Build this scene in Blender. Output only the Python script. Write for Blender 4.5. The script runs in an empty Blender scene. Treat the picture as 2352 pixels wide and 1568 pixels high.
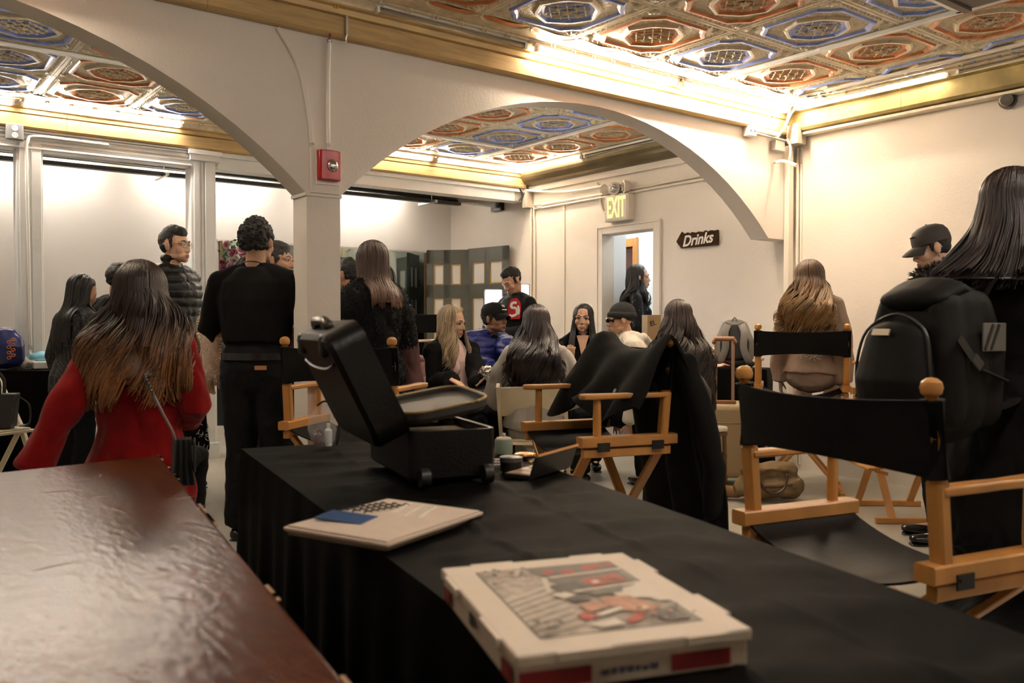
import bpy, bmesh, math, random
from mathutils import Vector, Matrix, Quaternion, noise as mnoise

# ------------------------------------------------------------------ camera, world, exposure
SC = bpy.context.scene
COL = SC.collection
PI = math.pi
FPX, CXP, CYP, CAMH = 2010.6, 1176.0, 784.0, 1.18
YAW, PITCH = math.radians(37.46), math.atan(39 / 2010.6)
VF = Vector((math.sin(YAW) * math.cos(PITCH), math.cos(YAW) * math.cos(PITCH), -math.sin(PITCH)))
VR = Vector((math.cos(YAW), -math.sin(YAW), 0))
VU = VR.cross(VF)
CAMP = Vector((0, 0, CAMH))
cam_data = bpy.data.cameras.new('camera')
cam_data.sensor_width = 36.0
cam_data.lens = FPX / 2352 * 36.0
cam_data.clip_start = 0.02
cam_data.dof.use_dof = True
cam_data.dof.focus_distance = 6.6
cam_data.dof.aperture_fstop = 4.5
cam = bpy.data.objects.new('camera', cam_data)
COL.objects.link(cam)
cam.matrix_world = Matrix.Translation(CAMP) @ Matrix((VR, VU, -VF)).transposed().to_4x4()
SC.camera = cam

world = bpy.data.worlds.new('world')
SC.world = world
world.use_nodes = True
world.node_tree.nodes['Background'].inputs[0].default_value = (0.9, 0.85, 0.8, 1)
world.node_tree.nodes['Background'].inputs[1].default_value = 0.0

SC.view_settings.view_transform = 'Standard'
SC.view_settings.look = 'None'
SC.view_settings.gamma = 1.0
SC.view_settings.use_curve_mapping = False
SC.view_settings.exposure = 2.2
SC.cycles.use_denoising = True
SC.cycles.max_bounces = 8
SC.cycles.diffuse_bounces = 4
SC.cycles.glossy_bounces = 4
SC.cycles.sample_clamp_indirect = 6.0
SC.cycles.caustics_reflective = False
SC.cycles.caustics_refractive = False

TUBE_WARM = (1.0, 0.85, 0.66)
TUBE_NEUTRAL = (1.0, 0.92, 0.80)
TUBE_COOL = (0.86, 0.95, 1.0)
TUBE_POWER = 42.0


def ray(px, py):
    return VF + VR * ((px - CXP) / FPX) - VU * ((py - CYP) / FPX)


def at(px, py, x=None, y=None, z=None, d=None):
    """a point of the room seen at a pixel of the photograph: on a plane x=, y=, z= or at depth d"""
    r = ray(px, py)
    if x is not None: t = x / r.x
    elif y is not None: t = y / r.y
    elif z is not None: t = (z - CAMH) / r.z
    else: t = d
    return CAMP + r * t


def spot(px, d, z=0.0):
    """the point at height z that stands d metres into the picture in column px"""
    p = CAMP + ray(px, 745) * d
    return Vector((p.x, p.y, z))


def cw(X, Z, z=0.0):
    """metres to the right of / in front of the photographer -> room coordinates"""
    return Vector((VR.x * X + math.sin(YAW) * Z, VR.y * X + math.cos(YAW) * Z, z))


def face(dx, dz):
    """turn (about z) that points local +Y along that direction"""
    v = cw(dx, dz)
    return math.atan2(-v.x, v.y)


# ------------------------------------------------------------------ materials
MATS = {}


def mat(name, color, rough=0.6, metal=0.0, var=0.0, vscale=8.0, bump=0.0, bscale=40.0, spec=0.5, emit=None, estr=0.0,
        coat=0.0, alpha=1.0, trans=0.0, sheen=0.0, stretch=None, color2=None, detail=3.0, island=0.0):
    if name in MATS: return MATS[name]
    m = bpy.data.materials.new(name)
    m.use_nodes = True
    nt = m.node_tree
    b = nt.nodes['Principled BSDF']
    L = nt.links.new
    c = (*color, 1)
    b.inputs['Base Color'].default_value = c
    b.inputs['Roughness'].default_value = rough
    b.inputs['Metallic'].default_value = metal
    b.inputs['Specular IOR Level'].default_value = spec
    if coat: b.inputs['Coat Weight'].default_value = coat; b.inputs['Coat Roughness'].default_value = 0.1
    if alpha < 1: b.inputs['Alpha'].default_value = alpha
    if trans: b.inputs['Transmission Weight'].default_value = trans
    if sheen: b.inputs['Sheen Weight'].default_value = sheen
    if emit is not None:
        b.inputs['Emission Color'].default_value = (*emit, 1)
        b.inputs['Emission Strength'].default_value = estr
    tc = None
    if var or bump:
        tc = nt.nodes.new('ShaderNodeTexCoord')
        src = tc.outputs['Object']
        if stretch:
            mp = nt.nodes.new('ShaderNodeMapping'); mp.inputs['Scale'].default_value = stretch
            L(src, mp.inputs['Vector']); src = mp.outputs['Vector']
    if var:
        n = nt.nodes.new('ShaderNodeTexNoise'); n.inputs['Scale'].default_value = vscale; n.inputs['Detail'].default_value = detail
        L(src, n.inputs['Vector'])
        r = nt.nodes.new('ShaderNodeValToRGB')
        r.color_ramp.elements[0].position = 0.3; r.color_ramp.elements[1].position = 0.7
        if color2 is None:
            r.color_ramp.elements[0].color = (*[k * (1 - var) for k in color], 1)
            r.color_ramp.elements[1].color = (*[min(1, k * (1 + var)) for k in color], 1)
        else:
            r.color_ramp.elements[0].color = c
            r.color_ramp.elements[1].color = (*color2, 1)
        L(n.outputs['Fac'], r.inputs['Fac'])
        L(r.outputs['Color'], b.inputs['Base Color'])
    if island:
        g = nt.nodes.new('ShaderNodeNewGeometry')
        r = nt.nodes.new('ShaderNodeValToRGB')
        r.color_ramp.elements[0].color = (*[k * (1 - island) for k in color], 1)
        r.color_ramp.elements[1].color = (*(color2 if color2 else [min(1, k * (1 + island)) for k in color]), 1)
        L(g.outputs['Random Per Island'], r.inputs['Fac'])
        L(r.outputs['Color'], b.inputs['Base Color'])
    if bump:
        n2 = nt.nodes.new('ShaderNodeTexNoise'); n2.inputs['Scale'].default_value = bscale; n2.inputs['Detail'].default_value = 4
        L(src, n2.inputs['Vector'])
        bp = nt.nodes.new('ShaderNodeBump'); bp.inputs['Strength'].default_value = bump; bp.inputs['Distance'].default_value = 0.01
        L(n2.outputs['Fac'], bp.inputs['Height'])
        L(bp.outputs['Normal'], b.inputs['Normal'])
    MATS[name] = m
    return m


# ------------------------------------------------------------------ mesh collecting
def frame_from(d, up=Vector((0, 0, 1))):
    d = Vector(d).normalized()
    up = Vector(up)
    if abs(d.dot(up)) > 0.98: up = Vector((0, 1, 0)) if abs(d.y) < 0.9 else Vector((1, 0, 0))
    x = d.cross(up).normalized()
    y = x.cross(d).normalized()
    return x, y, d      # side, up-ish, along


class MB:
    def __init__(s):
        s.v, s.f, s.m, s.cur, s.M = [], [], [], 0, None

    def mi(s, i): s.cur = i; return s

    def add(s, vs, fs):
        o = len(s.v)
        if s.M is not None: vs = [s.M @ Vector(p) for p in vs]
        s.v.extend([tuple(p) for p in vs])
        for f in fs:
            s.f.append(tuple(i + o for i in f)); s.m.append(s.cur)
        return s

    def box(s, c, size, rz=0.0, R=None):
        c = Vector(c); a, b, d = [k / 2 for k in size]
        M = R if R is not None else Matrix.Rotation(rz, 3, 'Z')
        vs = [c + M @ Vector((x * a, y * b, z * d)) for x in (-1, 1) for y in (-1, 1) for z in (-1, 1)]
        return s.add(vs, [(0, 1, 3, 2), (4, 6, 7, 5), (0, 4, 5, 1), (2, 3, 7, 6), (0, 2, 6, 4), (1, 5, 7, 3)])

    def bb(s, lo, hi):
        return s.box([(a + b) / 2 for a, b in zip(lo, hi)], [b - a for a, b in zip(lo, hi)])

    def bar(s, p0, p1, w, h, up=(0, 0, 1), bev=0.0):
        """rectangular bar, w across and h along 'up', with chamfered corners"""
        p0, p1 = Vector(p0), Vector(p1)
        x, y, d = frame_from(p1 - p0, up)
        a, b = w / 2, h / 2
        c = bev
        pr = [(-a + c, -b), (a - c, -b), (a, -b + c), (a, b - c), (a - c, b), (-a + c, b), (-a, b - c), (-a, -b + c)] if c else [(-a, -b), (a, -b), (a, b), (-a, b)]
        n = len(pr)
        vs = [p + x * q[0] + y * q[1] for p in (p0, p1) for q in pr]
        fs = [(i, (i + 1) % n, n + (i + 1) % n, n + i) for i in range(n)] + [tuple(range(n))[::-1], tuple(range(n, 2 * n))]
        return s.add(vs, fs)

    def tube(s, pts, r, n=10, cap=True, closed=False, up=(0, 0, 1)):
        pts = [Vector(p) for p in pts]
        k = len(pts)
        rs = r if isinstance(r, list) else [r] * k
        vs = []
        prevx = None
        for i, p in enumerate(pts):
            if closed: d = pts[(i + 1) % k] - pts[i - 1]
            else: d = pts[min(i + 1, k - 1)] - pts[max(i - 1, 0)]
            if d.length < 1e-9: d = Vector((0, 0, 1))
            if prevx is None:
                x, y, d = frame_from(d, up)
            else:
                d = d.normalized(); x = prevx - d * prevx.dot(d)
                if x.length < 1e-6: x, y, d = frame_from(d, up)
                x.normalize(); y = d.cross(x)
            prevx = x
            rr = rs[i]
            ra, rb = rr if isinstance(rr, (list, tuple)) else (rr, rr)
            for j in range(n):
                a = 2 * PI * j / n
                vs.append(p + x * math.cos(a) * ra + y * math.sin(a) * rb)
        fs = []
        for i in range(k if closed else k - 1):
            i2 = (i + 1) % k
            for j in range(n):
                fs.append((i * n + j, i * n + (j + 1) % n, i2 * n + (j + 1) % n, i2 * n + j))
        if cap and not closed:
            fs.append(tuple(range(n))[::-1]); fs.append(tuple(range((k - 1) * n, k * n)))
        return s.add(vs, fs)

    def limb(s, pts, rs, n=14, end=1.0):
        """tube with rounded ends"""
        pts = [Vector(p) for p in pts]
        rs = [tuple(r) if isinstance(r, (list, tuple)) else (r, r) for r in rs]
        d0 = (pts[0] - pts[1]).normalized(); d1 = (pts[-1] - pts[-2]).normalized()
        P, Q = [], []
        for t in (1.0, 0.85, 0.5):
            P.append(pts[0] + d0 * min(rs[0]) * t); q = max(0.05, math.sqrt(max(0, 1 - t * t))); Q.append((rs[0][0] * q, rs[0][1] * q))
        P += pts; Q += rs
        for t in (0.5, 0.85, 1.0):
            P.append(pts[-1] + d1 * min(rs[-1]) * t * end); q = max(0.05, math.sqrt(max(0, 1 - t * t))); Q.append((rs[-1][0] * q, rs[-1][1] * q))
        return s.tube(P, Q, n)

    def ell(s, c, r, n=14, k=9, R=None):
        c = Vector(c)
        if not isinstance(r, (list, tuple)): r = (r, r, r)
        vs = []
        for i in range(1, k):
            t = PI * i / k
            for j in range(n):
                a = 2 * PI * j / n
                q = Vector((r[0] * math.sin(t) * math.cos(a), r[1] * math.sin(t) * math.sin(a), r[2] * math.cos(t)))
                vs.append(c + (R @ q if R is not None else q))
        for zz in (r[2], -r[2]):
            q = Vector((0, 0, zz)); vs.append(c + (R @ q if R is not None else q))
        T, B = len(vs) - 2, len(vs) - 1
        fs = []
        for i in range(k - 2):
            for j in range(n):
                fs.append((i * n + j, (i + 1) * n + j, (i + 1) * n + (j + 1) % n, i * n + (j + 1) % n))
        for j in range(n):
            fs.append((T, j, (j + 1) % n)); fs.append((B, (k - 2) * n + (j + 1) % n, (k - 2) * n + j))
        return s.add(vs, fs)

    def lathe(s, prof, c=(0, 0, 0), n=20, R=None, cap=True):
        """prof: (radius, height) from bottom to top, about local z"""
        c = Vector(c); vs = []
        for r, z in prof:
            for j in range(n):
                a = 2 * PI * j / n
                q = Vector((r * math.cos(a), r * math.sin(a), z)); vs.append(c + (R @ q if R is not None else q))
        fs = [(i * n + j, i * n + (j + 1) % n, (i + 1) * n + (j + 1) % n, (i + 1) * n + j) for i in range(len(prof) - 1) for j in range(n)]
        if cap: fs.append(tuple(range(n))[::-1]); fs.append(tuple(range((len(prof) - 1) * n, len(prof) * n)))
        return s.add(vs, fs)

    def prism(s, poly, o, ux, uy, t):
        """flat polygon (2D) placed by origin and axes, thickened by vector t"""
        o, ux, uy, t = Vector(o), Vector(ux), Vector(uy), Vector(t)
        n = len(poly)
        a = [o + ux * p[0] + uy * p[1] for p in poly]
        vs = a + [p + t for p in a]
        fs = [tuple(range(n))[::-1], tuple(range(n, 2 * n))] + [(i, (i + 1) % n, n + (i + 1) % n, n + i) for i in range(n)]
        return s.add(vs, fs)

    def sheet(s, grid, t=0.0):
        """grid of points [rows][cols]; t>0 gives it thickness along vertex normals"""
        R_, C_ = len(grid), len(grid[0])
        g = [[Vector(p) for p in row] for row in grid]
        vs = [p for row in g for p in row]
        fs = [(i * C_ + j, i * C_ + j + 1, (i + 1) * C_ + j + 1, (i + 1) * C_ + j) for i in range(R_ - 1) for j in range(C_ - 1)]
        if t:
            ns = []
            for i in range(R_):
                for j in range(C_):
                    a = g[min(i + 1, R_ - 1)][j] - g[max(i - 1, 0)][j]
                    b = g[i][min(j + 1, C_ - 1)] - g[i][max(j - 1, 0)]
                    nn = a.cross(b); nn = nn.normalized() if nn.length > 1e-12 else Vector((0, 0, 1))
                    ns.append(nn)
            N = len(vs)
            vs = vs + [p + q * t for p, q in zip(vs, ns)]
            fs2 = [tuple(N + k for k in f)[::-1] for f in fs]
            ed = []
            for j in range(C_ - 1):
                ed.append((j, j + 1)); ed.append(((R_ - 1) * C_ + j + 1, (R_ - 1) * C_ + j))
            for i in range(R_ - 1):
                ed.append(((i + 1) * C_, i * C_)); ed.append((i * C_ + C_ - 1, (i + 1) * C_ + C_ - 1))
            fs = [f for f in fs] + fs2 + [(b, a, N + a, N + b) for a, b in ed]
        return s.add(vs, fs)

    def mesh(s, name, mats):
        me = bpy.data.meshes.new(name)
        me.from_pydata(s.v, [], s.f)
        for m in (mats if isinstance(mats, (list, tuple)) else [mats]): me.materials.append(m)
        me.polygons.foreach_set('material_index', s.m)
        bm = bmesh.new(); bm.from_mesh(me)
        bmesh.ops.recalc_face_normals(bm, faces=bm.faces)
        bm.to_mesh(me); bm.free()
        return me

    def build(s, name, mats, parent=None, smooth=True, bevel=0.0, angle=35, loc=None, seg=2):
        me = s.mesh(name, mats)
        o = bpy.data.objects.new(name, me)
        COL.objects.link(o)
        if parent is not None: o.parent = parent
        if loc is not None: o.location = loc
        if bevel:
            md = o.modifiers.new('bevel', 'BEVEL'); md.width = bevel; md.segments = seg; md.limit_method = 'ANGLE'; md.angle_limit = math.radians(40)
        if smooth:
            me.polygons.foreach_set('use_smooth', [True] * len(me.polygons))
            me.set_sharp_from_angle(angle=math.radians(angle))
        return o


def tag(o, label=None, cat=None, group=None, kind=None):
    if label: o['label'] = label
    if cat: o['category'] = cat
    if group: o['group'] = group
    if kind: o['kind'] = kind
    return o


def thing(name, label, cat, loc=(0, 0, 0), rz=0.0, group=None):
    o = bpy.data.objects.new(name, None)
    COL.objects.link(o)
    o.empty_display_size = 0.1
    o.location = loc; o.rotation_euler = (0, 0, rz)
    return tag(o, label, cat, group)


def struct(o): o['kind'] = 'structure'; return o


def copy_tree(o, parent=None):
    c = o.copy(); COL.objects.link(c)
    if parent is not None: c.parent = parent
    for ch in list(o.children): copy_tree(ch, c)
    return c


def retag_tree(root, fn):
    for ch in root.children:
        fn(ch); retag_tree(ch, fn)


def remeshed(mb, voxel, smooth=2, keep=None):
    """fuse overlapping closed shapes into one continuous skin"""
    me = mb.mesh('skin_source', [])
    o = bpy.data.objects.new('skin_source', me)
    COL.objects.link(o)
    md = o.modifiers.new('r', 'REMESH'); md.mode = 'VOXEL'; md.voxel_size = voxel; md.adaptivity = 0.0
    if smooth:
        ms = o.modifiers.new('s', 'SMOOTH'); ms.factor = 0.5; ms.iterations = smooth
    dg = bpy.context.evaluated_depsgraph_get()
    out = bpy.data.meshes.new_from_object(o.evaluated_get(dg))
    bpy.data.objects.remove(o); bpy.data.meshes.remove(me)
    return out


def organic(name, mb, voxel, mats, parent=None, smooth=2, disp=None, region=None):
    me = remeshed(mb, voxel, smooth)
    me.name = name
    if disp:
        nv = [v.normal.copy() for v in me.vertices]
        for v, n_ in zip(me.vertices, nv): v.co = v.co + n_ * disp(v.co, n_)
    for m in (mats if isinstance(mats, (list, tuple)) else [mats]): me.materials.append(m)
    if region:
        for p in me.polygons: p.material_index = region(p.center)
    me.polygons.foreach_set('use_smooth', [True] * len(me.polygons))
    o = bpy.data.objects.new(name, me)
    COL.objects.link(o)
    if parent is not None: o.parent = parent
    return o


def catmull(pts, n=6):
    pts = [Vector(p) for p in pts]
    out = []
    for i in range(len(pts) - 1):
        a, b, c, d = pts[max(i - 1, 0)], pts[i], pts[i + 1], pts[min(i + 2, len(pts) - 1)]
        for k in range(n):
            t = k / n
            out.append(0.5 * ((2 * b) + (c - a) * t + (2 * a - 5 * b + 4 * c - d) * t * t + (3 * b - a - 3 * c + d) * t ** 3))
    out.append(pts[-1])
    return out


def text_mesh(body, size, depth, mats, name, parent, M, font_shear=0.0, align='CENTER', xs=1.0, bold=0.0):
    cu = bpy.data.curves.new('t', 'FONT')
    cu.body = body; cu.size = size; cu.extrude = depth; cu.align_x = align; cu.align_y = 'CENTER'; cu.shear = font_shear; cu.offset = bold
    o = bpy.data.objects.new('t', cu); COL.objects.link(o)
    dg = bpy.context.evaluated_depsgraph_get()
    me = bpy.data.meshes.new_from_object(o.evaluated_get(dg))
    bpy.data.objects.remove(o); bpy.data.curves.remove(cu)
    me.transform(M @ Matrix.Diagonal((xs, 1, 1, 1)))
    me.name = name
    me.materials.clear()
    me.materials.append(mats)
    t = bpy.data.objects.new(name, me); COL.objects.link(t)
    if parent is not None: t.parent = parent
    return t


def axes(o, ux, uy):
    ux, uy = Vector(ux).normalized(), Vector(uy).normalized()
    uz = ux.cross(uy)
    return Matrix.Translation(o) @ Matrix((ux, uy, uz)).transposed().to_4x4()

# ------------------------------------------------------------------ the room
RW, AW, AWB, B2, BW = 6.157, 4.29, 4.46, 7.73, 9.31     # right wall x; arch wall front/back y; second beam y; back wall y
CEIL = 2.92
LW, FW = -3.2, -3.0

m_wall = mat('painted_plaster', (0.74, 0.68, 0.61), 0.62, var=0.03, vscale=2.0, bump=0.12, bscale=55)
m_wallw = mat('white_painted_board', (0.82, 0.80, 0.77), 0.6, var=0.02, vscale=2.0, bump=0.05, bscale=60)
m_post = mat('glossy_white_wood_paint', (0.80, 0.81, 0.80), 0.35, var=0.03, vscale=6, bump=0.15, bscale=30)
m_gold = mat('gold_painted_tin', (0.46, 0.32, 0.14), 0.42, metal=0.25, var=0.16, vscale=5.0, stretch=(1, 1, 8))
m_olive = mat('streaked_gold_paint', (0.36, 0.28, 0.11), 0.5, metal=0.25, var=0.35, vscale=4.5, bump=0.2, bscale=25)
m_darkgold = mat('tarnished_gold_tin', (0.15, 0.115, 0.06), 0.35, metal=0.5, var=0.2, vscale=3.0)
m_floor = mat('pale_vinyl_floor', (0.36, 0.335, 0.28), 0.35, var=0.08, vscale=1.5, bump=0.03, bscale=20)
m_hall = mat('hall_white_paint', (0.82, 0.84, 0.86), 0.6)
m_conduit = mat('cream_painted_conduit', (0.74, 0.68, 0.58), 0.45)
m_steel = mat('galvanised_steel', (0.62, 0.62, 0.60), 0.3, metal=0.9, var=0.1, vscale=30)
m_black = mat('black_metal', (0.012, 0.011, 0.01), 0.4)
m_white = mat('white_enamel', (0.82, 0.81, 0.78), 0.35)
m_bl = mat('blue_ceiling_paint', (0.27, 0.36, 0.80), 0.4, metal=0.15, var=0.2, vscale=14)
m_rd = mat('rust_red_ceiling_paint', (0.62, 0.22, 0.075), 0.4, metal=0.0, var=0.25, vscale=14)
m_tin = mat('gilded_pressed_tin', (0.68, 0.58, 0.41), 0.36, metal=0.0, var=0.15, vscale=20)
m_tinl = mat('pale_gilded_tin', (0.80, 0.72, 0.56), 0.34, metal=0.0, var=0.12, vscale=20)
m_stip = mat('stippled_gilded_tin', (0.56, 0.47, 0.32), 0.42, metal=0.0, var=0.3, vscale=60, bump=0.9, bscale=90)

b = MB(); b.bb((LW - .1, FW - .1, -.1), (9.0, 10.0, 0)); struct(b.build('floor', m_floor, smooth=False))
# right wall with the doorway
DY0, DY1, DZ = 5.80, 6.515, 2.10
b = MB()
b.bb((RW, FW, 0), (RW + .14, DY0, 3.1)); b.bb((RW, DY1, 0), (RW + .14, BW + .2, 3.1)); b.bb((RW, DY0, DZ), (RW + .14, DY1, 3.1))
struct(b.build('wall_right', m_wall, smooth=False))
b = MB(); b.bb((LW, BW, 0), (RW, BW + .12, 3.1)); struct(b.build('wall_back', m_wallw, smooth=False))
b = MB(); b.bb((LW - .12, FW, 0), (LW, BW + .12, 3.1)); struct(b.build('wall_left', m_wallw, smooth=False))
b = MB(); b.bb((LW - .12, FW - .12, 0), (RW + .14, FW, 3.1)); struct(b.build('wall_front', m_wallw, smooth=False))

# ---- arched wall (two arches on one slim column)
SPR = 1.865


def arc_pts(x0, x1, rise, n=26):
    hs = (x1 - x0) / 2; Rr = (hs * hs + rise * rise) / (2 * rise); cz = SPR + rise - Rr; cx = (x0 + x1) / 2
    a0 = math.asin(hs / Rr)
    return [(cx + Rr * math.sin(-a0 + 2 * a0 * k / n), cz + Rr * math.cos(-a0 + 2 * a0 * k / n)) for k in range(n + 1)]


ARCH2 = arc_pts(2.128, 5.852, 0.76)
ARCH1 = arc_pts(-1.80, 1.936, 0.76)
TOPZ = 2.86
b = MB()
outline = []


def arch_strip(pts):
    n = len(pts)
    for y, flip in ((AW, False), (AWB, True)):
        vs = [(x, y, z) for x, z in pts] + [(x, y, TOPZ) for x, z in pts]
        b.add(vs, [(i, i + 1, n + i + 1, n + i) for i in range(n - 1)])
    vs = [(x, AW, z) for x, z in pts] + [(x, AWB, z) for x, z in pts]
    b.add(vs, [(i, n + i, n + i + 1, i + 1) for i in range(n - 1)])


arch_strip(ARCH2); arch_strip(ARCH1)
b.bb((1.936, AW, 0.0), (2.128, AWB, TOPZ)); b.bb((5.852, AW, SPR), (RW, AWB, TOPZ)); b.bb((LW, AW, 0), (-1.80, AWB, TOPZ))
# boxed-out pad and cap crack around the column head
b.bb((1.955, AW - .018, SPR + .005), (2.118, AW, SPR + .24))
b.bb((1.925, AW - .01, SPR - .012), (2.136, AWB + .005, SPR + .004))
# shallow pilaster shaft running up the wall
b.tube(catmull([(1.965, AW - .004, SPR + .25), (1.955, AW - .006, 2.25), (1.90, AW - .006, 2.50), (1.78, AW - .004, 2.69)], 6), [(.014, .012)] * 19, 8)
b.bb((5.93, AW - .035, 0), (5.99, AW, 1.86)) if False else None
wa = struct(b.build('wall_arches', m_wall, smooth=False))

# ---- gilded beam casings
def beam(yf, x0, x1, name, m, side=-1):
    bb = MB()
    s = side
    prof = [(0, 2.695), (.045, 2.695), (.055, 2.71), (.055, 2.80), (.048, 2.806), (.062, 2.812), (.068, 2.84), (.085, 2.848), (.085, 2.858), (0, 2.858)]
    pl = [(yf + s * p, z) for p, z in prof]
    n = len(pl)
    cuts = [x0 + (x1 - x0) * k / 4 for k in range(5)]
    for k in range(4):
        a, c = cuts[k] + .001, cuts[k + 1] - .001
        bb.add([(x, y, z) for x in (a, c) for y, z in pl], [(i, (i + 1) % n, n + (i + 1) % n, n + i) for i in range(n)] + [tuple(range(n)), tuple(range(n, 2 * n))])
    return struct(bb.build(name, m, smooth=False))


beam(AW, LW, 6.02, 'trim_1', m_gold)
beam(AWB, LW, 6.02, 'trim_2', m_gold, 1)
beam(B2, LW, 6.08, 'trim_3', m_gold)
beam(B2 + .2, LW, 6.15, 'trim_4', m_gold, 1)
b = MB(); b.bb((LW, B2, 2.66), (RW, B2 + .2, 3.0)); struct(b.build('trim_5', m_post, smooth=False))
# crown along the right wall (near bay) and the dark cove beyond the arch
b = MB()
pr = [(RW, 2.70), (6.05, 2.715), (6.035, 2.735), (6.03, 2.85), (6.0, 2.862), (RW, 2.862)]
for a, c in ((FW, 1.2), (1.203, 3.3), (3.303, 4.24)):
    b.add([(x, y, z) for y in (a, c) for x, z in pr], [(i, (i + 1) % 6, 6 + (i + 1) % 6, 6 + i) for i in range(6)] + [tuple(range(6)), tuple(range(6, 12))])
struct(b.build('trim_6', m_olive, smooth=False))
b = MB(); b.bb((6.06, FW, 2.685), (RW, 4.28, 2.703)); struct(b.build('trim_7', m_tinl, smooth=False))
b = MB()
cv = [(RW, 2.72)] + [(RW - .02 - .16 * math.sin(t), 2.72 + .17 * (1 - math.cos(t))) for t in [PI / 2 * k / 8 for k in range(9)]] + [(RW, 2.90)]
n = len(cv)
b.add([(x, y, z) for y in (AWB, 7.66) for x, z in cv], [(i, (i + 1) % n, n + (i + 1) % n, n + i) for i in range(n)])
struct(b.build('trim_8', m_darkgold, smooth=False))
b = MB(); b.bb((RW - .035, AWB, 2.655), (RW, 7.7, 2.69)); b.bb((RW - .022, AWB, 2.69), (RW, 7.7, 2.725)); b.bb((RW - .045, AWB, 2.60), (RW, 7.7, 2.612)) if False else None
struct(b.build('trim_9', m_wall, smooth=False))

# ---- pressed tin ceiling
TS = 0.6755


def oct_ring(h, cut, z):
    """square with clipped, slightly hollow corners: 24 points"""
    q = []
    for k in range(4):
        a = k * PI / 2
        base = [(h, -h + cut), (h, 0), (h, h - cut), (h - cut * .42, h - cut * .62), (h - cut * .55, h - cut * .55), (h - cut * .62, h - cut * .42)]
        for x, y in base: q.append((x * math.cos(a) - y * math.sin(a), x * math.sin(a) + y * math.cos(a), z))
    return q


def ray_square(h, z):
    q = []
    for x, y, _ in oct_ring(.4, .14, 0):
        m_ = max(abs(x), abs(y)); q.append((x / m_ * h, y / m_ * h, z))
    return q


def lobe_ring(r0, amp, z, src):
    q = []
    for x, y, _ in src:
        t = math.atan2(y, x); r = r0 + amp * abs(math.cos(2 * t)) ** 0.6 + amp * .5 * math.cos(8 * t)
        q.append((r * math.cos(t), r * math.sin(t), z))
    return q


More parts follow.
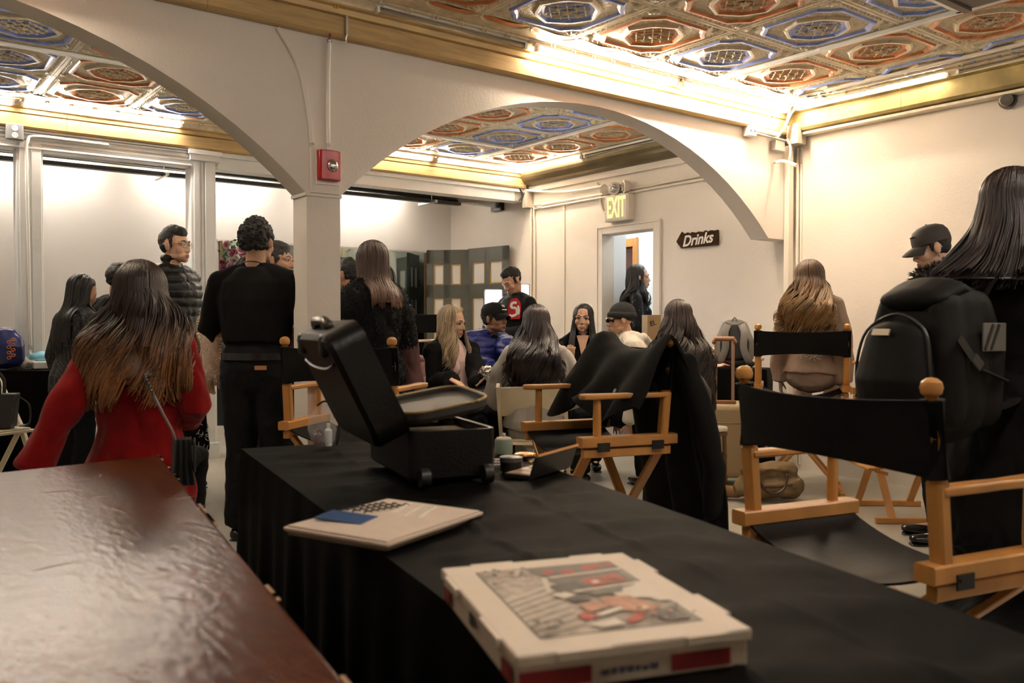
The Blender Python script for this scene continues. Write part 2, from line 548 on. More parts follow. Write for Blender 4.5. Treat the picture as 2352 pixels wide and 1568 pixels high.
def tile(b, cx, cy, colour):
    """one embossed tile hanging face-down; material slots 0 tin, 1 pale tin, 2 blue, 3 red, 4 stipple"""
    S = TS
    o = oct_ring(.40, .14, 0)
    rings = [(ray_square(.5, 0), None), (ray_square(.488, -.006), 1), (ray_square(.47, -.006), 1), (ray_square(.462, .0), 1), (ray_square(.425, .0), 0),
             (oct_ring(.405, .14, -.004), 1), (oct_ring(.395, .14, -.016), colour), (oct_ring(.372, .135, -.016), colour), (oct_ring(.355, .13, -.002), colour),
             (lobe_ring(.27, .03, -.003, o), 4), (lobe_ring(.25, .03, -.018, o), 0), (lobe_ring(.225, .03, -.018, o), 1), (lobe_ring(.205, .03, -.006, o), colour)]
    n = 24
    vs = [(cx + x * S, cy + y * S, CEIL + z) for r, _ in rings for x, y, z in r]
    for k in range(1, len(rings)):
        pass
    base = len(b.v)
    b.v.extend(vs)
    for k in range(1, len(rings)):
        for j in range(n):
            b.f.append((base + (k - 1) * n + j, base + (k - 1) * n + (j + 1) % n, base + k * n + (j + 1) % n, base + k * n + j)); b.m.append(rings[k][1])
    b.v.append((cx, cy, CEIL - .008)); c = len(b.v) - 1
    for j in range(n):
        b.f.append((base + (len(rings) - 1) * n + j, base + (len(rings) - 1) * n + (j + 1) % n, c)); b.m.append(colour)
    # beading
    for k in range(4):
        ca, sa = math.cos(k * PI / 2), math.sin(k * PI / 2)
        for i in range(15):
            u = -.43 + .86 * i / 14
            bx, by = .443, u
            x, y = (bx * ca - by * sa) * S, (bx * sa + by * ca) * S
            o_ = len(b.v); e = .0085
            b.v.extend([(cx + x - e, cy + y - e, CEIL), (cx + x + e, cy + y - e, CEIL), (cx + x + e, cy + y + e, CEIL), (cx + x - e, cy + y + e, CEIL), (cx + x, cy + y, CEIL - .013)])
            for f in ((0, 1, 4), (1, 2, 4), (2, 3, 4), (3, 0, 4)): b.f.append(tuple(o_ + q for q in f)); b.m.append(1)
        # corner leaf spray
        for i in range(5):
            a = k * PI / 2 + PI / 4 + (i - 2) * .42
            ox, oy = .475 * math.copysign(1, math.cos(k * PI / 2 + PI / 4)), .475 * math.copysign(1, math.sin(k * PI / 2 + PI / 4))
            dx, dy = -math.cos(a), -math.sin(a)
            L_ = .115 if i in (1, 2, 3) else .09
            p0 = (ox * .93, oy * .93)
            o_ = len(b.v)
            nx, ny = -dy, dx
            for tt, ww, zz in ((0, .008, -.004), (.55, .02, -.004), (1, .003, -.004), (.55, 0, -.016)):
                x, y = p0[0] + dx * L_ * tt, p0[1] + dy * L_ * tt
                if ww == 0: b.v.append((cx + x * S, cy + y * S, CEIL + zz))
                else:
                    b.v.append((cx + (x + nx * ww) * S, cy + (y + ny * ww) * S, CEIL + zz)); b.v.append((cx + (x - nx * ww) * S, cy + (y - ny * ww) * S, CEIL + zz))
            for f in ((0, 1, 6), (1, 3, 6), (3, 5, 6), (5, 4, 6), (4, 2, 6), (2, 0, 6)): b.f.append(tuple(o_ + q for q in f)); b.m.append(1)
    # lattice ribs and five flowers in the medallion
    for s in (1, -1):
        for i in range(-2, 3):
            off = i * .072
            Lh = math.sqrt(max(0, .19 ** 2 - off ** 2))
            dx, dy = math.cos(PI / 4 * s), math.sin(PI / 4 * s)
            nx, ny = -dy, dx
            o_ = len(b.v)
            for t in (-Lh, Lh):
                for w, z in ((-.008, -.006), (0, -.014), (.008, -.006)):
                    x, y = dx * t + nx * (off + w), dy * t + ny * (off + w)
                    b.v.append((cx + x * S, cy + y * S, CEIL + z))
            for f in ((0, 1, 4, 3), (1, 2, 5, 4)): b.f.append(tuple(o_ + q for q in f)); b.m.append(1 if colour == 2 else 0)
    for fx, fy, fr in ((0, 0, .055), (.11, 0, .032), (-.11, 0, .032), (0, .11, .032), (0, -.11, .032)):
        o_ = len(b.v)
        b.v.append((cx + fx * S, cy + fy * S, CEIL - .026))
        for j in range(16):
            r = fr * (1 if j % 2 == 0 else .6); a = 2 * PI * j / 16
            b.v.append((cx + (fx + r * math.cos(a)) * S, cy + (fy + r * math.sin(a)) * S, CEIL - .014))
        for j in range(16): b.f.append((o_, o_ + 1 + j, o_ + 1 + (j + 1) % 16)); b.m.append(0)


def build_ceiling():
    b = MB()
    x0 = 3.548
    for ix in range(-7, 4):
        col = 2 if ix % 2 else 3
        for iy in range(0, 6):
            tile(b, x0 + TS * (ix + .5), 4.022 - TS * (iy + .5), col)
    for ix in range(-8, 3):
        for iy in range(0, 4): tile(b, 3.90 + TS * (ix + .5), 4.80 + TS * (iy + .5), 2 if ix % 2 else 3)
    for ix in range(-5, 4):
        for iy in range(0, 2): tile(b, x0 + TS * (ix + .5), 8.0 + TS * (iy + .5), 2 if ix % 2 else 3)
    # plain margins above and around the tiles
    b.mi(4)
    b.bb((LW, FW, CEIL + .001), (9.0, BW + .12, CEIL + .06))
    # coved borders with rolled ribbon moulding
    b.mi(0)

    def cove(p0, p1, nrm, w, z0, z1):
        p0, p1, nrm = Vector(p0), Vector(p1), Vector(nrm)
        n = 9
        pts = []
        for k in range(n):
            t = k / (n - 1) * PI / 2
            pts.append((w * (1 - math.cos(t)) * 1.0, z0 + (z1 - z0) * math.sin(t)))
        vs = [p + nrm * q + Vector((0, 0, z)) for p in (p0, p1) for q, z in pts]
        b.add(vs, [(i, i + 1, n + i + 1, n + i) for i in range(n - 1)])
        # ribbon roll with wrapped bands
        L_ = (p1 - p0).length; d = (p1 - p0).normalized()
        a = p0 + nrm * (w * .22) + Vector((0, 0, z0 + (z1 - z0) * .66))
        b.mi(1); b.tube([a, a + d * L_], .018, 8)
        k = 0.05
        while k < L_:
            c = a + d * k; b.tube([c, c + d * .03], .022, 8); k += .17
        b.mi(0)

    cove((LW, AW - .085, 0), (6.03, AW - .085, 0), (0, -1, 0), .22, 2.858, CEIL)
    cove((6.0, FW, 0), (6.0, 4.2, 0), (-1, 0, 0), .16, 2.862, CEIL)
    cove((LW, B2 - .085, 0), (6.03, B2 - .085, 0), (0, -1, 0), .2, 2.858, CEIL)
    cove((LW, AWB + .085, 0), (6.03, AWB + .085, 0), (0, 1, 0), .2, 2.858, CEIL)
    cove((6.0, AWB, 0), (6.0, 7.65, 0), (-1, 0, 0), .14, 2.885, CEIL)
    # scalloped red and amber border between cove and tiles
    for y, s in ((4.045, 1), (7.50, 1), (4.74, -1)):
        x = -2.0
        while x < 5.7:
            b.mi(3)
            o_ = len(b.v)
            for j in range(9):
                t = PI * j / 8
                b.v.append((x + .16 * math.cos(t), y + s * (.09 * math.sin(t) - .04), CEIL - .004)); 
            b.v.append((x, y - s * .04, CEIL - .016))
            for j in range(8): b.f.append((o_ + j, o_ + j + 1, o_ + 9)); b.m.append(3)
            b.mi(1)
            b.tube([(x + .175 * math.cos(PI * j / 10), y + s * (.105 * math.sin(PI * j / 10) - .04), CEIL - .005) for j in range(11)], .006, 5)
            x += .36
    o = b.build('ceiling', [m_tin, m_tinl, m_bl, m_rd, m_stip], smooth=False)
    return struct(o)


build_ceiling()
# white grid strips fixed over the tile joints
b = MB()
for x in (4.90,): b.bb((x - .022, 1.0, CEIL - .03), (x + .022, 4.0, CEIL - .008))
b.bb((4.9, 2.34, CEIL - .03), (6.0, 2.38, CEIL - .008)) if False else None
b.bb((2.6, 2.32, CEIL - .03), (4.9, 2.36, CEIL - .008))
b.bb((5.23, AWB + .3, CEIL - .03), (5.27, 7.45, CEIL - .008)); b.bb((-1, 6.16, CEIL - .03), (2.3, 6.20, CEIL - .008)); b.bb((2.9, 6.80, CEIL - .03), (5.25, 6.84, CEIL - .008))
struct(b.build('trim_10', m_post, smooth=False))
b = MB(); b.bb((4.55, 1.2, CEIL - .035), (4.86, 2.31, CEIL - .02)); b.bb((4.50, 1.2, CEIL - .05), (4.55, 2.31, CEIL - .005)); b.bb((4.50, 2.27, CEIL - .05), (4.87, 2.31, CEIL - .005))
struct(b.build('trim_11', mat('dark_frame', (.12, .09, .07), .5), smooth=False))

# ---- white timber posts and casing under the second beam
def post(x0, x1, name):
    b = MB()
    w = x1 - x0
    b.bb((x0, B2, 0), (x1, B2 + .16, 2.66))
    b.bb((x0 + w * .1, B2 - .018, .1), (x0 + w * .32, B2, 2.6)); b.bb((x0 + w * .55, B2 - .018, .1), (x0 + w * .92, B2, 2.6)); b.bb((x0 + w * .4, B2 - .008, .1), (x0 + w * .5, B2, 2.6))
    b.bb((x0 - .015, B2 - .03, 0), (x1 + .015, B2 + .17, .14))
    struct(b.build(name, m_post, smooth=False, bevel=.004))


post(1.09, 1.275, 'trim_12'); post(2.42, 2.634, 'trim_13')
b = MB()
b.bb((1.275, B2, 2.545), (2.42, B2 + .14, 2.70)); b.bb((LW, B2, 2.545), (1.09, B2 + .14, 2.70))
for z, d in ((2.685, .03), (2.665, .02), (2.63, .012), (2.60, .016), (2.556, .024)):
    b.bb((LW, B2 - d, z - .008), (2.42, B2, z + .008))
b.bb((2.40, B2 - .05, 2.60), (2.66, B2 + .17, 2.66)); b.bb((2.385, B2 - .06, 2.65), (2.675, B2 + .17, 2.69))
b.bb((2.66, B2 - .02, 2.655), (RW - .05, B2 + .2, 2.695)); b.bb((2.66, B2 + .02, 2.555), (RW - .05, B2 + .2, 2.66))
struct(b.build('trim_14', m_post, smooth=False, bevel=.003))

# ---- doorway: casing, leaf edge, hall beyond
b = MB()
for y0, y1 in ((DY0 - .07, DY0 + .006), (DY1 - .006, DY1 + .055)): b.bb((RW - .02, y0, 0), (RW + .15, y1, DZ + .055))
b.bb((RW - .0195, DY0 + .0062, DZ - .006), (RW + .1495, DY1 - .0062, DZ + .055))
b.bb((RW - .028, DY0 - .085, 0), (RW, DY0 - .07, DZ + .075)); b.bb((RW - .028, DY1 + .055, 0), (RW, DY1 + .07, DZ + .075)); b.bb((RW - .0275, DY0 - .0698, DZ + .0552), (RW, DY1 + .0548, DZ + .075))
b.bb((RW + .05, DY0 + .0, DZ - .02), (RW + .1, DY1, DZ))
struct(b.build('door_1', m_wall, smooth=False, bevel=.003))
b = MB()
HX = 7.75
for nm, boxes in (('wall_hall_far', [((HX, 4.2, 0), (HX + .1, 7.63, 2.9)), ((HX, 7.63, 2.16), (HX + .1, 8.6, 2.9))]), ('wall_hall_left', [((RW + .14, 8.6, 0), (9.0, 8.7, 2.9))]), ('wall_hall_right', [((RW + .14, 4.1, 0), (9, 4.2, 2.9))]), ('wall_hall_end', [((8.9, 4.2, 0), (9.0, 8.6, 2.9))]), ('wall_hall_stub', [((RW + .14, 6.53, 0), (6.50, 6.64, 2.9))])):
    b = MB()
    for lo, hi in boxes: b.bb(lo, hi)
    struct(b.build(nm, m_hall, smooth=False))
m_orange = mat('varnished_pine', (.50, .22, .06), .35, var=.25, vscale=6, stretch=(1, 1, .1))
b = MB(); b.bb((HX - .02, 7.575, 0), (HX + .1, 7.655, 2.24)); b.bb((HX - .02, 7.655, 2.14), (HX + .1, 8.5, 2.24)); b.bb((HX - .03, 7.565, 0), (HX - .015, 7.59, 2.25))
struct(b.build('door_2', m_orange, smooth=False, bevel=.003))
b = MB(); b.bb((HX + .05, 7.66, .01), (HX + .09, 8.5, 2.13)); b.bb((HX + .03, 7.72, .2), (HX + .055, 8.4, 1.9))
struct(b.build('door_3', mat('dark_red_door', (.10, .035, .022), .4), smooth=False, bevel=.003))

# ------------------------------------------------------------------ fluorescent fittings
def tube_mat(name, col, k): return mat(name, (1, 1, 1), .5, emit=col, estr=TUBE_POWER * k)


m_tw = tube_mat('lit_warm_tube', TUBE_WARM, 1.0)
m_tn = tube_mat('lit_neutral_tube', TUBE_NEUTRAL, 1.0)
m_tc = tube_mat('lit_cool_tube', TUBE_COOL, 0.9)
m_tnd = tube_mat('added_dim_neutral_tube', TUBE_NEUTRAL, 0.38)
m_tnb = tube_mat('lit_bright_neutral_tube', TUBE_NEUTRAL, .62)
m_tf = tube_mat('lit_tube_behind', (1.0, .91, .80), .85)
m_twb = tube_mat('lit_bright_warm_tube', TUBE_WARM, 1.2)
m_twd = tube_mat('lit_soft_warm_tube', TUBE_WARM, 0.6)
m_toff = mat('unlit_tube', (.70, .66, .58), .35)


def fitting(p0, p1, label, lit, group, r=.014, up=(0, 0, 1), hang=0):
    """slim batten with one tube"""
    p0, p1 = Vector(p0), Vector(p1)
    L = (p1 - p0).length; d = (p1 - p0).normalized()
    rz = math.atan2(d.y, d.x)
    t = thing('fluorescent_light', label, 'light', p0, rz, group)
    b = MB(); b.bar((0, 0, .02), (L, 0, .02), .034, .022, bev=.004); b.build('batten', m_white, t, smooth=False)
    b = MB(); b.tube([(.03, 0, -.004), (L - .03, 0, -.004)], r, 12); b.build('tube', lit if lit else m_toff, t)
    b = MB()
    for x in (.012, L - .03):
        b = MB(); b.bb((x, -.016, -.022), (x + .018, .016, .02)); b.build('end_cap', m_white, t, smooth=False)
    for x in ((.2, L - .2) if hang else ()):
        b = MB(); b.tube([(x, 0, .03), (x, 0, hang)], .004, 6); b.build('hanger_rod', m_steel, t)
    return t


fitting((3.36, AW - .125, 2.862), (4.65, AW - .125, 2.872), 'lit tube light on the gilded beam over the arch, the one nearer the column', m_twb, 'tube lights along the beams')
fitting((4.67, AW - .125, 2.862), (5.93, AW - .125, 2.862), 'lit tube light on the gilded beam running into the cable-filled corner', m_twb, 'tube lights along the beams')
fitting((2.28, AW - .10, 2.872), (3.33, AW - .10, 2.872), 'dark unlit tube light on the gilded beam above the column', None, 'tube lights along the beams')
fitting((5.995, 4.15, 2.885), (5.995, 2.93, 2.885), 'lit tube light on the right wall crown beside the corner', m_tw, 'tube lights along the beams')
fitting((5.995, 2.90, 2.885), (5.995, 1.7, 2.885), 'dim unlit tube light on the right wall crown above the round camera', None, 'tube lights along the beams')
fitting((1.10, B2 - .10, 2.872), (2.33, B2 - .10, 2.872), 'lit tube light above the white timber frame with the outlet', m_tn, 'tube lights along the beams')
fitting((-.15, B2 - .10, 2.872), (1.08, B2 - .10, 2.872), 'lit tube light at the edge of the picture above the outlet', m_tn, 'tube lights along the beams')
fitting((3.6, B2 - .10, 2.872), (4.83, B2 - .10, 2.872), 'lit tube light on the second beam seen through the arch', m_twd, 'tube lights along the beams')
fitting((4.86, B2 - .10, 2.872), (6.03, B2 - .10, 2.872), 'lit tube light on the second beam ending at the far corner', m_twd, 'tube lights along the beams')
fitting((5.96, 7.60, 2.875), (5.96, 6.62, 2.875), 'lit tube light in the dark cove above the folding door', m_twd, 'tube lights along the beams')
fitting((5.96, 6.59, 2.875), (5.96, 5.55, 2.875), 'unlit white batten in the dark cove above the exit sign', None, 'tube lights along the beams')
# behind the second beam and elsewhere in the hall, out of the picture
for x, y in ((.75, 9.10), (2.45, 9.10), (4.15, 9.10)):
    fitting((x, y, 2.80), (x + 1.22, y, 2.80), 'lit tube light hung behind the second beam near the back wall', m_tnb, 'tube lights behind the second beam', hang=.122)
for x in (.1, 1.9, 3.7):
    fitting((x, .35, 2.90), (x + 1.22, .35, 2.90), 'lit tube light on the ceiling behind the photographer', m_tf, 'tube lights behind the photographer')
fitting((-.4, AW - .10, 2.872), (.82, AW - .10, 2.872), 'lit tube light on the gilded beam beyond the picture', m_tw, 'tube lights beyond the picture')
fitting((5.995, 0.4, 2.885), (5.995, -.8, 2.885), 'lit tube light on the right wall crown beyond the picture', m_tw, 'tube lights beyond the picture')
fitting((HX - .6, 5.4, 2.86), (HX - .6, 6.6, 2.86), 'lit cool tube light in the hall behind the doorway', m_tc, 'hall tube lights')
fitting((HX - .6, 6.9, 2.86), (HX - .6, 8.1, 2.86), 'lit cool tube light in the hall above the pine doorway', m_tc, 'hall tube lights')
for x in (.2, 2.4, 4.4):  # unseen tubes, added to brighten the posts and people beyond the arches
    fitting((x, AWB + .11, 2.872), (x + 1.22, AWB + .11, 2.872), 'unseen tube light added behind the arched wall to brighten the middle bay', m_tnd, 'unseen tube lights added behind the arched wall')

# ------------------------------------------------------------------ furniture
m_beech = mat('varnished_beech', (0.47, 0.215, 0.055), 0.32, var=0.22, vscale=7, stretch=(1, 1, .25), spec=.5)
m_canvas = mat('black_canvas', (0.0045, 0.0042, 0.004), 0.75, bump=.15, bscale=300, spec=.12)
m_vinyl = mat('black_vinyl', (0.006, 0.0055, 0.006), 0.42, spec=.14, bump=.06, bscale=40)
m_brass = mat('brass_screw', (0.55, 0.45, 0.28), .3, metal=.9)
m_bracket = mat('dark_bracket', (0.03, 0.028, 0.025), .4, metal=.6)


def director_chair(label, loc, rz, hs, post=.40, w=.58, group='director chairs', seat_m=None, hide=()):
    t = thing('director_chair', label, 'chair', loc, rz, group)
    hx = w / 2
    seat_m = seat_m or m_canvas
    # seat sling
    rows = []
    for i in range(13):
        y = -.20 + .40 * i / 12
        rows.append([(-hx + .01 + (w - .02) * j / 16, y, hs - .022 - .075 * math.sin(PI * j / 16) ** .8) for j in range(17)])
    b = MB(); b.sheet(rows, .006); b.build('seat', seat_m, t)
    # back sling wrapped round the posts
    cz0, cz1 = hs + post - .195, hs + post - .018
    rows = []
    for i in range(9):
        z = cz0 + (cz1 - cz0) * i / 8
        row = []
        for j in range(21):
            u = -1 + 2 * j / 20
            sag = .055 * (1 - u * u)
            row.append(((hx + .005) * u, -.185 - .02 * i / 8 - sag - (.022 if abs(u) > .99 else .024 * (1 if abs(u) < .92 else .6)), z + .012 * (1 - u * u) * (-1 if i > 4 else 1.6) * abs(i - 4) / 4))
        rows.append(row)
    b = MB(); b.sheet(rows, .007); 
    for s in (-1, 1):
        b.tube([(s * hx, -.186, cz0), (s * hx, -.206, cz1)], .028, 14)
    b.build('backrest', m_canvas, t)
    for s in (-1, 1):
        b = MB()
        b.bar((s * hx, -.17, hs), (s * hx, -.186, cz0 - .01), .042, .036, up=(0, 1, 0), bev=.006)
        b.lathe([(.021, 0), (.022, .012), (.016, .02)], (s * hx, -.186, cz0 - .012), 12)
        b.tube([(s * hx, -.186, cz0), (s * hx, -.206, cz1 + .01)], .014, 10)
        p = b.build('back_post', m_beech, t)
        f = MB(); f.lathe([(.012, 0), (.014, .006), (.022, .012), (.0255, .025), (.022, .038), (.012, .046), (.002, .048)], (s * hx, -.207, cz1 + .002), 14)
        f.build('finial', m_beech, p)
        # front arm post and arm
        b = MB(); b.lathe([(.016, 0), (.0175, .04), (.0155, .155), (.016, .16)], (s * hx, .135, hs), 12); b.build('arm_post', m_beech, t)
        az = hs + .160
        b = MB()
        out = [(-.024, -.19), (-.024, -.05), (-.020, .02), (-.028, .10), (-.034, .17), (-.026, .205), (0, .215), (.026, .205), (.034, .17), (.028, .10), (.020, .02), (.024, -.05), (.024, -.19)]
        b.prism(out, (s * hx, 0, az), (1, 0, 0), (0, 1, 0), (0, 0, .022))
        b.build('armrest', m_beech, t, bevel=.006)
        # side rail, lower rail, hinge plates
        b = MB(); b.bar((s * hx, -.225, hs - .012), (s * hx, .215, hs - .012), .058, .042, bev=.004); r = b.build('seat_rail', m_beech, t, smooth=False)
        b = MB(); b.bar((s * hx, -.20, hs - .058), (s * hx, .20, hs - .058), .03, .036, bev=.003); b.build('lower_rail', m_beech, t, smooth=False)
        for y in (-.13, .12):
            b = MB(); b.box((s * (hx + .031), y, hs - .032), (.005, .055, .036)); b.lathe([(.004, 0), (.004, .004)], (s * (hx + .033), y - .018, hs - .028), 8, R=Matrix.Rotation(PI / 2, 3, 'Y')); b.build('hinge_plate', m_bracket, r, smooth=False)
    # crossed legs front and back
    zb = hs - .07
    for y in (-.165, .165):
        for s in (-1, 1):
            b = MB(); b.bar((-s * (hx - .01), y + s * .012, zb), (s * (hx - .02), y + s * .012, .03), .02, .042, up=(0, 1, 0), bev=.003)
            b.build('leg', m_beech, t, smooth=False)
    for s in (-1, 1):
        b = MB(); b.bar((s * (hx - .02), -.22, .018), (s * (hx - .02), .25, .018), .03, .036, bev=.004); b.build('foot_rail', m_beech, t, smooth=False)
    if hs > .6:
        fz_ = hs - .44
        b = MB(); b.bar((-hx + .02, .26, fz_), (hx - .02, .26, fz_), .07, .018, bev=.005); b.build('footrest', m_beech, t, smooth=False)
        for s in (-1, 1):
            b = MB(); b.bar((s * (hx - .06), .24, fz_ - .012), (s * (hx - .05), .17, fz_ - .03), .02, .02); b.bar((s * (hx - .05), .25, fz_ - .01), (s * (hx - .03), .02, fz_ + .16), .018, .03, bev=.003); b.build('footrest_arm', m_beech, t, smooth=False)
    return t


NEARCH = (cw(.81 + .18, 2.235 + .088), face(.90, .42))
director_chair('near black canvas director chair pulled up to the long black table', NEARCH[0], NEARCH[1], .635, .395, .63, seat_m=m_vinyl)
COATCH = (cw(.36, 3.86), face(-.93, -.365))
director_chair('director chair with a black coat hung over its back', COATCH[0], COATCH[1], .718, .385, .60)
director_chair('director chair behind the open black trolley case, beside the column', cw(-.78, 4.38), face(.26, .96), .70, .39, .56)
BLONDCH = (cw(2.05, 6.20), face(.30, .95))
director_chair('director chair under the seated woman in the taupe hoodie', BLONDCH[0], BLONDCH[1], .755, .40, .58)
CAPCH = (cw(2.42, 5.42), face(-1, .05))
director_chair('director chair under the man in the black cap, crossed legs showing', CAPCH[0], CAPCH[1], .76, .39, .56)
director_chair('tall director chair with a black back beside the blonde woman', cw(-.55, 7.35), face(.45, .9), .87, .42, .50)

# ---- cream folding chairs
m_cream = mat('cream_resin', (0.70, 0.60, 0.43), 0.4, var=.04, vscale=6)


def folding_chair(label, loc, rz, group='cream folding chairs'):
    t = thing('folding_chair', label, 'chair', loc, rz, group)
    for s in (-1, 1):
        b = MB()
        pts = [(s * .215, .22, .0), (s * .215, .06, .40), (s * .21, -.10, .66), (s * .205, -.20, .80)]
        q = catmull(pts, 5)
        for i in range(len(q) - 1): b.bar(q[i], q[i + 1] + (q[i + 1] - q[i]) * .08, .022, .040, up=(0, 1, .4))
        b.build('front_leg', m_cream, t, smooth=False)
        b = MB(); b.bar((s * .185, -.24, 0), (s * .185, .05, .42), .022, .038, up=(0, 1, 0), bev=.004); b.build('rear_leg', m_cream, t, smooth=False)
    rows = []
    for i in range(7):
        z = .59 + .19 * i / 6
        rows.append([(.215 * (-1 + j / 6), -.06 - (z - .6) * .62 - .045 * (1 - (-1 + j / 6) ** 2), z + .010 * (1 - (-1 + j / 6) ** 2)) for j in range(13)])
    b = MB(); b.sheet(rows, .014); b.build('backrest', m_cream, t, bevel=.004)
    b = MB(); b.bb((-.20, -.17, .425), (.20, .20, .445)); b.build('seat_frame', m_cream, t, smooth=False, bevel=.006)
    b = MB(); b.bb((-.18, -.15, .4455), (.18, .18, .458)); b.build('seat', m_cream, t, smooth=False, bevel=.006)
    b = MB(); b.bar((-.185, -.16, .12), (.185, -.16, .12), .02, .025); b.build('stretcher', m_cream, t, smooth=False)
    return t


HOODCH = (cw(.14, 5.62), face(.12, 1))
folding_chair('cream folding chair under the woman in the grey hoodie', HOODCH[0], HOODCH[1])
PINKCH = (cw(-.46, 6.38), face(.62, -.75))
folding_chair('cream folding chair under the blonde woman in the pink top', PINKCH[0], PINKCH[1])
BAGCH = (cw(-3.62, 6.05), face(.85, -.35))
folding_chair('cream folding chair holding the black handbag', BAGCH[0], BAGCH[1])

# ---- gold bamboo-style chairs
m_gchair = mat('gold_bamboo_paint', (0.55, 0.40, 0.16), .35, metal=.4)
m_cush = mat('ivory_seat_pad', (0.80, 0.76, 0.68), .5)


def chiavari(label, loc, rz, leg_m, group='bamboo style chairs'):
    t = thing('banquet_chair', label, 'chair', loc, rz, group)

    def bamboo(p0, p1, r, name):
        p0, p1 = Vector(p0), Vector(p1); L = (p1 - p0).length; n = max(2, int(L / .11))
        pts, rs = [], []
        for i in range(n + 1):
            for dt, k in ((-.10, 1.0), (0, 1.35), (.10, 1.0)):
                q = (i + dt) / n
                if 0 <= q <= 1: pts.append(p0.lerp(p1, q)); rs.append(r * k)
        b = MB(); b.tube(pts, rs, 8); b.build(name, leg_m, t)

    for s in (-1, 1):
        bamboo((s * .19, .19, 0), (s * .185, .18, .43), .013, 'leg')
        bamboo((s * .18, -.21, 0), (s * .175, -.17, .45), .013, 'leg')
        bamboo((s * .175, -.17, .45), (s * .165, -.25, .92), .012, 'back_post')
    for z in (.88, .80, .52): 
        y = -.17 - (z - .45) * .17
        bamboo((-.17, y, z), (.17, y, z), .010, 'back_rail')
    for i in range(5):
        x = -.11 + .055 * i
        bamboo((x, -.182, .52), (x, -.23, .80), .007, 'back_spindle')
    for z in (.18, .30):
        bamboo((-.185, .186, z), (.185, .186, z), .008, 'stretcher'); bamboo((-.18, -.19, z), (.18, -.19, z), .008, 'stretcher')
    b = MB(); b.bb((-.20, -.19, .425), (.20, .20, .45)); b.build('seat_frame', leg_m, t, smooth=False, bevel=.008)
    b = MB(); b.bb((-.20, -.18, .451), (.20, .205, .49)); b.build('seat_pad', m_cush, t, bevel=.016, seg=3)
    return t


WAVECH = (cw(1.19, 5.98), face(.80, .60))
chiavari('gold bamboo style chair with an ivory pad under the woman with long wavy hair', WAVECH[0], WAVECH[1], mat('brown_gold_paint', (.16, .085, .03), .35, metal=.3))
chiavari('gold bamboo style chair draped with a pink jacket', cw(-1.02, 6.85), face(-.75, .45), m_gchair)

# ---- tables with floor-length black cloths
m_cloth = mat('black_tablecloth', (0.0034, 0.0030, 0.0026), 0.62, bump=.12, bscale=220, spec=.03)


def quad_cloth(name, label, q, ztop, group, ripples=True, hem=.015):
    """q: four floor corners, anticlockwise"""
    q = [Vector((p[0], p[1], 0)) for p in q]
    N = 64
    rows = []
    # top surface with soft creases
    def top(u, v):
        p = q[0].lerp(q[1], u).lerp(q[3].lerp(q[2], u), v)
        z = ztop
        if ripples:
            z += .0075 * math.sin(p.y * 26 + p.x * 12 + 2.6 * mnoise.noise(p * 2.2)) * (.35 + .9 * abs(mnoise.noise(p * 1.4))) + .010 * mnoise.noise(Vector((p.x * 4, p.y * 11, 0))) + .004 * mnoise.noise(p * 14)
            for s, k in ((.33, .004), (.66, .004)):
                z += k * math.exp(-((u - s) / .012) ** 2)
            z += .003 * math.exp(-((v - .42) / .006) ** 2)
            ed = min(1, min(u, 1 - u) * 7, min(v, 1 - v) * 14); z = ztop + (z - ztop) * ed
            z = max(z, ztop - .001)
        return Vector((p.x, p.y, z))
    b = MB()
    g = [[top(j / N, i / (N * 2)) for j in range(N + 1)] for i in range(N * 2 + 1)]
    b.sheet(g)
    # skirts, hanging in folds
    edge = [(j / 60, 0) for j in range(60)] + [(1, i / 100) for i in range(100)] + [(1 - j / 60, 1) for j in range(60)] + [(0, 1 - i / 100) for i in range(101)]
    cen = sum(q, Vector()) / 4
    cols = []
    s_acc = 0
    prev = None
    for u, v in edge:
        p = top(u, v)
        if prev is not None: s_acc += (p - prev).length
        prev = p
        nrm = Vector((0, 0, 0))
        if v == 0: nrm += (q[0] - q[3]).normalized()
        if v == 1: nrm += (q[3] - q[0]).normalized()
        if u == 0: nrm += (q[0] - q[1]).normalized()
        if u == 1: nrm += (q[1] - q[0]).normalized()
        col = []
        for k in range(9):
            t = k / 8
            w = .004 + .018 * t ** .7 + t * .022 * (math.sin(s_acc * 34) + .6 * math.sin(s_acc * 19 + 1))
            z = p.z - .004 * (k > 0) - (p.z - hem) * t
            col.append(Vector((p.x, p.y, z)) + nrm * (w if k else 0))
        cols.append(col)
    b.sheet(cols)
    o = b.build(name, m_cloth, None, angle=50)
    return tag(o, label, 'tablecloth', group)


def folding_table(name, label, q, ztop, group=None):
    q = [Vector((p[0], p[1], 0)) for p in q]
    t = thing(name, label, 'table', (0, 0, 0), 0, group)
    cen = sum(q, Vector()) / 4
    qi = [cen + (p - cen) * .985 for p in q]
    b = MB(); b.prism([(p.x, p.y) for p in qi], (0, 0, ztop - .045), (1, 0, 0), (0, 1, 0), (0, 0, .038)); b.build('tabletop', m_white, t, smooth=False)
    for p in q:
        c = cen + (p - cen) * .86
        b = MB(); b.tube([(c.x, c.y, 0), (c.x, c.y, ztop - .045)], .014, 8); b.build('leg', m_bracket, t)
    return t


TQ = [(.52, .05), (1.14, .02), (1.85, 2.74), (1.07, 2.905)]
folding_table('folding_table', 'long table under the black cloth beside the brown counter', TQ, .757)
quad_cloth('tablecloth', 'long black tablecloth with the open case and pizza box on it', TQ, .76, 'black tablecloths')

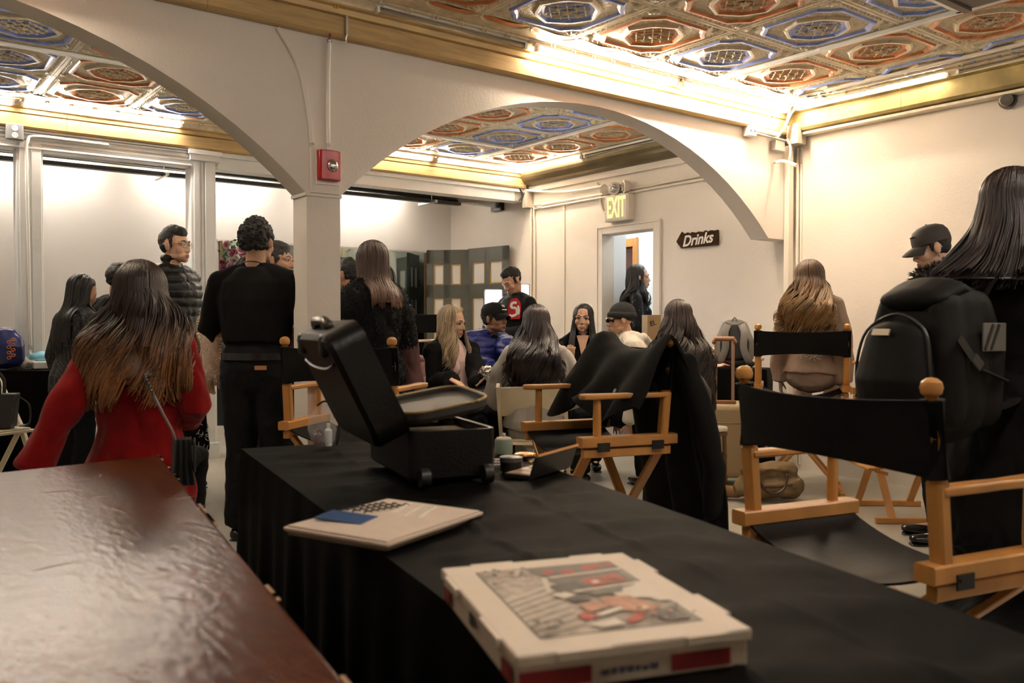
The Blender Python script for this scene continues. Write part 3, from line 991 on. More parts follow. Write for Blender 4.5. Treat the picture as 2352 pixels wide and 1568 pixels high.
# ---- brown varnished counter
m_varn = mat('brown_varnished_wood', (0.050, 0.010, 0.004), 0.25, var=.45, vscale=3.2, stretch=(1.6, .5, 1), bump=.20, bscale=38, color2=(.10, .028, .010), spec=.14)
t = thing('counter', 'glossy brown varnished wooden counter with scratched top', 'counter', (0, 0, 0))
CQ = [(.36, .30), (.806, 2.919), (-.55, 2.73), (-.75, .30)]
b = MB(); b.prism(CQ, (0, 0, .715), (1, 0, 0), (0, 1, 0), (0, 0, .045)); b.build('worktop', m_varn, t, smooth=False, bevel=.008, seg=3)
cen = Vector((-.03, 1.55, 0))
ci = [cen + (Vector((*p, 0)) - cen) * .94 for p in CQ]
b = MB(); b.prism([(p.x, p.y) for p in ci], (0, 0, .06), (1, 0, 0), (0, 1, 0), (0, 0, .655)); b.build('cabinet_body', mat('dark_brown_wood', (.05, .018, .01), .4), t, smooth=False)
b = MB(); b.prism([((p - cen) * .97 + cen).to_2d() for p in ci], (0, 0, 0), (1, 0, 0), (0, 1, 0), (0, 0, .06)); b.build('plinth', m_black, t, smooth=False)
# worn lighter rim along the front edge and scratches in the varnish
rnd = random.Random(5)
m_scr = mat('scratch_in_varnish', (.30, .17, .09), .5)
b = MB()
for i in range(46):
    u, v = rnd.random(), rnd.random() ** .7
    p = Vector((*CQ[0], 0)).lerp(Vector((*CQ[3], 0)), u).lerp(Vector((*CQ[1], 0)).lerp(Vector((*CQ[2], 0)), u), v)
    a = rnd.uniform(0, PI); L = rnd.uniform(.02, .09); c = rnd.uniform(-.4, .4)
    pts = [p + Vector((math.cos(a + c * k / 5) * L * k / 5, math.sin(a + c * k / 5) * L * k / 5, .7601)) for k in range(6)]
    b.tube(pts, [.0002, .0006, .0009, .0009, .0006, .0002], 4)
b.build('scratches', m_scr, t)['kind'] = 'stuff'
b = MB(); e0, e1 = Vector((*CQ[0], .7595)), Vector((*CQ[1], .7595)); 
for k in range(14):
    a = rnd.random(); L = rnd.uniform(.01, .05)
    b.bar(e0.lerp(e1, a), e0.lerp(e1, min(1, a + L)), .006, .002)
b.build('worn_edge', m_scr, t, smooth=False)['kind'] = 'stuff'

# ---- table at the left back and table at the right back
TL_ = [cw(-5.2, 6.60), cw(-3.42, 6.60), cw(-3.42, 7.02), cw(-5.2, 7.02)]
folding_table('folding_table', 'table under black cloth in front of the white timber posts', TL_, .825)
quad_cloth('tablecloth', 'black tablecloth under the plastic bags by the white posts', TL_, .83, 'black tablecloths', ripples=False)
TR_ = [cw(1.48, 6.98), cw(1.98, 6.80), cw(2.12, 7.12), cw(1.63, 7.32)]
folding_table('folding_table', 'small table under black cloth holding the grey backpack', TR_, .825)
quad_cloth('tablecloth', 'black tablecloth under the grey backpack by the right wall', TR_, .83, 'black tablecloths', ripples=False)

# ------------------------------------------------------------------ figures
def skin(name, c): return mat('skin_' + name, c, .5, var=.06, vscale=12, spec=.35)


SK_MED = skin('medium', (.52, .30, .19)); SK_LIGHT = skin('light', (.62, .38, .26)); SK_TAN = skin('tan', (.40, .22, .13)); SK_DEEP = skin('deep', (.30, .16, .09))
LIP = mat('lips', (.38, .12, .10), .4); LIPN = mat('nude_lips', (.42, .17, .13), .35)
EYEW = mat('eye_white', (.50, .45, .41), .3); IRIS = mat('dark_iris', (.03, .018, .01), .15)
HAIR_BLK = mat('black_hair', (.012, .009, .008), .42, island=.7, spec=.5)
HAIR_DKB = mat('dark_brown_hair', (.020, .011, .008), .40, island=.7, color2=(.048, .026, .017))
HAIR_BRN = mat('brown_hair', (.055, .026, .013), .42, island=.5, color2=(.13, .062, .03))
HAIR_BLD = mat('blonde_hair', (.28, .19, .10), .4, island=.5, color2=(.62, .48, .30))
HAIR_GRY = mat('greying_hair', (.05, .042, .036), .5, island=.4, color2=(.14, .12, .10))
HAIR_SHORT = mat('short_black_hair', (.010, .008, .007), .6, bump=.8, bscale=160)
STUB_T = mat('stubble', (.34, .195, .13), .6); LASH = mat('lash_black', (.008, .006, .005), .5)


def ombre(name, c0, c1, z0, z1):
    m = mat(name, c0, .4, island=.5)
    nt = m.node_tree; b = nt.nodes['Principled BSDF']
    tc = nt.nodes.new('ShaderNodeTexCoord'); sp = nt.nodes.new('ShaderNodeSeparateXYZ'); mr = nt.nodes.new('ShaderNodeMapRange')
    mr.inputs['From Min'].default_value = z0; mr.inputs['From Max'].default_value = z1
    nt.links.new(tc.outputs['Object'], sp.inputs[0]); nt.links.new(sp.outputs['Z'], mr.inputs['Value'])
    old = b.inputs['Base Color'].links[0].from_socket
    mx = nt.nodes.new('ShaderNodeMix'); mx.data_type = 'RGBA'
    g = nt.nodes.new('ShaderNodeNewGeometry'); mu = nt.nodes.new('ShaderNodeMath'); mu.operation = 'MULTIPLY'
    ad = nt.nodes.new('ShaderNodeMath'); ad.operation = 'ADD'; ad.inputs[1].default_value = .35
    nt.links.new(g.outputs['Random Per Island'], ad.inputs[0])
    nt.links.new(mr.outputs['Result'], mu.inputs[0]); nt.links.new(ad.outputs[0], mu.inputs[1]); mu.use_clamp = True
    nt.links.new(mu.outputs[0], mx.inputs['Factor'])
    nt.links.new(old, mx.inputs['A']); mx.inputs['B'].default_value = (*c1, 1)
    nt.links.new(mx.outputs['Result'], b.inputs['Base Color'])
    return m


def cloth(name, c, rough=.8, **k): return mat('cloth_' + name, c, rough, spec=k.pop('spec', .12), **k)


C_BLK = cloth('black', (.0042, .0039, .0036)); C_BLK2 = cloth('black_denim', (.0055, .0055, .006), .7)
C_SHOE = mat('black_shoe_leather', (.010, .009, .009), .22)


def V(x, y, z): return Vector((x, y, z))


class Person:
    def __init__(s, label, loc, rz, h=1.72, sex='f', seat=None, lean=0.0, leanx=0.0, head=(0, 0, 0), sk=None, hd=None, foot=0.0, build=1.0):
        s.sex, s.h, s.k = sex, h, h / 1.72
        s.t = thing('person', label, 'person', loc, rz)
        s.sk = sk or SK_MED
        k = s.k
        J = s.J = {}
        m = sex == 'm'
        s.bw = build * (1.08 if m else 1.0)
        hz = .92 * k if seat is None else seat + .085
        J['hip'] = V(0, 0, hz)
        up = V(math.sin(leanx), math.sin(lean) * math.cos(leanx), math.cos(lean) * math.cos(leanx))
        s.up = up
        fw = V(0, math.cos(lean), -math.sin(lean))
        s.fw = fw; s.rt = V(1, 0, 0)

        def sp(d, f=0): return J['hip'] + up * d * k + fw * f * k
        J['waist'] = sp(.14, .008); J['ribs'] = sp(.27, .0); J['chest'] = sp(.37, .0); J['shl'] = sp(.465, -.015); J['neck'] = sp(.535, -.012)
        J['head'] = J['neck'] + (up * .138 + fw * .035) * k if hd is None else Vector(hd)
        sw = (.188 if m else .162) * k * build
        for q, n in ((-1, 'L'), (1, 'R')):
            J['sh' + n] = J['shl'] + V(q * sw, 0, 0) + up * -.01
            J['el' + n] = J['sh' + n] + V(q * .055, -.03, -.285 * k)
            J['wr' + n] = J['el' + n] + V(q * .0, .05, -.25 * k)
            J['hd' + n] = V(0, .15, -1); J['pn' + n] = V(-q, 0, 0); J['cu' + n] = .35
            J['hj' + n] = J['hip'] + V(q * .088 * k, 0, -.02)
            if seat is None:
                J['kn' + n] = V(q * .10, .02, .49 * k); J['an' + n] = V(q * .105, -.02, .085); J['toe' + n] = V(q * .13, .16, .03)
            else:
                J['kn' + n] = V(q * .11, .43 * k, seat + .055); J['an' + n] = V(q * .10, .40 * k, .085 + foot); J['toe' + n] = V(q * .12, .58 * k, .03 + foot)
        yaw, pit, rol = head
        s.HM = Matrix.Translation(J['head']) @ (Matrix.Rotation(yaw, 4, 'Z') @ Matrix.Rotation(pit, 4, 'X') @ Matrix.Rotation(rol, 4, 'Y')) @ Matrix.Diagonal((k * .98, k * .98, k * .98, 1))
        s.HI = s.HM.inverted()
        s.hm_parts = []

    # ---------- body
    def head_mb(s, b):
        b.M = s.HM
        m = s.sex == 'm'
        b.ell((0, -.014, .030), (.075, .095, .086), 20, 14)
        b.ell((0, .018, -.022), (.064, .070, .074), 18, 12)
        jw = .050 if m else .044
        b.ell((0, .036, -.066), (jw, .052, .042), 16, 10)
        b.ell((0, .062, -.094), (.026 if m else .020, .022, .019), 12, 8)
        for q in (-1, 1):
            b.ell((q * .033, .050, -.030), (.029, .030, .030), 14, 10)
            b.limb([(q * .010, .083, .018), (q * .030, .080, .022), (q * .050, .064, .014)], [.009, .0095, .009], 8)
            b.ell((q * .032, .066, .001), (.018, .016, .011), 10, 8)
            b.ell((q * .079, -.008, -.006), (.010, .021, .032), 10, 8, R=Matrix.Rotation(q * -.35, 3, 'Z'))
            b.ell((q * .011, .089, -.040), (.0085, .010, .0075), 8, 6)
            b.ell((q * .046, .012, -.066), (.014, .026, .018), 10, 7)
        b.limb([(0, .082, .012), (0, .090, -.012), (0, .099, -.034)], [.0075, .0085, .0105], 10)
        b.limb([(0, .094, -.038), (0, .086, -.048)], [.008, .006], 8)
        b.limb([(-.021, .078, -.067), (0, .091, -.0645), (.021, .078, -.067)], [.0045, .0072, .0045], 8)
        b.limb([(-.018, .079, -.075), (0, .090, -.0775), (.018, .079, -.075)], [.0045, .0082, .0045], 8)
        b.M = None

    def hand_mb(s, b, n):
        J = s.J
        w = Vector(J['wr' + n]); d = Vector(J['hd' + n]).normalized(); pn = Vector(J['pn' + n]); pn = (pn - d * pn.dot(d)).normalized()
        lat = d.cross(pn).normalized()
        side = 1 if n == 'R' else -1
        k = s.k * (1.0 if s.sex == 'm' else .9)
        # thumb side
        ts = lat * side
        cu = J['cu' + n]
        b.tube([w - d * .02, w + d * .02 * k, w + d * .06 * k, w + d * .092 * k], [(.026 * k, .019 * k), (.033 * k, .017 * k), (.041 * k, .0155 * k), (.040 * k, .012 * k)], 12, up=pn)
        for i, (L, r) in enumerate(((.070, .0082), (.078, .0086), (.072, .0082), (.057, .0074))):
            off = (-.030 + .020 * i) * k
            p = w + d * (.086 - .004 * abs(i - 1.2)) * k - ts * off
            dd = (d - ts * (i - 1.4) * .05).normalized()
            pts, rs = [p - dd * .015, p], [r * k, r * k]
            a = cu * (1 + .12 * i)
            for j, f in enumerate((.44, .31, .25)):
                dd = (Quaternion(lat, 0) @ dd)
                ang = a * (.8 if j == 0 else 1.1)
                ax = d.cross(pn).normalized()
                dd = (dd * math.cos(ang) + pn * math.sin(ang) * (1 if True else 1) if j == 0 else (dd * math.cos(ang) + (pn * dd.dot(d) - d * dd.dot(pn)) * math.sin(ang))).normalized()
                p = p + dd * L * f * k
                pts.append(p); rs.append(r * k * (1 - .1 * (j + 1)))
            b.limb(pts, rs, 8)
        p0 = w + d * .022 * k + ts * .022 * k
        p1 = p0 + (d * .55 + ts * .75 + pn * .25).normalized() * .036 * k
        p2 = p1 + (d * .85 + ts * .35 + pn * (.25 + cu * .4)).normalized() * .030 * k
        p3 = p2 + (d * .95 + ts * .05 + pn * (.3 + cu * .6)).normalized() * .024 * k
        b.limb([p0, p1, p2, p3], [.013 * k, .0105 * k, .0095 * k, .008 * k], 8)

    def torso(s, b, inf=0.0, lo='hip', bust=True, neck=False, drop=None, flare=0.0, shoulders=True, tuck=False):
        J, k, w = s.J, s.k, s.bw
        m = s.sex == 'm'
        A = [('hip', (.165, .112) if m else (.172, .118)), ('waist', (.148, .105) if m else (.130, .094)), ('ribs', (.160, .114) if m else (.142, .102)), ('chest', (.178, .118) if m else (.154, .104)), ('shl', (.158, .088) if m else (.140, .078)), ('neck', (.066, .060) if m else (.056, .052))]
        pts, rs = [], []
        if drop is not None:
            for i in range(3, 0, -1):
                t = i / 3
                pts.append(J['hip'] + V(0, 0, -drop * t)); q = A[0][1]; rs.append(((q[0] * w * k + inf) * (1 + flare * t), (q[1] * w * k + inf) * (1 + flare * t)))
        else:
            pts.append(J['hip'] - s.up * .07 * k); rs.append((.145 * w * k + inf, .098 * w * k + inf))
        if tuck: pts, rs, A = [J['hip'] + s.up * .075 * k], [(.150 * w * k + inf * .4, .105 * w * k + inf * .4)], A[1:]
        for nme, q in A:
            pts.append(J[nme]); rs.append((q[0] * w * k + inf, q[1] * w * k + inf))
        b.tube(pts, rs, 22, up=V(0, 1, 0))
        if bust and not m:
            for q in (-1, 1): b.ell(J['ribs'].lerp(J['chest'], .55) + V(q * .065 * k, 0, 0) + s.fw * (.082 * k + inf * .6), (.06 * k, .05 * k, .062 * k), 12, 9)
        if shoulders:
            for n in 'LR':
                b.limb([J['neck'] - s.up * .022, J['neck'].lerp(J['sh' + n], .5) + s.up * .004, J['sh' + n] - V((-1 if n == 'L' else 1) * .012, 0, 0)], [(.046 * k + inf * .6), (.050 * k + inf * .55), (.053 * k * w + inf * .55)], 12)
        if m and bust:
            b.ell(J['chest'] + s.fw * .04 * k, (.15 * k * w + inf, .085 * k + inf, .1 * k), 14, 9)

    def arm(s, b, n, inf=0.0, to=1.0, cuff=0.0):
        J, k, w = s.J, s.k, (1.12 if s.sex == 'm' else .95)
        sh, el, wr = J['sh' + n], J['el' + n], J['wr' + n]
        pts = [sh, sh.lerp(el, .5), el, el.lerp(wr, .35), wr]
        rs = [.052 * k * w + inf * .75, .048 * k * w + inf, .040 * k * w + inf, .040 * k * w + inf, .027 * k * w + inf + cuff]
        if to < 1:   # sleeve that ends part way
            L1 = (el - sh).length; L2 = (wr - el).length; tot = to * (L1 + L2)
            if tot <= L1: pts = [sh, sh.lerp(el, .5 * tot / L1), sh.lerp(el, tot / L1)]; rs = [rs[0], rs[1], rs[1] + .002]
            else: pts = [sh, sh.lerp(el, .5), el, el.lerp(wr, (tot - L1) / L2)]; rs = rs[:3] + [rs[3] + cuff]
        b.limb(pts, rs, 14, end=.25 if (to < 1 or cuff) else 1.0)

    def leg(s, b, n, inf=0.0, to=1.0):
        J, k, w = s.J, s.k, s.bw
        hj, kn, an = J['hj' + n], J['kn' + n], J['an' + n]
        calf = kn.lerp(an, .35) + (kn - an).normalized().cross(V(1, 0, 0)) * .012
        b.limb([hj, hj.lerp(kn, .5), kn, calf, kn.lerp(an, .75), an], [.088 * k * w + inf, .074 * k * w + inf, .057 * k * w + inf, .056 * k * w + inf, .043 * k * w + inf, .037 * k * w + inf], 16)

    def body(s, voxel=.0055, beard=None, lips=LIP, chest_open=True, legs=True):
        b = MB()
        s.head_mb(b)
        J, k = s.J, s.k
        hb = s.HM @ V(0, -.022, -.055)
        b.limb([hb, J['neck'].lerp(hb, .35), J['neck'] - s.up * .03], [.052 * k if s.sex == 'm' else .044 * k, .053 * k if s.sex == 'm' else .044 * k, .064 * k], 16)
        s.torso(b, -.014, bust=False, shoulders=True)
        for n in 'LR':
            s.arm(b, n, -.004); s.hand_mb(b, n)
            s.leg(b, n, -.012)
            J = s.J
            b.limb([J['an' + n] - V(0, .0, .02), J['an' + n].lerp(J['toe' + n], .45) - V(0, 0, .008), J['an' + n].lerp(J['toe' + n], .7)], [.026, .018, .014], 10)
        bd = beard

        def region(p):
            q = s.HI @ p
            if (q.x / .0235) ** 2 + ((q.z + .0712) / .0110) ** 2 < 1 and q.y > .074: return 1
            if bd and q.z > -.125 and q.y > .0 and (q.z < -.088 + .010 * math.sin(q.x * 60) or (s.jaw and abs(q.x) > .040 and q.z < -.040 and q.y < .066) or (abs(q.x) < .027 and -.058 < q.z < -.049 and q.y > .08)): return 2
            return 0
        o = organic('body', b, voxel, [s.sk, lips] + [STUB_T if not bd or bd is True else bd], s.t, smooth=2, region=region)
        return o

    def eyes(s, brow=HAIR_BLK, look=(0, 0), shut=0.0, shadow=None, lash=.0016, browr=.0028):
        for q in (-1, 1):
            b = MB(); b.M = s.HM
            c = V(q * .0315, .0712, .0005)
            b.mi(0).ell(c, (.0128, .0122, .0078 * (1 - .55 * shut)), 14, 10)
            g = V(look[0] * .006, .0098, look[1] * .004 - .002 * shut)
            b.mi(1).ell(c + g, (.0058, .0034, .0058 * (1 - .5 * shut)), 12, 8)
            # upper lash line and lid
            b.mi(2).limb([c + V(-.0145 * 1, .006, -.002), c + V(-.006, .0118, .0068 - .006 * shut), c + V(.006, .0118, .0068 - .006 * shut), c + V(.0145, .0055, .0 - .002 * shut)], [.001, lash, lash, .0012], 6)
            b.mi(3).limb([c + V(-.0135, .0045, .002), c + V(-.005, .0095, .0098 - .003 * shut), c + V(.005, .0095, .0098 - .003 * shut), c + V(.0135, .004, .003)], [.003, .0048 + .002 * shut, .0048 + .002 * shut, .003], 8)
            b.build('eye', [EYEW, IRIS, LASH, shadow or s.sk], s.t)
            b = MB(); b.M = s.HM
            b.limb([(q * .012, .0905, .021), (q * .030, .0885, .0285), (q * .048, .0715, .0245)], [browr, browr * 1.15, browr * .45], 8)
            b.build('eyebrow', brow, s.t)

    # ---------- clothes
    inf_top = 0.0; has_hood = False; jaw = False

    def top(s, name, m, inf=.018, tuck=False, to=1.0, cuff=.006, drop=None, flare=0.0, fold=.006, voxel=.009, bust=True, collar=0.0, quilt=0.0, hood=None, sleeves='LR', pitch=.065, extra=None, cut=None, fscale=9, mats=None, region=None, smooth=2):
        s.inf_top = max(s.inf_top, inf); s.has_hood = s.has_hood or bool(hood)
        b = MB()
        s.torso(b, inf, drop=drop, flare=flare, bust=bust, tuck=tuck)
        for n in sleeves: s.arm(b, n, inf * .85, to, cuff)
        J, k = s.J, s.k
        if collar:
            hb = s.HM @ V(0, -.03, -.05)
            b.tube([J['neck'] - s.up * .05, J['neck'] + (hb - J['neck']).normalized() * collar], [(.082 * k, .078 * k), (.070 * k, .072 * k)], 16)
        if hood:
            # folded hood lying behind the neck
            c = J['neck'] - s.fw * .075 * k - s.up * .01
            b.limb([c + V(-.095, .055, .02), c + V(-.075, -.03, -.005), c + V(0, -.065, -.045), c + V(.075, -.03, -.005), c + V(.095, .055, .02)], [.032, .042, .055, .042, .032], 12)
            b.ell(c + V(0, -.055, -.075), (.07, .03, .06), 12, 8)
        if extra: extra(b)
        seed = hash(name) % 50 if False else len(name) * 1.7

        def disp(p, n_):
            q = p * fscale
            a = mnoise.noise(V(q.x + seed, q.y, q.z * .55)) + .5 * mnoise.noise(V(q.x * 2.3, q.y * 2.3 + seed, q.z * 1.3))
            d = fold * (abs(a) * 1.6 - .5)
            if quilt:
                ph = (p.z % pitch) / pitch
                d += quilt * (math.sin(PI * ph) ** .55 - .6)
                d += quilt * .25 * mnoise.noise(p * 30)
            return d
        return organic(name, b, voxel, mats or m, s.t, smooth=smooth, disp=disp, region=region)

    def trousers(s, name='trousers', m=None, inf=.012, fold=.006, voxel=.010, flare=0.0):
        b = MB(); J, k, w = s.J, s.k, s.bw
        b.limb([J['hip'] + s.up * .09 * k, J['hip'], J['hip'] - V(0, 0, .05)], [((.150 if s.sex == 'm' else .142) * w * k + inf, .105 * k + inf), ((.168 if s.sex == 'm' else .175) * w * k + inf, .118 * k + inf), (.15 * w * k + inf, .11 * k + inf)], 20)
        for n in 'LR':
            hj, kn, an = J['hj' + n], J['kn' + n], J['an' + n]
            e = an - (an - kn).normalized() * .0
            b.limb([hj + V(0, 0, -.02), hj.lerp(kn, .5), kn, kn.lerp(an, .5), e], [.092 * k * w + inf, .078 * k * w + inf, .062 * k * w + inf, .058 * k * w + inf + flare * .5, .050 * k * w + inf + flare], 16, end=.3)

        def disp(p, n_):
            q = p * 11
            return fold * (abs(mnoise.noise(V(q.x, q.y, q.z * .8)) + .4 * mnoise.noise(q * 2.2)) * 1.6 - .5)
        return organic(name, b, voxel, m or C_BLK2, s.t, smooth=2, disp=disp)

    def skirt(s, name, m, length, w0=.17, w1=.22, inf=.015, fold=.012):
        b = MB(); J = s.J
        h = J['hip']
        b.tube([J['waist'], h + V(0, 0, .03), h - V(0, 0, length * .5), h - V(0, 0, length)], [(.15, .11), (w0 + inf, .13 + inf), ((w0 + w1) / 2, .17), (w1, .2)], 24, up=V(0, 1, 0))
        return organic(name, b, .012, m, s.t, smooth=2, disp=lambda p, n_: fold * math.sin(math.atan2(p.y, p.x) * 11 + p.z * 2))

    def shoes(s, m=None, heel=0.0, sole=None):
        for n in 'LR':
            J = s.J; an, toe = J['an' + n], J['toe' + n]
            b = MB()
            d = V(toe.x - an.x, toe.y - an.y, 0).normalized()
            gz = min(toe.z, an.z - .055) - .03
            base = V(an.x, an.y, gz + .034)
            b.limb([base - d * .035, base + d * .03, base + d * .10, base + d * .175], [(.036, .034), (.039, .034), (.045, .03), (.036, .022)], 14)
            b.tube([V(an.x, an.y, gz + .04), an + V(0, 0, .01)], [(.04, .042), (.038, .04)], 12)
            o = organic('shoe', b, .008, m or C_SHOE, s.t, smooth=2)
            b = MB(); b.limb([base - d * .045 + V(0, 0, -.03), base + d * .05 + V(0, 0, -.03), base + d * .185 + V(0, 0, -.030)], [(.037, .008), (.04, .008), (.036, .008)], 12)
            b.build('sole', sole or m_black, o)

    # ---------- hair
    def hair_short(s, m=HAIR_SHORT, top=.018, back=.006, side=.004, quiff=0.0, curl=.004, front=.050, voxel=.006, length=0.0, fade=False):
        b = MB(); b.M = s.HM
        if fade: b.ell((0, -.024, .044), (.0765 + side, .094 + back, .080), 22, 14)
        else: b.ell((0, -.022, .036), (.076 + side, .096 + back, .086), 22, 14)
        b.ell((0, -.012, .050 + top * .5), (.066, .086, .074 + top * .6), 20, 12)
        b.ell((0, .030 + quiff * .4, .078 + top * .3), (.056, front * .95, .034 + top * .5 + quiff * .3), 16, 10)
        b.ell(*(((0, -.036, .006), (.071 + side, .071 + back, .058)) if fade else ((0, -.045, -.012 - length), (.066 + side, .060 + back * .4, .042))), 16, 10)
        for q in (-1, 1): b.limb([(q * .072, .012, .03), (q * .074, .018, -.012)], [.011, .006], 8)
        b.M = None
        sc = 22
        return organic('hair', b, voxel, m, s.t, smooth=1, disp=lambda p, n_: curl * (1.2 * mnoise.noise(p * sc * 1.6) + .8 * mnoise.noise(p * sc * 4)))

    def hair_long(s, m, length=.45, w=.12, depth=.07, wave=.0, n=520, part=0.0, open_=.95, back=.10, seed=1, rad=.0042, layered=.35, flip=0.0, frontlen=.9, cover=1.0, curl=7.0, lift=.014, fall=None, bow=.9):
        """hair hanging from the crown: a shaped mass plus several hundred combed locks.
        open_: half-angle (radians) left free for the face; length below the chin line; w: half width at the tips"""
        k = s.k
        rnd = random.Random(seed)
        H = s.HM
        dn = V(0, 0, -1) if fall is None else Vector(fall).normalized()
        R3 = H.to_3x3()
        cols = []
        hc = H.translation

        def path(phi, u, jit, last):
            """phi azimuth from the face (0 front, pi back); u 0..1 distance of root from parting"""
            pts = []
            sx, cy = math.sin(phi), math.cos(phi)
            # over the skull
            for i in range(6):
                t = (.08 + u * .30) + (1 - (.08 + u * .30)) * i / 5
                a = t * PI / 2 * 1.06
                r = (.078 + lift + jit * .5) * math.sin(a), (.098 + lift + jit * .5) * math.sin(a)
                q = V(sx * r[0] + part * (1 - t), cy * r[1] - .022 - .006, .034 + (.090 + lift + jit * .4) * math.cos(a))
                if cy > .2 and t > .55: q.x *= 1 + .05 * (t - .55)
                pts.append(H @ q)
            # then down
            e = pts[-1]
            loc = H.inverted() @ e
            T = V(sx * w, (cy * depth if cy < 0 else cy * depth * .9) - back * (.35 + .65 * max(0, -cy)) , 0)
            base = hc + (Matrix.Rotation(math.atan2(R3[1][0], R3[0][0]), 3, 'Z') @ T) if False else None
            yw = Matrix.Rotation(s.hyaw, 3, 'Z')
            tip = hc + yw @ T
            L = (length + .10) * (1 - layered * jitL[0])
            if cy > -.1: L *= frontlen
            N = 18
            tip = V(tip.x, tip.y, hc.z) + dn * L
            pts0 = pts; pts = []
            for i in range(1, N + 1):
                t = i / N
                ss = t ** .8
                p = V(e.x + (tip.x - e.x) * (ss ** 1.3), e.y + (tip.y - e.y) * (ss ** bow), e.z + (tip.z - e.z) * t)
                pts.append(push(p))
            for it in range(4):
                q_ = [pts0[-1]] + pts
                pts = [(q_[i_ - 1] + q_[i_] * 2 + q_[min(i_ + 1, N)]) / 4 for i_ in range(1, N + 1)]
            pts = [push(p) for p in pts]
            q_ = [pts0[-1]] + pts
            pts = [(q_[i_ - 1] + q_[i_] * 2 + q_[min(i_ + 1, N)]) / 4 for i_ in range(1, N + 1)]
            if wave:
                for i in range(1, N + 1):
                    t = i / N
                    ph = t * curl + phi * 2.0 + jitL[1]
                    am = wave * min(1, t * 1.5)
                    off = yw @ V(math.cos(phi), -math.sin(phi), 0) * am * math.sin(ph) + yw @ V(math.sin(phi), math.cos(phi), 0) * am * .8 * (math.cos(ph) + .8)
                    pts[i - 1] = pts[i - 1] + off + V(0, 0, am * .5 * math.cos(ph * 1.0 + 1))
            return pts0 + pts
        J = s.J; m_ = s.sex == 'm'
        sec = []
        for nme, q in (('hip', (.172, .118)), ('waist', (.135, .096)), ('ribs', (.145, .104)), ('chest', (.185, .108)), ('shl', (.205, .088)), ('neck', (.085, .062))):
            sec.append((J[nme].z, J[nme].x, J[nme].y, q[0] * k + s.inf_top + .008, q[1] * k + s.inf_top + .010))

        def push(p):
            if p.z > sec[-1][0] or p.z < sec[0][0] - .2: return p
            for a_, c_ in zip(sec[:-1], sec[1:]):
                if p.z <= c_[0]: break
            t = min(1, max(0, (p.z - a_[0]) / (c_[0] - a_[0])))
            z_, cx, cy, rx, ry = [u_ + (v_ - u_) * t for u_, v_ in zip(a_, c_)]
            if s.has_hood and p.y < cy and abs(p.x - cx) < .18: 
                hz = (J['neck'].z - .02 - p.z)
                if 0 < hz + .06 < .24: ry += .105 * math.sin(PI * min(1, max(0, (hz + .06) / .24))) * (1 - (abs(p.x - cx) / .18) ** 2)
            dx, dy = p.x - cx, p.y - cy
            if (dx / rx) ** 2 + (dy / ry) ** 2 < 1:
                e_ = ry * math.sqrt(max(0, 1 - (dx / rx) ** 2))
                return V(p.x, cy + (e_ if dy > .02 else -e_), p.z)
            return p
        jitL = [0.0, 0.0]
        s.hyaw = math.atan2(R3[1][0], R3[0][0])
        b = MB()
        # inner mass
        rings = None
        nphi = 26
        span = PI * 2 - open_ * 2
        cset = []
        for j in range(nphi):
            phi = open_ + span * j / (nphi - 1)
            jitL[0] = .5; jitL[1] = 0
            cset.append(path(phi, 0, -.006, 0))
        grid = [[c[i] for c in cset] for i in range(len(cset[0]))]
        b.sheet(grid, .004)
        nc = max(24, n // 9)
        clumps = []
        for c_ in range(nc):
            phi = open_ + span * (c_ + rnd.uniform(.1, .9)) / nc
            if rnd.random() < .10: phi = open_ + rnd.random() * .25 if rnd.random() < .5 else PI * 2 - open_ - rnd.random() * .25
            clumps.append((phi, rnd.random(), rnd.uniform(-1.2, 1.2), rnd.random(), rnd.uniform(-.002, .006)))
        for i in range(n):
            cphi, cl, cph, cu_, cj = clumps[i % nc]
            phi = min(PI * 2 - open_, max(open_, cphi + rnd.gauss(0, .045)))
            jitL[0] = min(1, max(0, cl + rnd.gauss(0, .08))); jitL[1] = cph + rnd.gauss(0, .12)
            pts = path(phi, min(1, max(0, cu_ + rnd.gauss(0, .2))), cj + rnd.uniform(-.003, .003), 1)
            r0 = rad * rnd.uniform(.7, 1.25)
            m_ = len(pts)
            rs = [(r0 * (.6 if q < 2 else 1) * (1 - .75 * max(0, (q / (m_ - 1) - .55) / .45)), r0 * .45) for q in range(m_)]
            b.tube(pts, rs, 4, cap=False)
        b.M = s.HM; b.ell((0, -.028, .052), (.078 + lift * .45, .092 + lift * .25, .070 + lift * .5), 22, 12, R=Matrix.Rotation(.62, 3, 'X')); b.M = None
        o = b.build('hair', m, s.t, smooth=True, angle=180)
        return o

    def cap(s, m, logo=None, brim=.075, name='cap'):
        b = MB(); b.M = s.HM
        prof = [(.0825 * 1.02, .0), (.0835, .025), (.080, .052), (.066, .080), (.040, .097), (.012, .103), (.001, .104)]
        for i in range(1):
            vs = []
            n = 28
            for r, z in prof:
                for j in range(n):
                    a = 2 * PI * j / n
                    vs.append(V(r * 1.02 * math.sin(a), r * 1.24 * math.cos(a) - .014, z + .030))
            b.add(vs, [(q * n + j, q * n + (j + 1) % n, (q + 1) * n + (j + 1) % n, (q + 1) * n + j) for q in range(len(prof) - 1) for j in range(n)])
        o = b.build(name, m, s.t)
        b = MB(); b.M = s.HM
        rows = []
        for i in range(7):
            t = i / 6
            rows.append([V(.074 * math.sin(a) * (1 - .10 * t), .084 * math.cos(a) - .012 + t * (brim + .0) * (math.cos(a) ** .5) + .0, .034 - .030 * t * t - .028 * (math.sin(a) ** 2) * t) for a in [(-1.25 + 2.5 * j / 16) for j in range(17)]])
        b.sheet(rows, .004)
        b.build('brim', m, o)
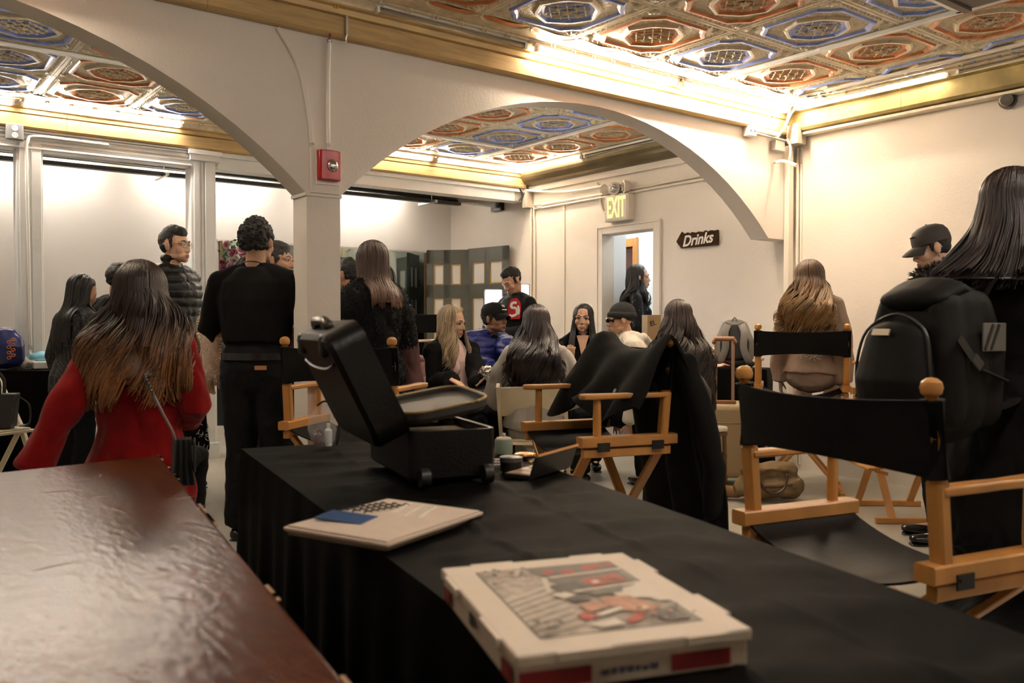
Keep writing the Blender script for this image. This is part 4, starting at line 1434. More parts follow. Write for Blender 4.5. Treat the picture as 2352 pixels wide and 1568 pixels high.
        b = MB(); b.M = s.HM; b.ell((0, -.014, .135), (.006, .006, .003), 8, 6); b.build('button', m, o)
        return o

    def fur(s, src, m, n=2500, L=.03, seed=3, w=.0022, droop=.5, name='fur', keep=None):
        rnd = random.Random(seed)
        me = src.data
        polys = me.polygons
        b = MB()
        cnt = 0
        NP = len(polys)
        while cnt < n:
            p = polys[rnd.randrange(NP)]
            if keep and not keep(p.center): 
                cnt += .2; continue
            cnt += 1
            c = p.center + V(rnd.uniform(-.005, .005), rnd.uniform(-.005, .005), rnd.uniform(-.005, .005))
            nn = (p.normal + V(rnd.uniform(-.5, .5), rnd.uniform(-.5, .5), rnd.uniform(-.5, .5))).normalized()
            l = L * rnd.uniform(.6, 1.2)
            side = nn.cross(V(rnd.random(), rnd.random(), rnd.random() + .2)).normalized() * w
            m1 = c + nn * l * .55 + V(0, 0, -droop * l * .15)
            m2 = c + nn * l * .85 + V(0, 0, -droop * l * .75)
            b.add([c - side, c + side, m1 - side * .8, m1 + side * .8, m2], [(0, 1, 3, 2), (2, 3, 4)])
        o = b.build(name, m, src if name == 'fur' else s.t, smooth=False)
        o['kind'] = 'stuff'
        return o

# ------------------------------------------------------------------ the people
def lp(P, px, py, d):
    """photo pixel at depth d, in the figure's own frame"""
    return (Matrix.Translation(P.t.location) @ Matrix.Rotation(P.t.rotation_euler.z, 4, 'Z')).inverted() @ at(px, py, d=d)


def arm(P, n, el=None, wr=None, hd=None, pn=None, cu=None):
    J = P.J
    if el is not None: J['el' + n] = Vector(el)
    if wr is not None: J['wr' + n] = Vector(wr)
    if hd is not None: J['hd' + n] = Vector(hd)
    if pn is not None: J['pn' + n] = Vector(pn)
    if cu is not None: J['cu' + n] = cu


# --- woman in the red coat, seen from behind at the counter
P = Person('person in a red coat seen from behind, long brown hair, leaning on the brown counter', cw(-1.44, 3.38), face(-.12, 1), h=1.66, seat=.56, lean=.05, head=(-.12, -.10, 0))
arm(P, 'L', (-.235, -.12, .86), (-.325, -.19, .655), (-.3, -.5, -.8), (.6, -.3, .2), .5)
arm(P, 'R', (.215, -.02, .86), (.13, .17, .80), (-.6, .8, .1), (-.3, 0, -1), .5)
P.body(.009)
m_red = cloth('red_wool', (.20, .004, .004), .85, var=.18, vscale=14, sheen=.1, bump=.2, bscale=160)
P.top('coat', m_red, .028, drop=.20, flare=.14, fold=.018, cuff=.012, collar=.05, fscale=7, voxel=.008)
P.trousers(inf=-.006); P.shoes()
P.hair_long(ombre('chestnut_ombre_hair', (.022, .009, .005), (.40, .17, .055), 1.20, .92), length=.35, w=.195, depth=.06, wave=.034, n=1800, open_=.75, back=.055, seed=4, rad=.0040, layered=.5, flip=.09, curl=6.5, lift=.020)

# --- tall man in the black quilted jacket with glasses
P = Person('person in a black quilted jacket and gold-rimmed glasses by the white post', cw(-2.40, 6.2), face(1, -.28), h=1.87, sex='m', head=(.05, .05, 0), sk=SK_LIGHT)
arm(P, 'R', (.27, -.04, 1.16), (.26, .08, .93)); arm(P, 'L', (-.26, -.05, 1.16), (-.25, .06, .93))
P.body(.0050, beard=mat('light_stubble', (.47, .28, .19), .6))
P.eyes(browr=.0036)
P.top('quilted_jacket', cloth('black_nylon', (.006, .0058, .006), .48, spec=.3), .034, drop=.10, fold=.006, quilt=.016, pitch=.062, collar=.085, voxel=.0085)
b = MB(); J = P.J
b.tube([J['waist'] + V(0, .148, -.05), J['ribs'] + V(0, .158, 0), J['chest'] + V(0, .160, .03), J['neck'] + V(0, .085, .03)], [(.006, .004)] * 4, 6); b.build('zip', mat('black_zip', (.03, .03, .03), .3, metal=.5), P.t)
P.trousers(m=C_BLK); P.shoes(C_SHOE)
P.hair_short(top=.020, quiff=.010, side=-.001, back=.001, curl=.003, fade=True, voxel=.005)
g = mat('gold_glasses_frame', (.60, .40, .12), .25, metal=.9)
gl = mat('clear_lens', (.9, .9, .9), .05, alpha=.18)
b = MB(); b.M = P.HM
for q in (-1, 1):
    b.tube([V(q * .033 + .024 * math.cos(a), .094 - .012 * abs(math.cos(a) * .5 + q * .3), .0 + .020 * math.sin(a)) for a in [2 * PI * j / 20 for j in range(20)]], .0016, 6, closed=True)
    b.tube([V(q * .057, .088, .006), V(q * .078, .03, .008), V(q * .083, -.02, .006)], .0022, 6)
b.tube([V(-.009, .094, .003), V(0, .097, .006), V(.009, .094, .003)], .0014, 6)
gf = b.build('glasses', g, P.t)
b = MB(); b.M = P.HM
for q in (-1, 1): b.prism([(.0235 * math.cos(a), .0195 * math.sin(a)) for a in [2 * PI * j / 18 for j in range(18)]], (q * .033, .0925, 0), (1, -q * .18, 0), (0, 0, 1), (0, .0012, 0))
b.build('lens', gl, gf)

# --- man in the black t-shirt, from behind
P = Person('person in a black t-shirt and black jeans from behind, arms crossed, beside the column', cw(-1.40, 4.80), face(.14, 1), h=1.76, sex='m', head=(-.12, .03, .0), sk=SK_TAN, build=1.04)
arm(P, 'R', (.30, .05, 1.14), (.05, .24, 1.17), (-1, .2, .1), (0, -1, 0), .4); arm(P, 'L', (-.30, .05, 1.14), (-.05, .25, 1.14), (1, .1, .1), (0, -1, 0), .4)
P.body(.008)
P.top('tshirt', C_BLK, .022, to=.50, fold=.007, tuck=True, voxel=.009, fscale=6)
P.trousers(m=C_BLK2, inf=.014); P.shoes()
b = MB(); J = P.J
ring = [V(.196 * math.cos(a), .141 * math.sin(a), .985 * P.k + 0) for a in [2 * PI * j / 40 for j in range(40)]]
b.tube(ring, (.020, .0045), 8, closed=True, up=V(0, 0, 1)) if False else b.sheet([[p + V(0, 0, dz) for p in ring + ring[:1]] for dz in (-.019, 0, .019)], .005)
bl = b.build('belt', mat('black_belt_leather', (.014, .013, .012), .25), P.t)
b = MB(); b.box((.085, -.143, .950), (.062, .006, .022), rz=.25); b.build('leather_patch', mat('tan_leather_patch', (.42, .17, .06), .55), P.t)
b = MB(); q = P.J['neck']
b.tube([q + V(.062 * math.cos(a), .056 * math.sin(a) - .01, .012 - .02 * math.sin(a)) for a in [2 * PI * j / 24 for j in range(24)]], .003, 6, closed=True); b.build('neck_chain', m_bracket, P.t)
P.hair_short(top=.020, back=.012, side=.013, curl=.011, front=.052, voxel=.0045)

# --- grey-haired man half hidden by the column
P = Person('person with short greying hair and dark maroon shirt, half hidden behind the column', cw(-1.48, 5.48), face(1, -.18), h=1.70, sex='m', head=(.0, .02, 0), sk=SK_MED)
P.body(.0055, beard=False); P.eyes(HAIR_GRY)
P.top('shirt', cloth('dark_maroon', (.035, .012, .014)), .022, collar=.04); P.trousers(); P.shoes()
P.hair_short(mat('short_greying_hair', (.035, .030, .026), .6, var=.5, vscale=60, bump=.8, bscale=150), top=.012, curl=.003, side=.003)

# --- person in the pale pink fur coat
P = Person('person in a fluffy pale pink coat, mostly hidden behind the man in the black t-shirt', cw(-1.76, 5.85), face(.75, .6), h=1.62, head=(.0, 0, 0), sk=SK_LIGHT)
arm(P, 'L', lp(P, 478, 790, 5.80), lp(P, 480, 868, 5.76), (.05, .05, -1), (1, 0, 0), .5)
P.J['shL'] = lp(P, 494, 715, 5.84)
P.body(.007)
m_pfur = cloth('pale_pink_fur', (.70, .55, .44), .9, var=.15, vscale=25)
c = P.top('fur_coat', m_pfur, .045, drop=.12, cuff=.015, fold=.008, voxel=.011)
P.fur(c, mat('pale_pink_fur_hair', (.78, .62, .51), .8, island=.3), n=6000, L=.042, w=.0024)
P.trousers(m=cloth('grey_trousers', (.06, .055, .05))); P.shoes()
P.hair_long(HAIR_DKB, length=.2, n=120, seed=9)

# --- woman in the dotted black top, and her neighbour
P = Person('person in a sheer black dotted top with long black hair, beside the left white post', cw(-2.99, 5.95), face(.5, .9), h=1.52, lean=.12, head=(-.5, -.35, 0), sk=SK_MED)
P.body(.009)


def dotted():
    m = mat('black_dotted_fabric', (.012, .011, .011), .7)
    nt = m.node_tree; bs = nt.nodes['Principled BSDF']
    tc = nt.nodes.new('ShaderNodeTexCoord'); v = nt.nodes.new('ShaderNodeTexVoronoi'); v.inputs['Scale'].default_value = 80; v.inputs['Randomness'].default_value = .15
    r = nt.nodes.new('ShaderNodeValToRGB'); r.color_ramp.elements[0].position = .16; r.color_ramp.elements[1].position = .22
    r.color_ramp.elements[0].color = (.34, .31, .28, 1); r.color_ramp.elements[1].color = (.010, .009, .009, 1)
    nt.links.new(tc.outputs['Object'], v.inputs['Vector']); nt.links.new(v.outputs['Distance'], r.inputs['Fac']); nt.links.new(r.outputs['Color'], bs.inputs['Base Color'])
    return m


P.top('blouse', dotted(), .03, drop=.15, cuff=.012, fold=.01); P.trousers(); P.shoes()
P.hair_long(HAIR_BLK, length=.34, n=260, seed=12, back=.08)
P = Person('person in black with short black hair, behind the dotted top, hidden by the red coat', cw(-2.86, 6.35), face(.3, 1), h=1.62, sex='m', head=(0, -.1, 0))
P.body(.01); P.top('jacket', C_BLK, .03, drop=.1); P.trousers(); P.shoes(); P.hair_short(top=.02)

# --- man right of the column
P = Person('person with short dark hair and printed black shirt, just right of the column', cw(-1.17, 6.32), face(-.72, .5), h=1.66, sex='m', head=(.1, -.1, 0), sk=SK_TAN)
P.body(.006, beard=None)
P.top('shirt', mat('black_printed_shirt', (.010, .010, .011), .7, var=.9, vscale=26, color2=(.20, .19, .18), detail=0.5), .024, collar=.03); P.trousers(); P.shoes()
b = MB(); q = P.J['neck']; b.tube([q + V(.075, -.02, .0), q + V(.08, .06, -.06), q + V(.03, .14, -.22)], (.006, .002), 6); b.build('lanyard', mat('red_lanyard', (.5, .03, .02), .5), P.t)
P.hair_short(top=.010, curl=.005, back=.004, side=.003)

# --- woman in the black fur coat
P = Person('person in a black fur coat with long auburn brown hair, right of the column', cw(-.83, 5.20), face(-.62, .62), h=1.67, head=(.10, -.12, 0), sk=SK_LIGHT)
arm(P, 'R', (.27, .02, 1.10), (.06, .24, 1.08), (-1, .2, .1), (0, -1, 0), .5); arm(P, 'L', (-.26, .04, 1.10), (-.04, .26, 1.06), (1, .1, .1), (0, -1, 0), .5)
P.body(.006); P.eyes(HAIR_BRN)
c = P.top('fur_coat', cloth('black_fur', (.004, .004, .004), .7), .052, drop=.06, cuff=.012, fold=.012, collar=.03, voxel=.010, fscale=10)
P.fur(c, mat('black_fur_hair', (.006, .0056, .006), .4, spec=.4, island=.5), n=9000, L=.020, w=.0016)
P.skirt('skirt', C_BLK, .70, .17, .19); P.trousers(); P.shoes()
P.hair_long(ombre('auburn_ombre_hair', (.045, .020, .010), (.17, .065, .022), 1.5, 1.2), length=.19, w=.115, depth=.05, wave=.002, n=700, open_=.75, back=.075, seed=6, layered=.25, lift=.012)

# --- person in the dusty maroon robe behind her
P = Person('person in a long dusty maroon robe, behind the black fur coat', cw(-.87, 5.90), face(.2, 1), h=1.58, head=(0, 0, 0))
P.body(.01)
m_robe = cloth('dusty_maroon', (.085, .040, .038), .75)
P.top('robe', m_robe, .04, drop=.2, cuff=.03, fold=.012); P.skirt('robe_skirt', m_robe, .74, .19, .24, fold=.016); P.shoes()
P.hair_long(HAIR_DKB, length=.2, n=120, seed=3)

# --- blonde woman eating
P = Person('person with long blonde hair, pink top and black cardigan, seated holding food', cw(-.405, 6.36), face(.62, -.78), h=1.66, seat=.46, lean=-.05, leanx=.03, head=(.42, -.13, .04), sk=SK_LIGHT)
food = lp(P, 1113, 868, 6.02)
arm(P, 'L', lp(P, 1098, 868, 6.20), lp(P, 1096, 882, 6.00), (food - lp(P, 1096, 882, 6.00)) + V(0, 0, .012), V(0, 0, 1), .55)
arm(P, 'R', lp(P, 1000, 878, 6.22), lp(P, 1036, 872, 5.98), lp(P, 1062, 884, 5.95) - lp(P, 1036, 872, 5.98), V(.0, -.2, -1), .45)
P.body(.0050, lips=LIPN)
P.eyes(mat('brown_brow', (.10, .06, .03), .6), look=(.3, -.6), shut=.35, shadow=mat('eyeshadow_brown', (.22, .12, .08), .5), lash=.0024)
P.top('tank_top', cloth('pale_pink', (.72, .52, .48)), .010, to=.12, sleeves='', fold=.004, voxel=.007, region=None)
m_card = cloth('black_knit', (.008, .0078, .008), .85)
J = P.J
for n, q in (('L', -1), ('R', 1)):
    b = MB(); P.arm(b, n, .030, 1.0, .012)
    b.limb([J['neck'] + V(q * .07, -.01, -.01), J['sh' + n]], [.05, .085], 12)
    b.limb([J['sh' + n] + V(-q * .03, -.01, -.02), J['chest'] + V(q * .145, .00, -.05), J['waist'] + V(q * .165, -.02, 0), J['hip'] + V(q * .19, -.02, -.02)], [.075, .07, .065, .07], 12)
    b.limb([J['shl'] + V(0, -.05, -.02), J['ribs'] + V(0, -.075, 0), J['hip'] + V(0, -.09, .03)], [(.13, .06), (.14, .065), (.16, .06)], 14)
    b.tube([J['neck'] + V(q * .085, .02, .0), J['chest'] + V(q * .125, .095, .0), J['waist'] + V(q * .15, .10, .02), J['hip'] + V(q * .17, .10, .0)], [(.03, .02), (.03, .03), (.035, .035), (.04, .04)], 10)
    organic('cardigan_half', b, .008, m_card, P.t, smooth=2, disp=lambda p, n_: .008 * (abs(mnoise.noise(p * 9)) * 2 - .5))
P.trousers(m=C_BLK); P.shoes()
P.hair_long(HAIR_BLD, length=.30, w=.125, depth=.075, wave=.026, n=1200, open_=.66, back=-.01, seed=21, layered=.3, curl=8, lift=.010, frontlen=1.0, rad=.0030)

# --- man in the blue quilted jacket and black cap
P = Person('person in a bright blue quilted jacket and black cap, leaning in beside the blonde woman', cw(-.30, 6.92), face(.62, -.60), h=1.74, sex='m', seat=.50, lean=.32, head=(.12, .10, 0), sk=SK_DEEP, build=1.12)
arm(P, 'L', lp(P, 1165, 800, 6.55), lp(P, 1200, 838, 6.40), (.2, .6, -.4), (0, -.2, -1), .4)
arm(P, 'R', lp(P, 1075, 830, 6.55), lp(P, 1125, 848, 6.40), (-.2, .8, -.2), (-.5, 0, -1), .4)
P.body(.0050, lips=mat('dark_lips', (.20, .075, .055), .5), beard=mat('faint_stubble', (.255, .137, .077), .6)); P.eyes(look=(.2, -.1))  # stubble a little darker than the skin
P.top('quilted_jacket', cloth('cobalt_nylon', (.012, .020, .16), .45, spec=.4), .04, drop=.06, quilt=.010, pitch=.05, fold=.006, collar=.05, voxel=.009)
b = MB(); J = P.J; b.limb([J['neck'] + V(0, .075, -.02), J['chest'] + P.fw * .165, J['waist'] + P.fw * .155], [(.035, .02), (.06, .02), (.055, .02)], 12); organic('shirt', b, .009, C_BLK, P.t)
P.trousers(); P.shoes()
P.hair_short(top=.0)
o = P.cap(cloth('black_cap_cotton', (.010, .0095, .009), .7))
Mx = P.HM @ axes(V(.0, .0905, .088), V(-1, 0, 0), V(0, -.42, .9)); text_mesh('W', .034, .0012, mat('cap_embroidery', (.75, .72, .66), .6), 'embroidered_letter', o, Mx)
b = MB(); b.M = P.HM
for i in range(9): b.box((-.026 + .0065 * i, .098, .061), (.0038, .002, .006))
b.build('embroidered_line', MATS['cap_embroidery'], o, smooth=False)['kind'] = 'stuff'

# --- man in the black varsity jacket, head bent
P = Person('person in a black varsity jacket with a red patch, head bent', cw(.06, 7.72), face(-.78, -.50), h=1.69, sex='m', lean=.08, head=(.10, -.55, 0), sk=SK_MED)
P.J['head'] = P.J['head']
arm(P, 'L', (-.27, .04, 1.12), (-.10, .30, 1.06), (.7, .5, .1), (.3, -.2, 1), .6); arm(P, 'R', (.27, .06, 1.12), (.06, .30, 1.08), (-.7, .6, .1), (-.2, -.4, 1), .6)
P.body(.0055, beard=mat('dark_beard', (.22, .13, .085), .7))
P.eyes(shut=.4)
P.top('varsity_jacket', cloth('black_wool', (.009, .0088, .009), .7), .034, drop=.03, cuff=.006, fold=.007, collar=.03, to=.93)
J = P.J
Mx = axes(J['chest'] + V(-.150, .112, .045), V(-.66, -.75, 0), V(0, 0, 1))
b = MB(); b.M = Mx
b.prism([(-.055, -.085), (.045, -.085), (.062, -.03), (.050, .06), (.02, .095), (-.03, .085), (-.06, .02)], (0, 0, 0), (1, 0, 0), (0, 1, 0), (0, 0, .010)); pa = b.build('chest_patch', mat('red_felt', (.45, .012, .015), .8), P.t, smooth=False)
b = MB(); b.M = Mx
b.tube(catmull([(.02, .055, .012), (-.02, .05, .012), (-.025, .015, .012), (.015, .005, .012), (.02, -.04, .012), (-.02, -.06, .012), (-.045, -.05, .012)], 5), (.011, .003), 6); b.tube(catmull([(.03, .03, .013), (.038, .0, .013), (.035, -.045, .013)], 5), (.008, .003), 6)
b.build('patch_emblem', mat('white_felt', (.75, .72, .68), .8), pa)
P.trousers(); P.shoes()
P.hair_short(top=.016, side=.0, back=.0, curl=.004, fade=True, voxel=.005)

# --- woman in the grey hoodie, from behind
P = Person('person in a light grey hoodie with long black wavy hair, seen from behind', cw(.15, 5.60), face(.10, 1), h=1.64, seat=.46, lean=.10, head=(-.05, -.05, .04), sk=SK_MED)
arm(P, 'R', (.27, .07, .72), (.16, .28, .66)); arm(P, 'L', (-.29, .05, .70), (-.17, .28, .66))
P.body(.009)
m_hood = cloth('grey_fleece', (.36, .33, .29), .9, bump=.15, bscale=200)
P.top('hoodie', m_hood, .046, drop=.03, fold=.016, fscale=7, hood=True, cuff=.01, voxel=.009)
P.trousers(m=cloth('grey_jersey', (.30, .28, .25), .9)); P.shoes(sole=m_white)
P.hair_long(mat('blue_black_hair', (.013, .009, .010), .33, island=.8, color2=(.035, .018, .017)), length=.34, w=.15, depth=.05, wave=.040, n=1000, open_=.6, back=.135, seed=31, layered=.35, curl=8.5, lift=.014, rad=.0036)

# --- made-up woman facing the camera
P = Person('person with sleek black hair and full make-up facing this way, one hand raised', cw(.59, 7.28), face(-.10, -1), h=1.72, seat=.47, lean=.02, head=(-.06, .0, -.05), sk=SK_LIGHT)
for n_, q_ in (('L', -1), ('R', 1)): P.J['kn' + n_] = V(q_ * .11, .32, .53); P.J['an' + n_] = V(q_ * .10, .13, .085); P.J['toe' + n_] = V(q_ * .12, .29, .03)
arm(P, 'R', lp(P, 1288, 842, 7.10), lp(P, 1312, 822, 6.95), (.05, .05, 1), (-.3, -1, .1), .75)
arm(P, 'L', (-.27, .12, .76), (-.10, .34, .72))
P.body(.0045, lips=LIPN)
P.eyes(HAIR_BLK, look=(-.2, -.6), shut=.4, shadow=mat('eyeshadow_smoky', (.10, .05, .04), .5), lash=.003, browr=.0034)
P.top('jacket', C_BLK, .026, drop=.02, fold=.010, voxel=.008)
b = MB(); J = P.J; b.tube([J['neck'] + P.fw * .078 + V(0, 0, -.0), J['neck'] + P.fw * .112 + V(0, 0, -.06), J['chest'] + P.fw * .152 + V(0, 0, -.015)], [(.052, .01), (.032, .008), (.006, .004)], 12, up=V(0, 1, 0)); b.build('neckline_skin', P.sk, P.t)
P.trousers(m=C_BLK); P.shoes()
P.hair_long(HAIR_BLK, length=.22, w=.125, depth=.05, wave=.002, n=480, open_=.60, back=.02, seed=41, layered=.15, lift=.006, part=.0, frontlen=1.0)
b = MB(); b.M = None
for i in range(9):
    c = P.J['elR'].lerp(P.J['wrR'], .1 + .05 * i)
b.tube([P.J['elR'].lerp(P.J['wrR'], .15 + .4 * i / 40) + V(.034 * math.cos(i * 1.2), .034 * math.sin(i * 1.2), 0) for i in range(41)], .0035, 6)
b.build('sleeve_trim', mat('gold_trim', (.5, .30, .08), .35, metal=.7), P.t)

# --- man in the black beanie
P = Person('person in a black knitted beanie, dark glasses and pale hoodie, facing left', cw(.92, 6.62), face(-.95, -.05), h=1.74, sex='m', seat=.46, lean=.12, head=(.08, -.06, 0), sk=SK_MED)
P.body(.006, beard=False)
P.top('hoodie', cloth('pale_fleece', (.52, .47, .40), .9, bump=.15, bscale=200), .044, drop=.03, fold=.014, fscale=7, hood=True)
P.trousers(m=C_BLK); P.shoes()
b = MB(); b.M = P.HM
b.ell((0, -.022, .046), (.083, .104, .088), 24, 16)
b.limb([(.084 * math.sin(a), .107 * math.cos(a) - .018, .026 - .014 * math.cos(a + PI)) for a in [2 * PI * j / 24 for j in range(25)]], [(.014, .028)] * 25, 8) if False else b.tube([V(.084 * math.sin(a), .105 * math.cos(a) - .018, .026 + .010 * math.cos(a)) for a in [2 * PI * j / 28 for j in range(28)]], (.011, .024), 10, closed=True)
organic('beanie', b, .006, mat('black_rib_knit', (.010, .0095, .009), .9, bump=.5, bscale=90, stretch=(3, 3, .3)), P.t, smooth=1)
b = MB(); b.M = P.HM
b.tube([V(-.07, .065, -.004), V(-.035, .100, -.002), V(0, .104, 0), V(.035, .100, -.002), V(.07, .065, -.004)], [(.004, .017)] * 5, 8, up=V(0, 0, 1))
for q in (-1, 1): b.tube([V(q * .068, .065, .002), V(q * .08, 0, .004), V(q * .082, -.02, 0)], .003, 6)
b.build('sunglasses', mat('black_sunglasses', (.006, .006, .006), .1), P.t)
Mx = axes(P.J['chest'] + V(-.02, -.172, .0), V(1, 0, 0), V(0, -.12, 1)); text_mesh('PIK', .05, .002, mat('grey_print', (.12, .11, .10), .7), 'back_print', P.t, Mx)

# --- woman with very long wavy hair, from behind
P = Person('person with very long dark wavy hair, on the bamboo chair behind the hung black coat', cw(1.15, 5.98), face(-.25, .95), h=1.66, seat=.49, lean=.06, head=(.15, -.05, -.03), sk=SK_MED)
P.body(.009); P.top('top', C_BLK, .022, drop=.02, fold=.01); P.trousers(m=C_BLK); P.shoes()
P.hair_long(HAIR_DKB, length=.56, w=.20, depth=.05, wave=.050, n=1300, open_=.6, back=.13, seed=51, layered=.45, curl=10, lift=.014, rad=.0036)

# --- woman in the doorway
P = Person('person in a black sequin jacket standing in the lit doorway, dark wavy hair', cw(1.275, 8.93), face(1, -.10), h=1.79, head=(0, .02, 0), sk=SK_MED)
arm(P, 'R', (.24, .0, 1.16), (.20, .16, .98)); arm(P, 'L', (-.24, .0, 1.16), (-.18, .16, .98))
P.body(.0055, lips=LIP); P.eyes(lash=.0026)


def sequins():
    m = mat('black_sequins_painted_glints', (.006, .006, .007), .5, spec=.15)
    nt = m.node_tree; bs = nt.nodes['Principled BSDF']
    tc = nt.nodes.new('ShaderNodeTexCoord'); v = nt.nodes.new('ShaderNodeTexVoronoi'); v.inputs['Scale'].default_value = 130
    r = nt.nodes.new('ShaderNodeValToRGB'); r.color_ramp.elements[0].position = .90; r.color_ramp.elements[1].position = .95
    r.color_ramp.elements[0].color = (.005, .005, .006, 1); r.color_ramp.elements[1].color = (.55, .55, .58, 1)  # pale cells put the sparkle of the sequins into the colour
    nt.links.new(tc.outputs['Object'], v.inputs['Vector']); nt.links.new(v.outputs['Color'], r.inputs['Fac']); nt.links.new(r.outputs['Color'], bs.inputs['Base Color'])
    return m


P.top('sequin_jacket', sequins(), .022, drop=.08, fold=.004, voxel=.008); P.trousers(m=C_BLK); P.shoes()
P.hair_long(HAIR_BLK, length=.26, w=.11, depth=.07, wave=.026, n=520, open_=.85, back=.055, seed=61, layered=.35, lift=.006)

# --- woman in the taupe hoodie on the tall chair
P = Person('person in a taupe hoodie with wavy golden-brown hair, on the tall chair', cw(2.12, 6.19), face(.42, .90), h=1.66, seat=.775, lean=.0, head=(-.62, .08, 0), sk=SK_LIGHT, foot=.34)
P.body(.007); P.eyes()
m_taupe = cloth('taupe_fleece', (.30, .215, .165), .9, bump=.15, bscale=200)
P.top('hoodie', m_taupe, .040, drop=.02, fold=.014, fscale=7, hood=True)
b = MB(); rnd = random.Random(2)
for cx_, cz_, r_ in ((-.05, -.02, .05), (.04, -.035, .05), (.10, .0, .045)):
    c = P.J['waist'] + V(cx_, -.175, cz_)
    for a in range(7):
        t = a * .9 + cx_ * 20; b.tube([c, c + V(math.cos(t) * r_ * .5, 0, math.sin(t) * r_ * .35), c + V(math.cos(t + .35) * r_, 0, math.sin(t + .35) * r_ * .6)], .003, 4)
b.build('back_print', mat('ivory_print', (.6, .55, .48), .7), P.t)['kind'] = 'stuff'
P.trousers(m=m_taupe); P.shoes(m_white)
P.hair_long(ombre('golden_brown_hair', (.085, .042, .018), (.42, .24, .09), 1.5, 1.2), length=.34, w=.17, depth=.05, wave=.050, n=1100, open_=.75, back=.13, seed=71, layered=.35, curl=10, lift=.016, rad=.0036)

# --- man in the black cap at the right wall
P = Person('person in a black cap and fur-collared parka, standing by the bare wall', cw(2.33, 4.75), face(-.92, .25), h=1.72, sex='m', head=(.12, -.30, 0), sk=SK_LIGHT, lean=.05)
P.body(.005); P.eyes(HAIR_DKB, shut=.3, browr=.0034)
c = P.top('parka', C_BLK, .05, drop=.2, fold=.01)
b = MB(); q = P.J['neck']
b.tube([q + V(.115 * math.cos(a), .10 * math.sin(a) - .01, .02 - .045 * math.sin(a)) for a in [2 * PI * j / 24 for j in range(24)]], .04, 10, closed=True)
f = b.build('fur_collar', cloth('dark_fur', (.012, .010, .009)), P.t)
P.fur(f, mat('dark_fur_hair', (.016, .013, .011), .5, island=.5), n=1800, L=.05, w=.0022)
P.trousers(); P.shoes()
P.hair_short(top=.0, side=.0, back=.0, curl=.002)
o = P.cap(mat('washed_black_cap', (.030, .026, .020), .7, bump=.1, bscale=200), brim=.085)
b = MB(); b.M = P.HM
for i in range(9):
    a = -.45 + .9 * i / 8
    b.box((.076 * math.sin(a), .094 * math.cos(a) - .014, .078 + .004 * (i % 2)), (.012, .006, .022), R=Matrix.Rotation(-a, 3, 'Z') @ Matrix.Rotation(-.35, 3, 'X'))
b.build('raised_embroidery', mat('black_embroidery', (.008, .008, .007), .4), o, smooth=False)['kind'] = 'stuff'
b = MB(); b.M = P.HM; b.tube([V(-.082 + .009 * math.cos(a), -.004, -.044 + .010 * math.sin(a)) for a in [2 * PI * j / 14 for j in range(14)]], .0016, 6, closed=True); b.build('earring', mat('silver', (.8, .8, .8), .15, metal=1), P.t)

# --- dark-haired woman with the backpack, at the right edge
P = Person('person in black with long straight dark hair wearing the large black backpack', cw(1.77, 3.10), face(.86, .45), h=1.72, head=(-.05, -.05, 0), sk=SK_MED)
arm(P, 'L', (-.27, .05, 1.12), (-.16, .26, .98)); arm(P, 'R', (.27, .02, 1.12), (.22, .22, .98))
P.body(.009); P.top('coat', C_BLK, .05, drop=.78, flare=.30, fold=.012); P.trousers(m=C_BLK); P.shoes()
P.hair_long(mat('dark_straight_hair', (.011, .007, .006), .35, island=.75, color2=(.036, .018, .014)), length=.215, w=.20, depth=.10, wave=.010, n=1100, open_=.7, back=.24, seed=81, layered=.25, lift=.020, rad=.0042, curl=5, frontlen=1.6, bow=3.4)
BP = P

# ------------------------------------------------------------------ things on walls and ceiling
m_red_dev = mat('red_plastic', (.42, .008, .008), .25)
m_chrome = mat('chrome_reflector', (.75, .75, .75), .12, metal=1)
t = thing('fire_alarm_strobe', 'red fire alarm strobe on the column head with a white conduit above', 'alarm', (2.047, AW - .018, 2.015))
b = MB()
prof = [(-.062, 0), (-.062, -.028), (-.05, -.040), (0, -.047), (.05, -.040), (.062, -.028), (.062, 0)]
b.add([(x, y, z) for z in (-.078, .078) for x, y in prof], [(i, (i + 1) % 7, 7 + (i + 1) % 7, 7 + i) for i in range(7)] + [tuple(range(7)), tuple(range(7, 14))])
b.build('body', m_red_dev, t, bevel=.004)
b = MB(); b.ell((.008, -.046, -.004), (.031, .022, .033), 16, 10); b.build('lens', m_chrome, t)
b = MB(); b.bb((-.066, -.006, -.10), (.066, 0, .085)); b.build('back_plate', m_wall, t, smooth=False)
cd = MB(); cd.tube(catmull([(0, -.012, .078), (-.002, -.014, .3), (.0, -.014, .5), (.006, -.016, .66)], 4), .0105, 10); cd.build('conduit', mat('white_conduit', (.80, .77, .72), .4), t)
b = MB(); b.tube([(.006, -.016, .645), (.006, -.016, .66)], .0125, 10); b.build('blue_bushing', mat('blue_plastic', (.02, .08, .45), .4), t)
b = MB(); b.tube([(.004, -.02, .66), (.0, -.035, .685)], .006, 6); b.build('wire', mat('red_wire', (.35, .02, .02), .5), t)
p = at(797, 60, y=AW - .07)
t = tag(MB().bar((0, 0, .055), (0, 0, -.05), .014, .004, up=(0, 1, 0)).tube([(0, 0, -.045), (-.004, .004, -.07), (.004, .016, -.082), (.014, .03, -.078), (.02, .04, -.072)], (.007, .003), 8).build('hanger_strap', m_steel, None, loc=p), 'bent galvanised hanger strap on the gilded beam beside the white conduit', 'bracket')
t = thing('wire_nut_pair', 'yellow wire nuts on top of the gilded beam', 'connector', at(772, 14, y=AW - .07))
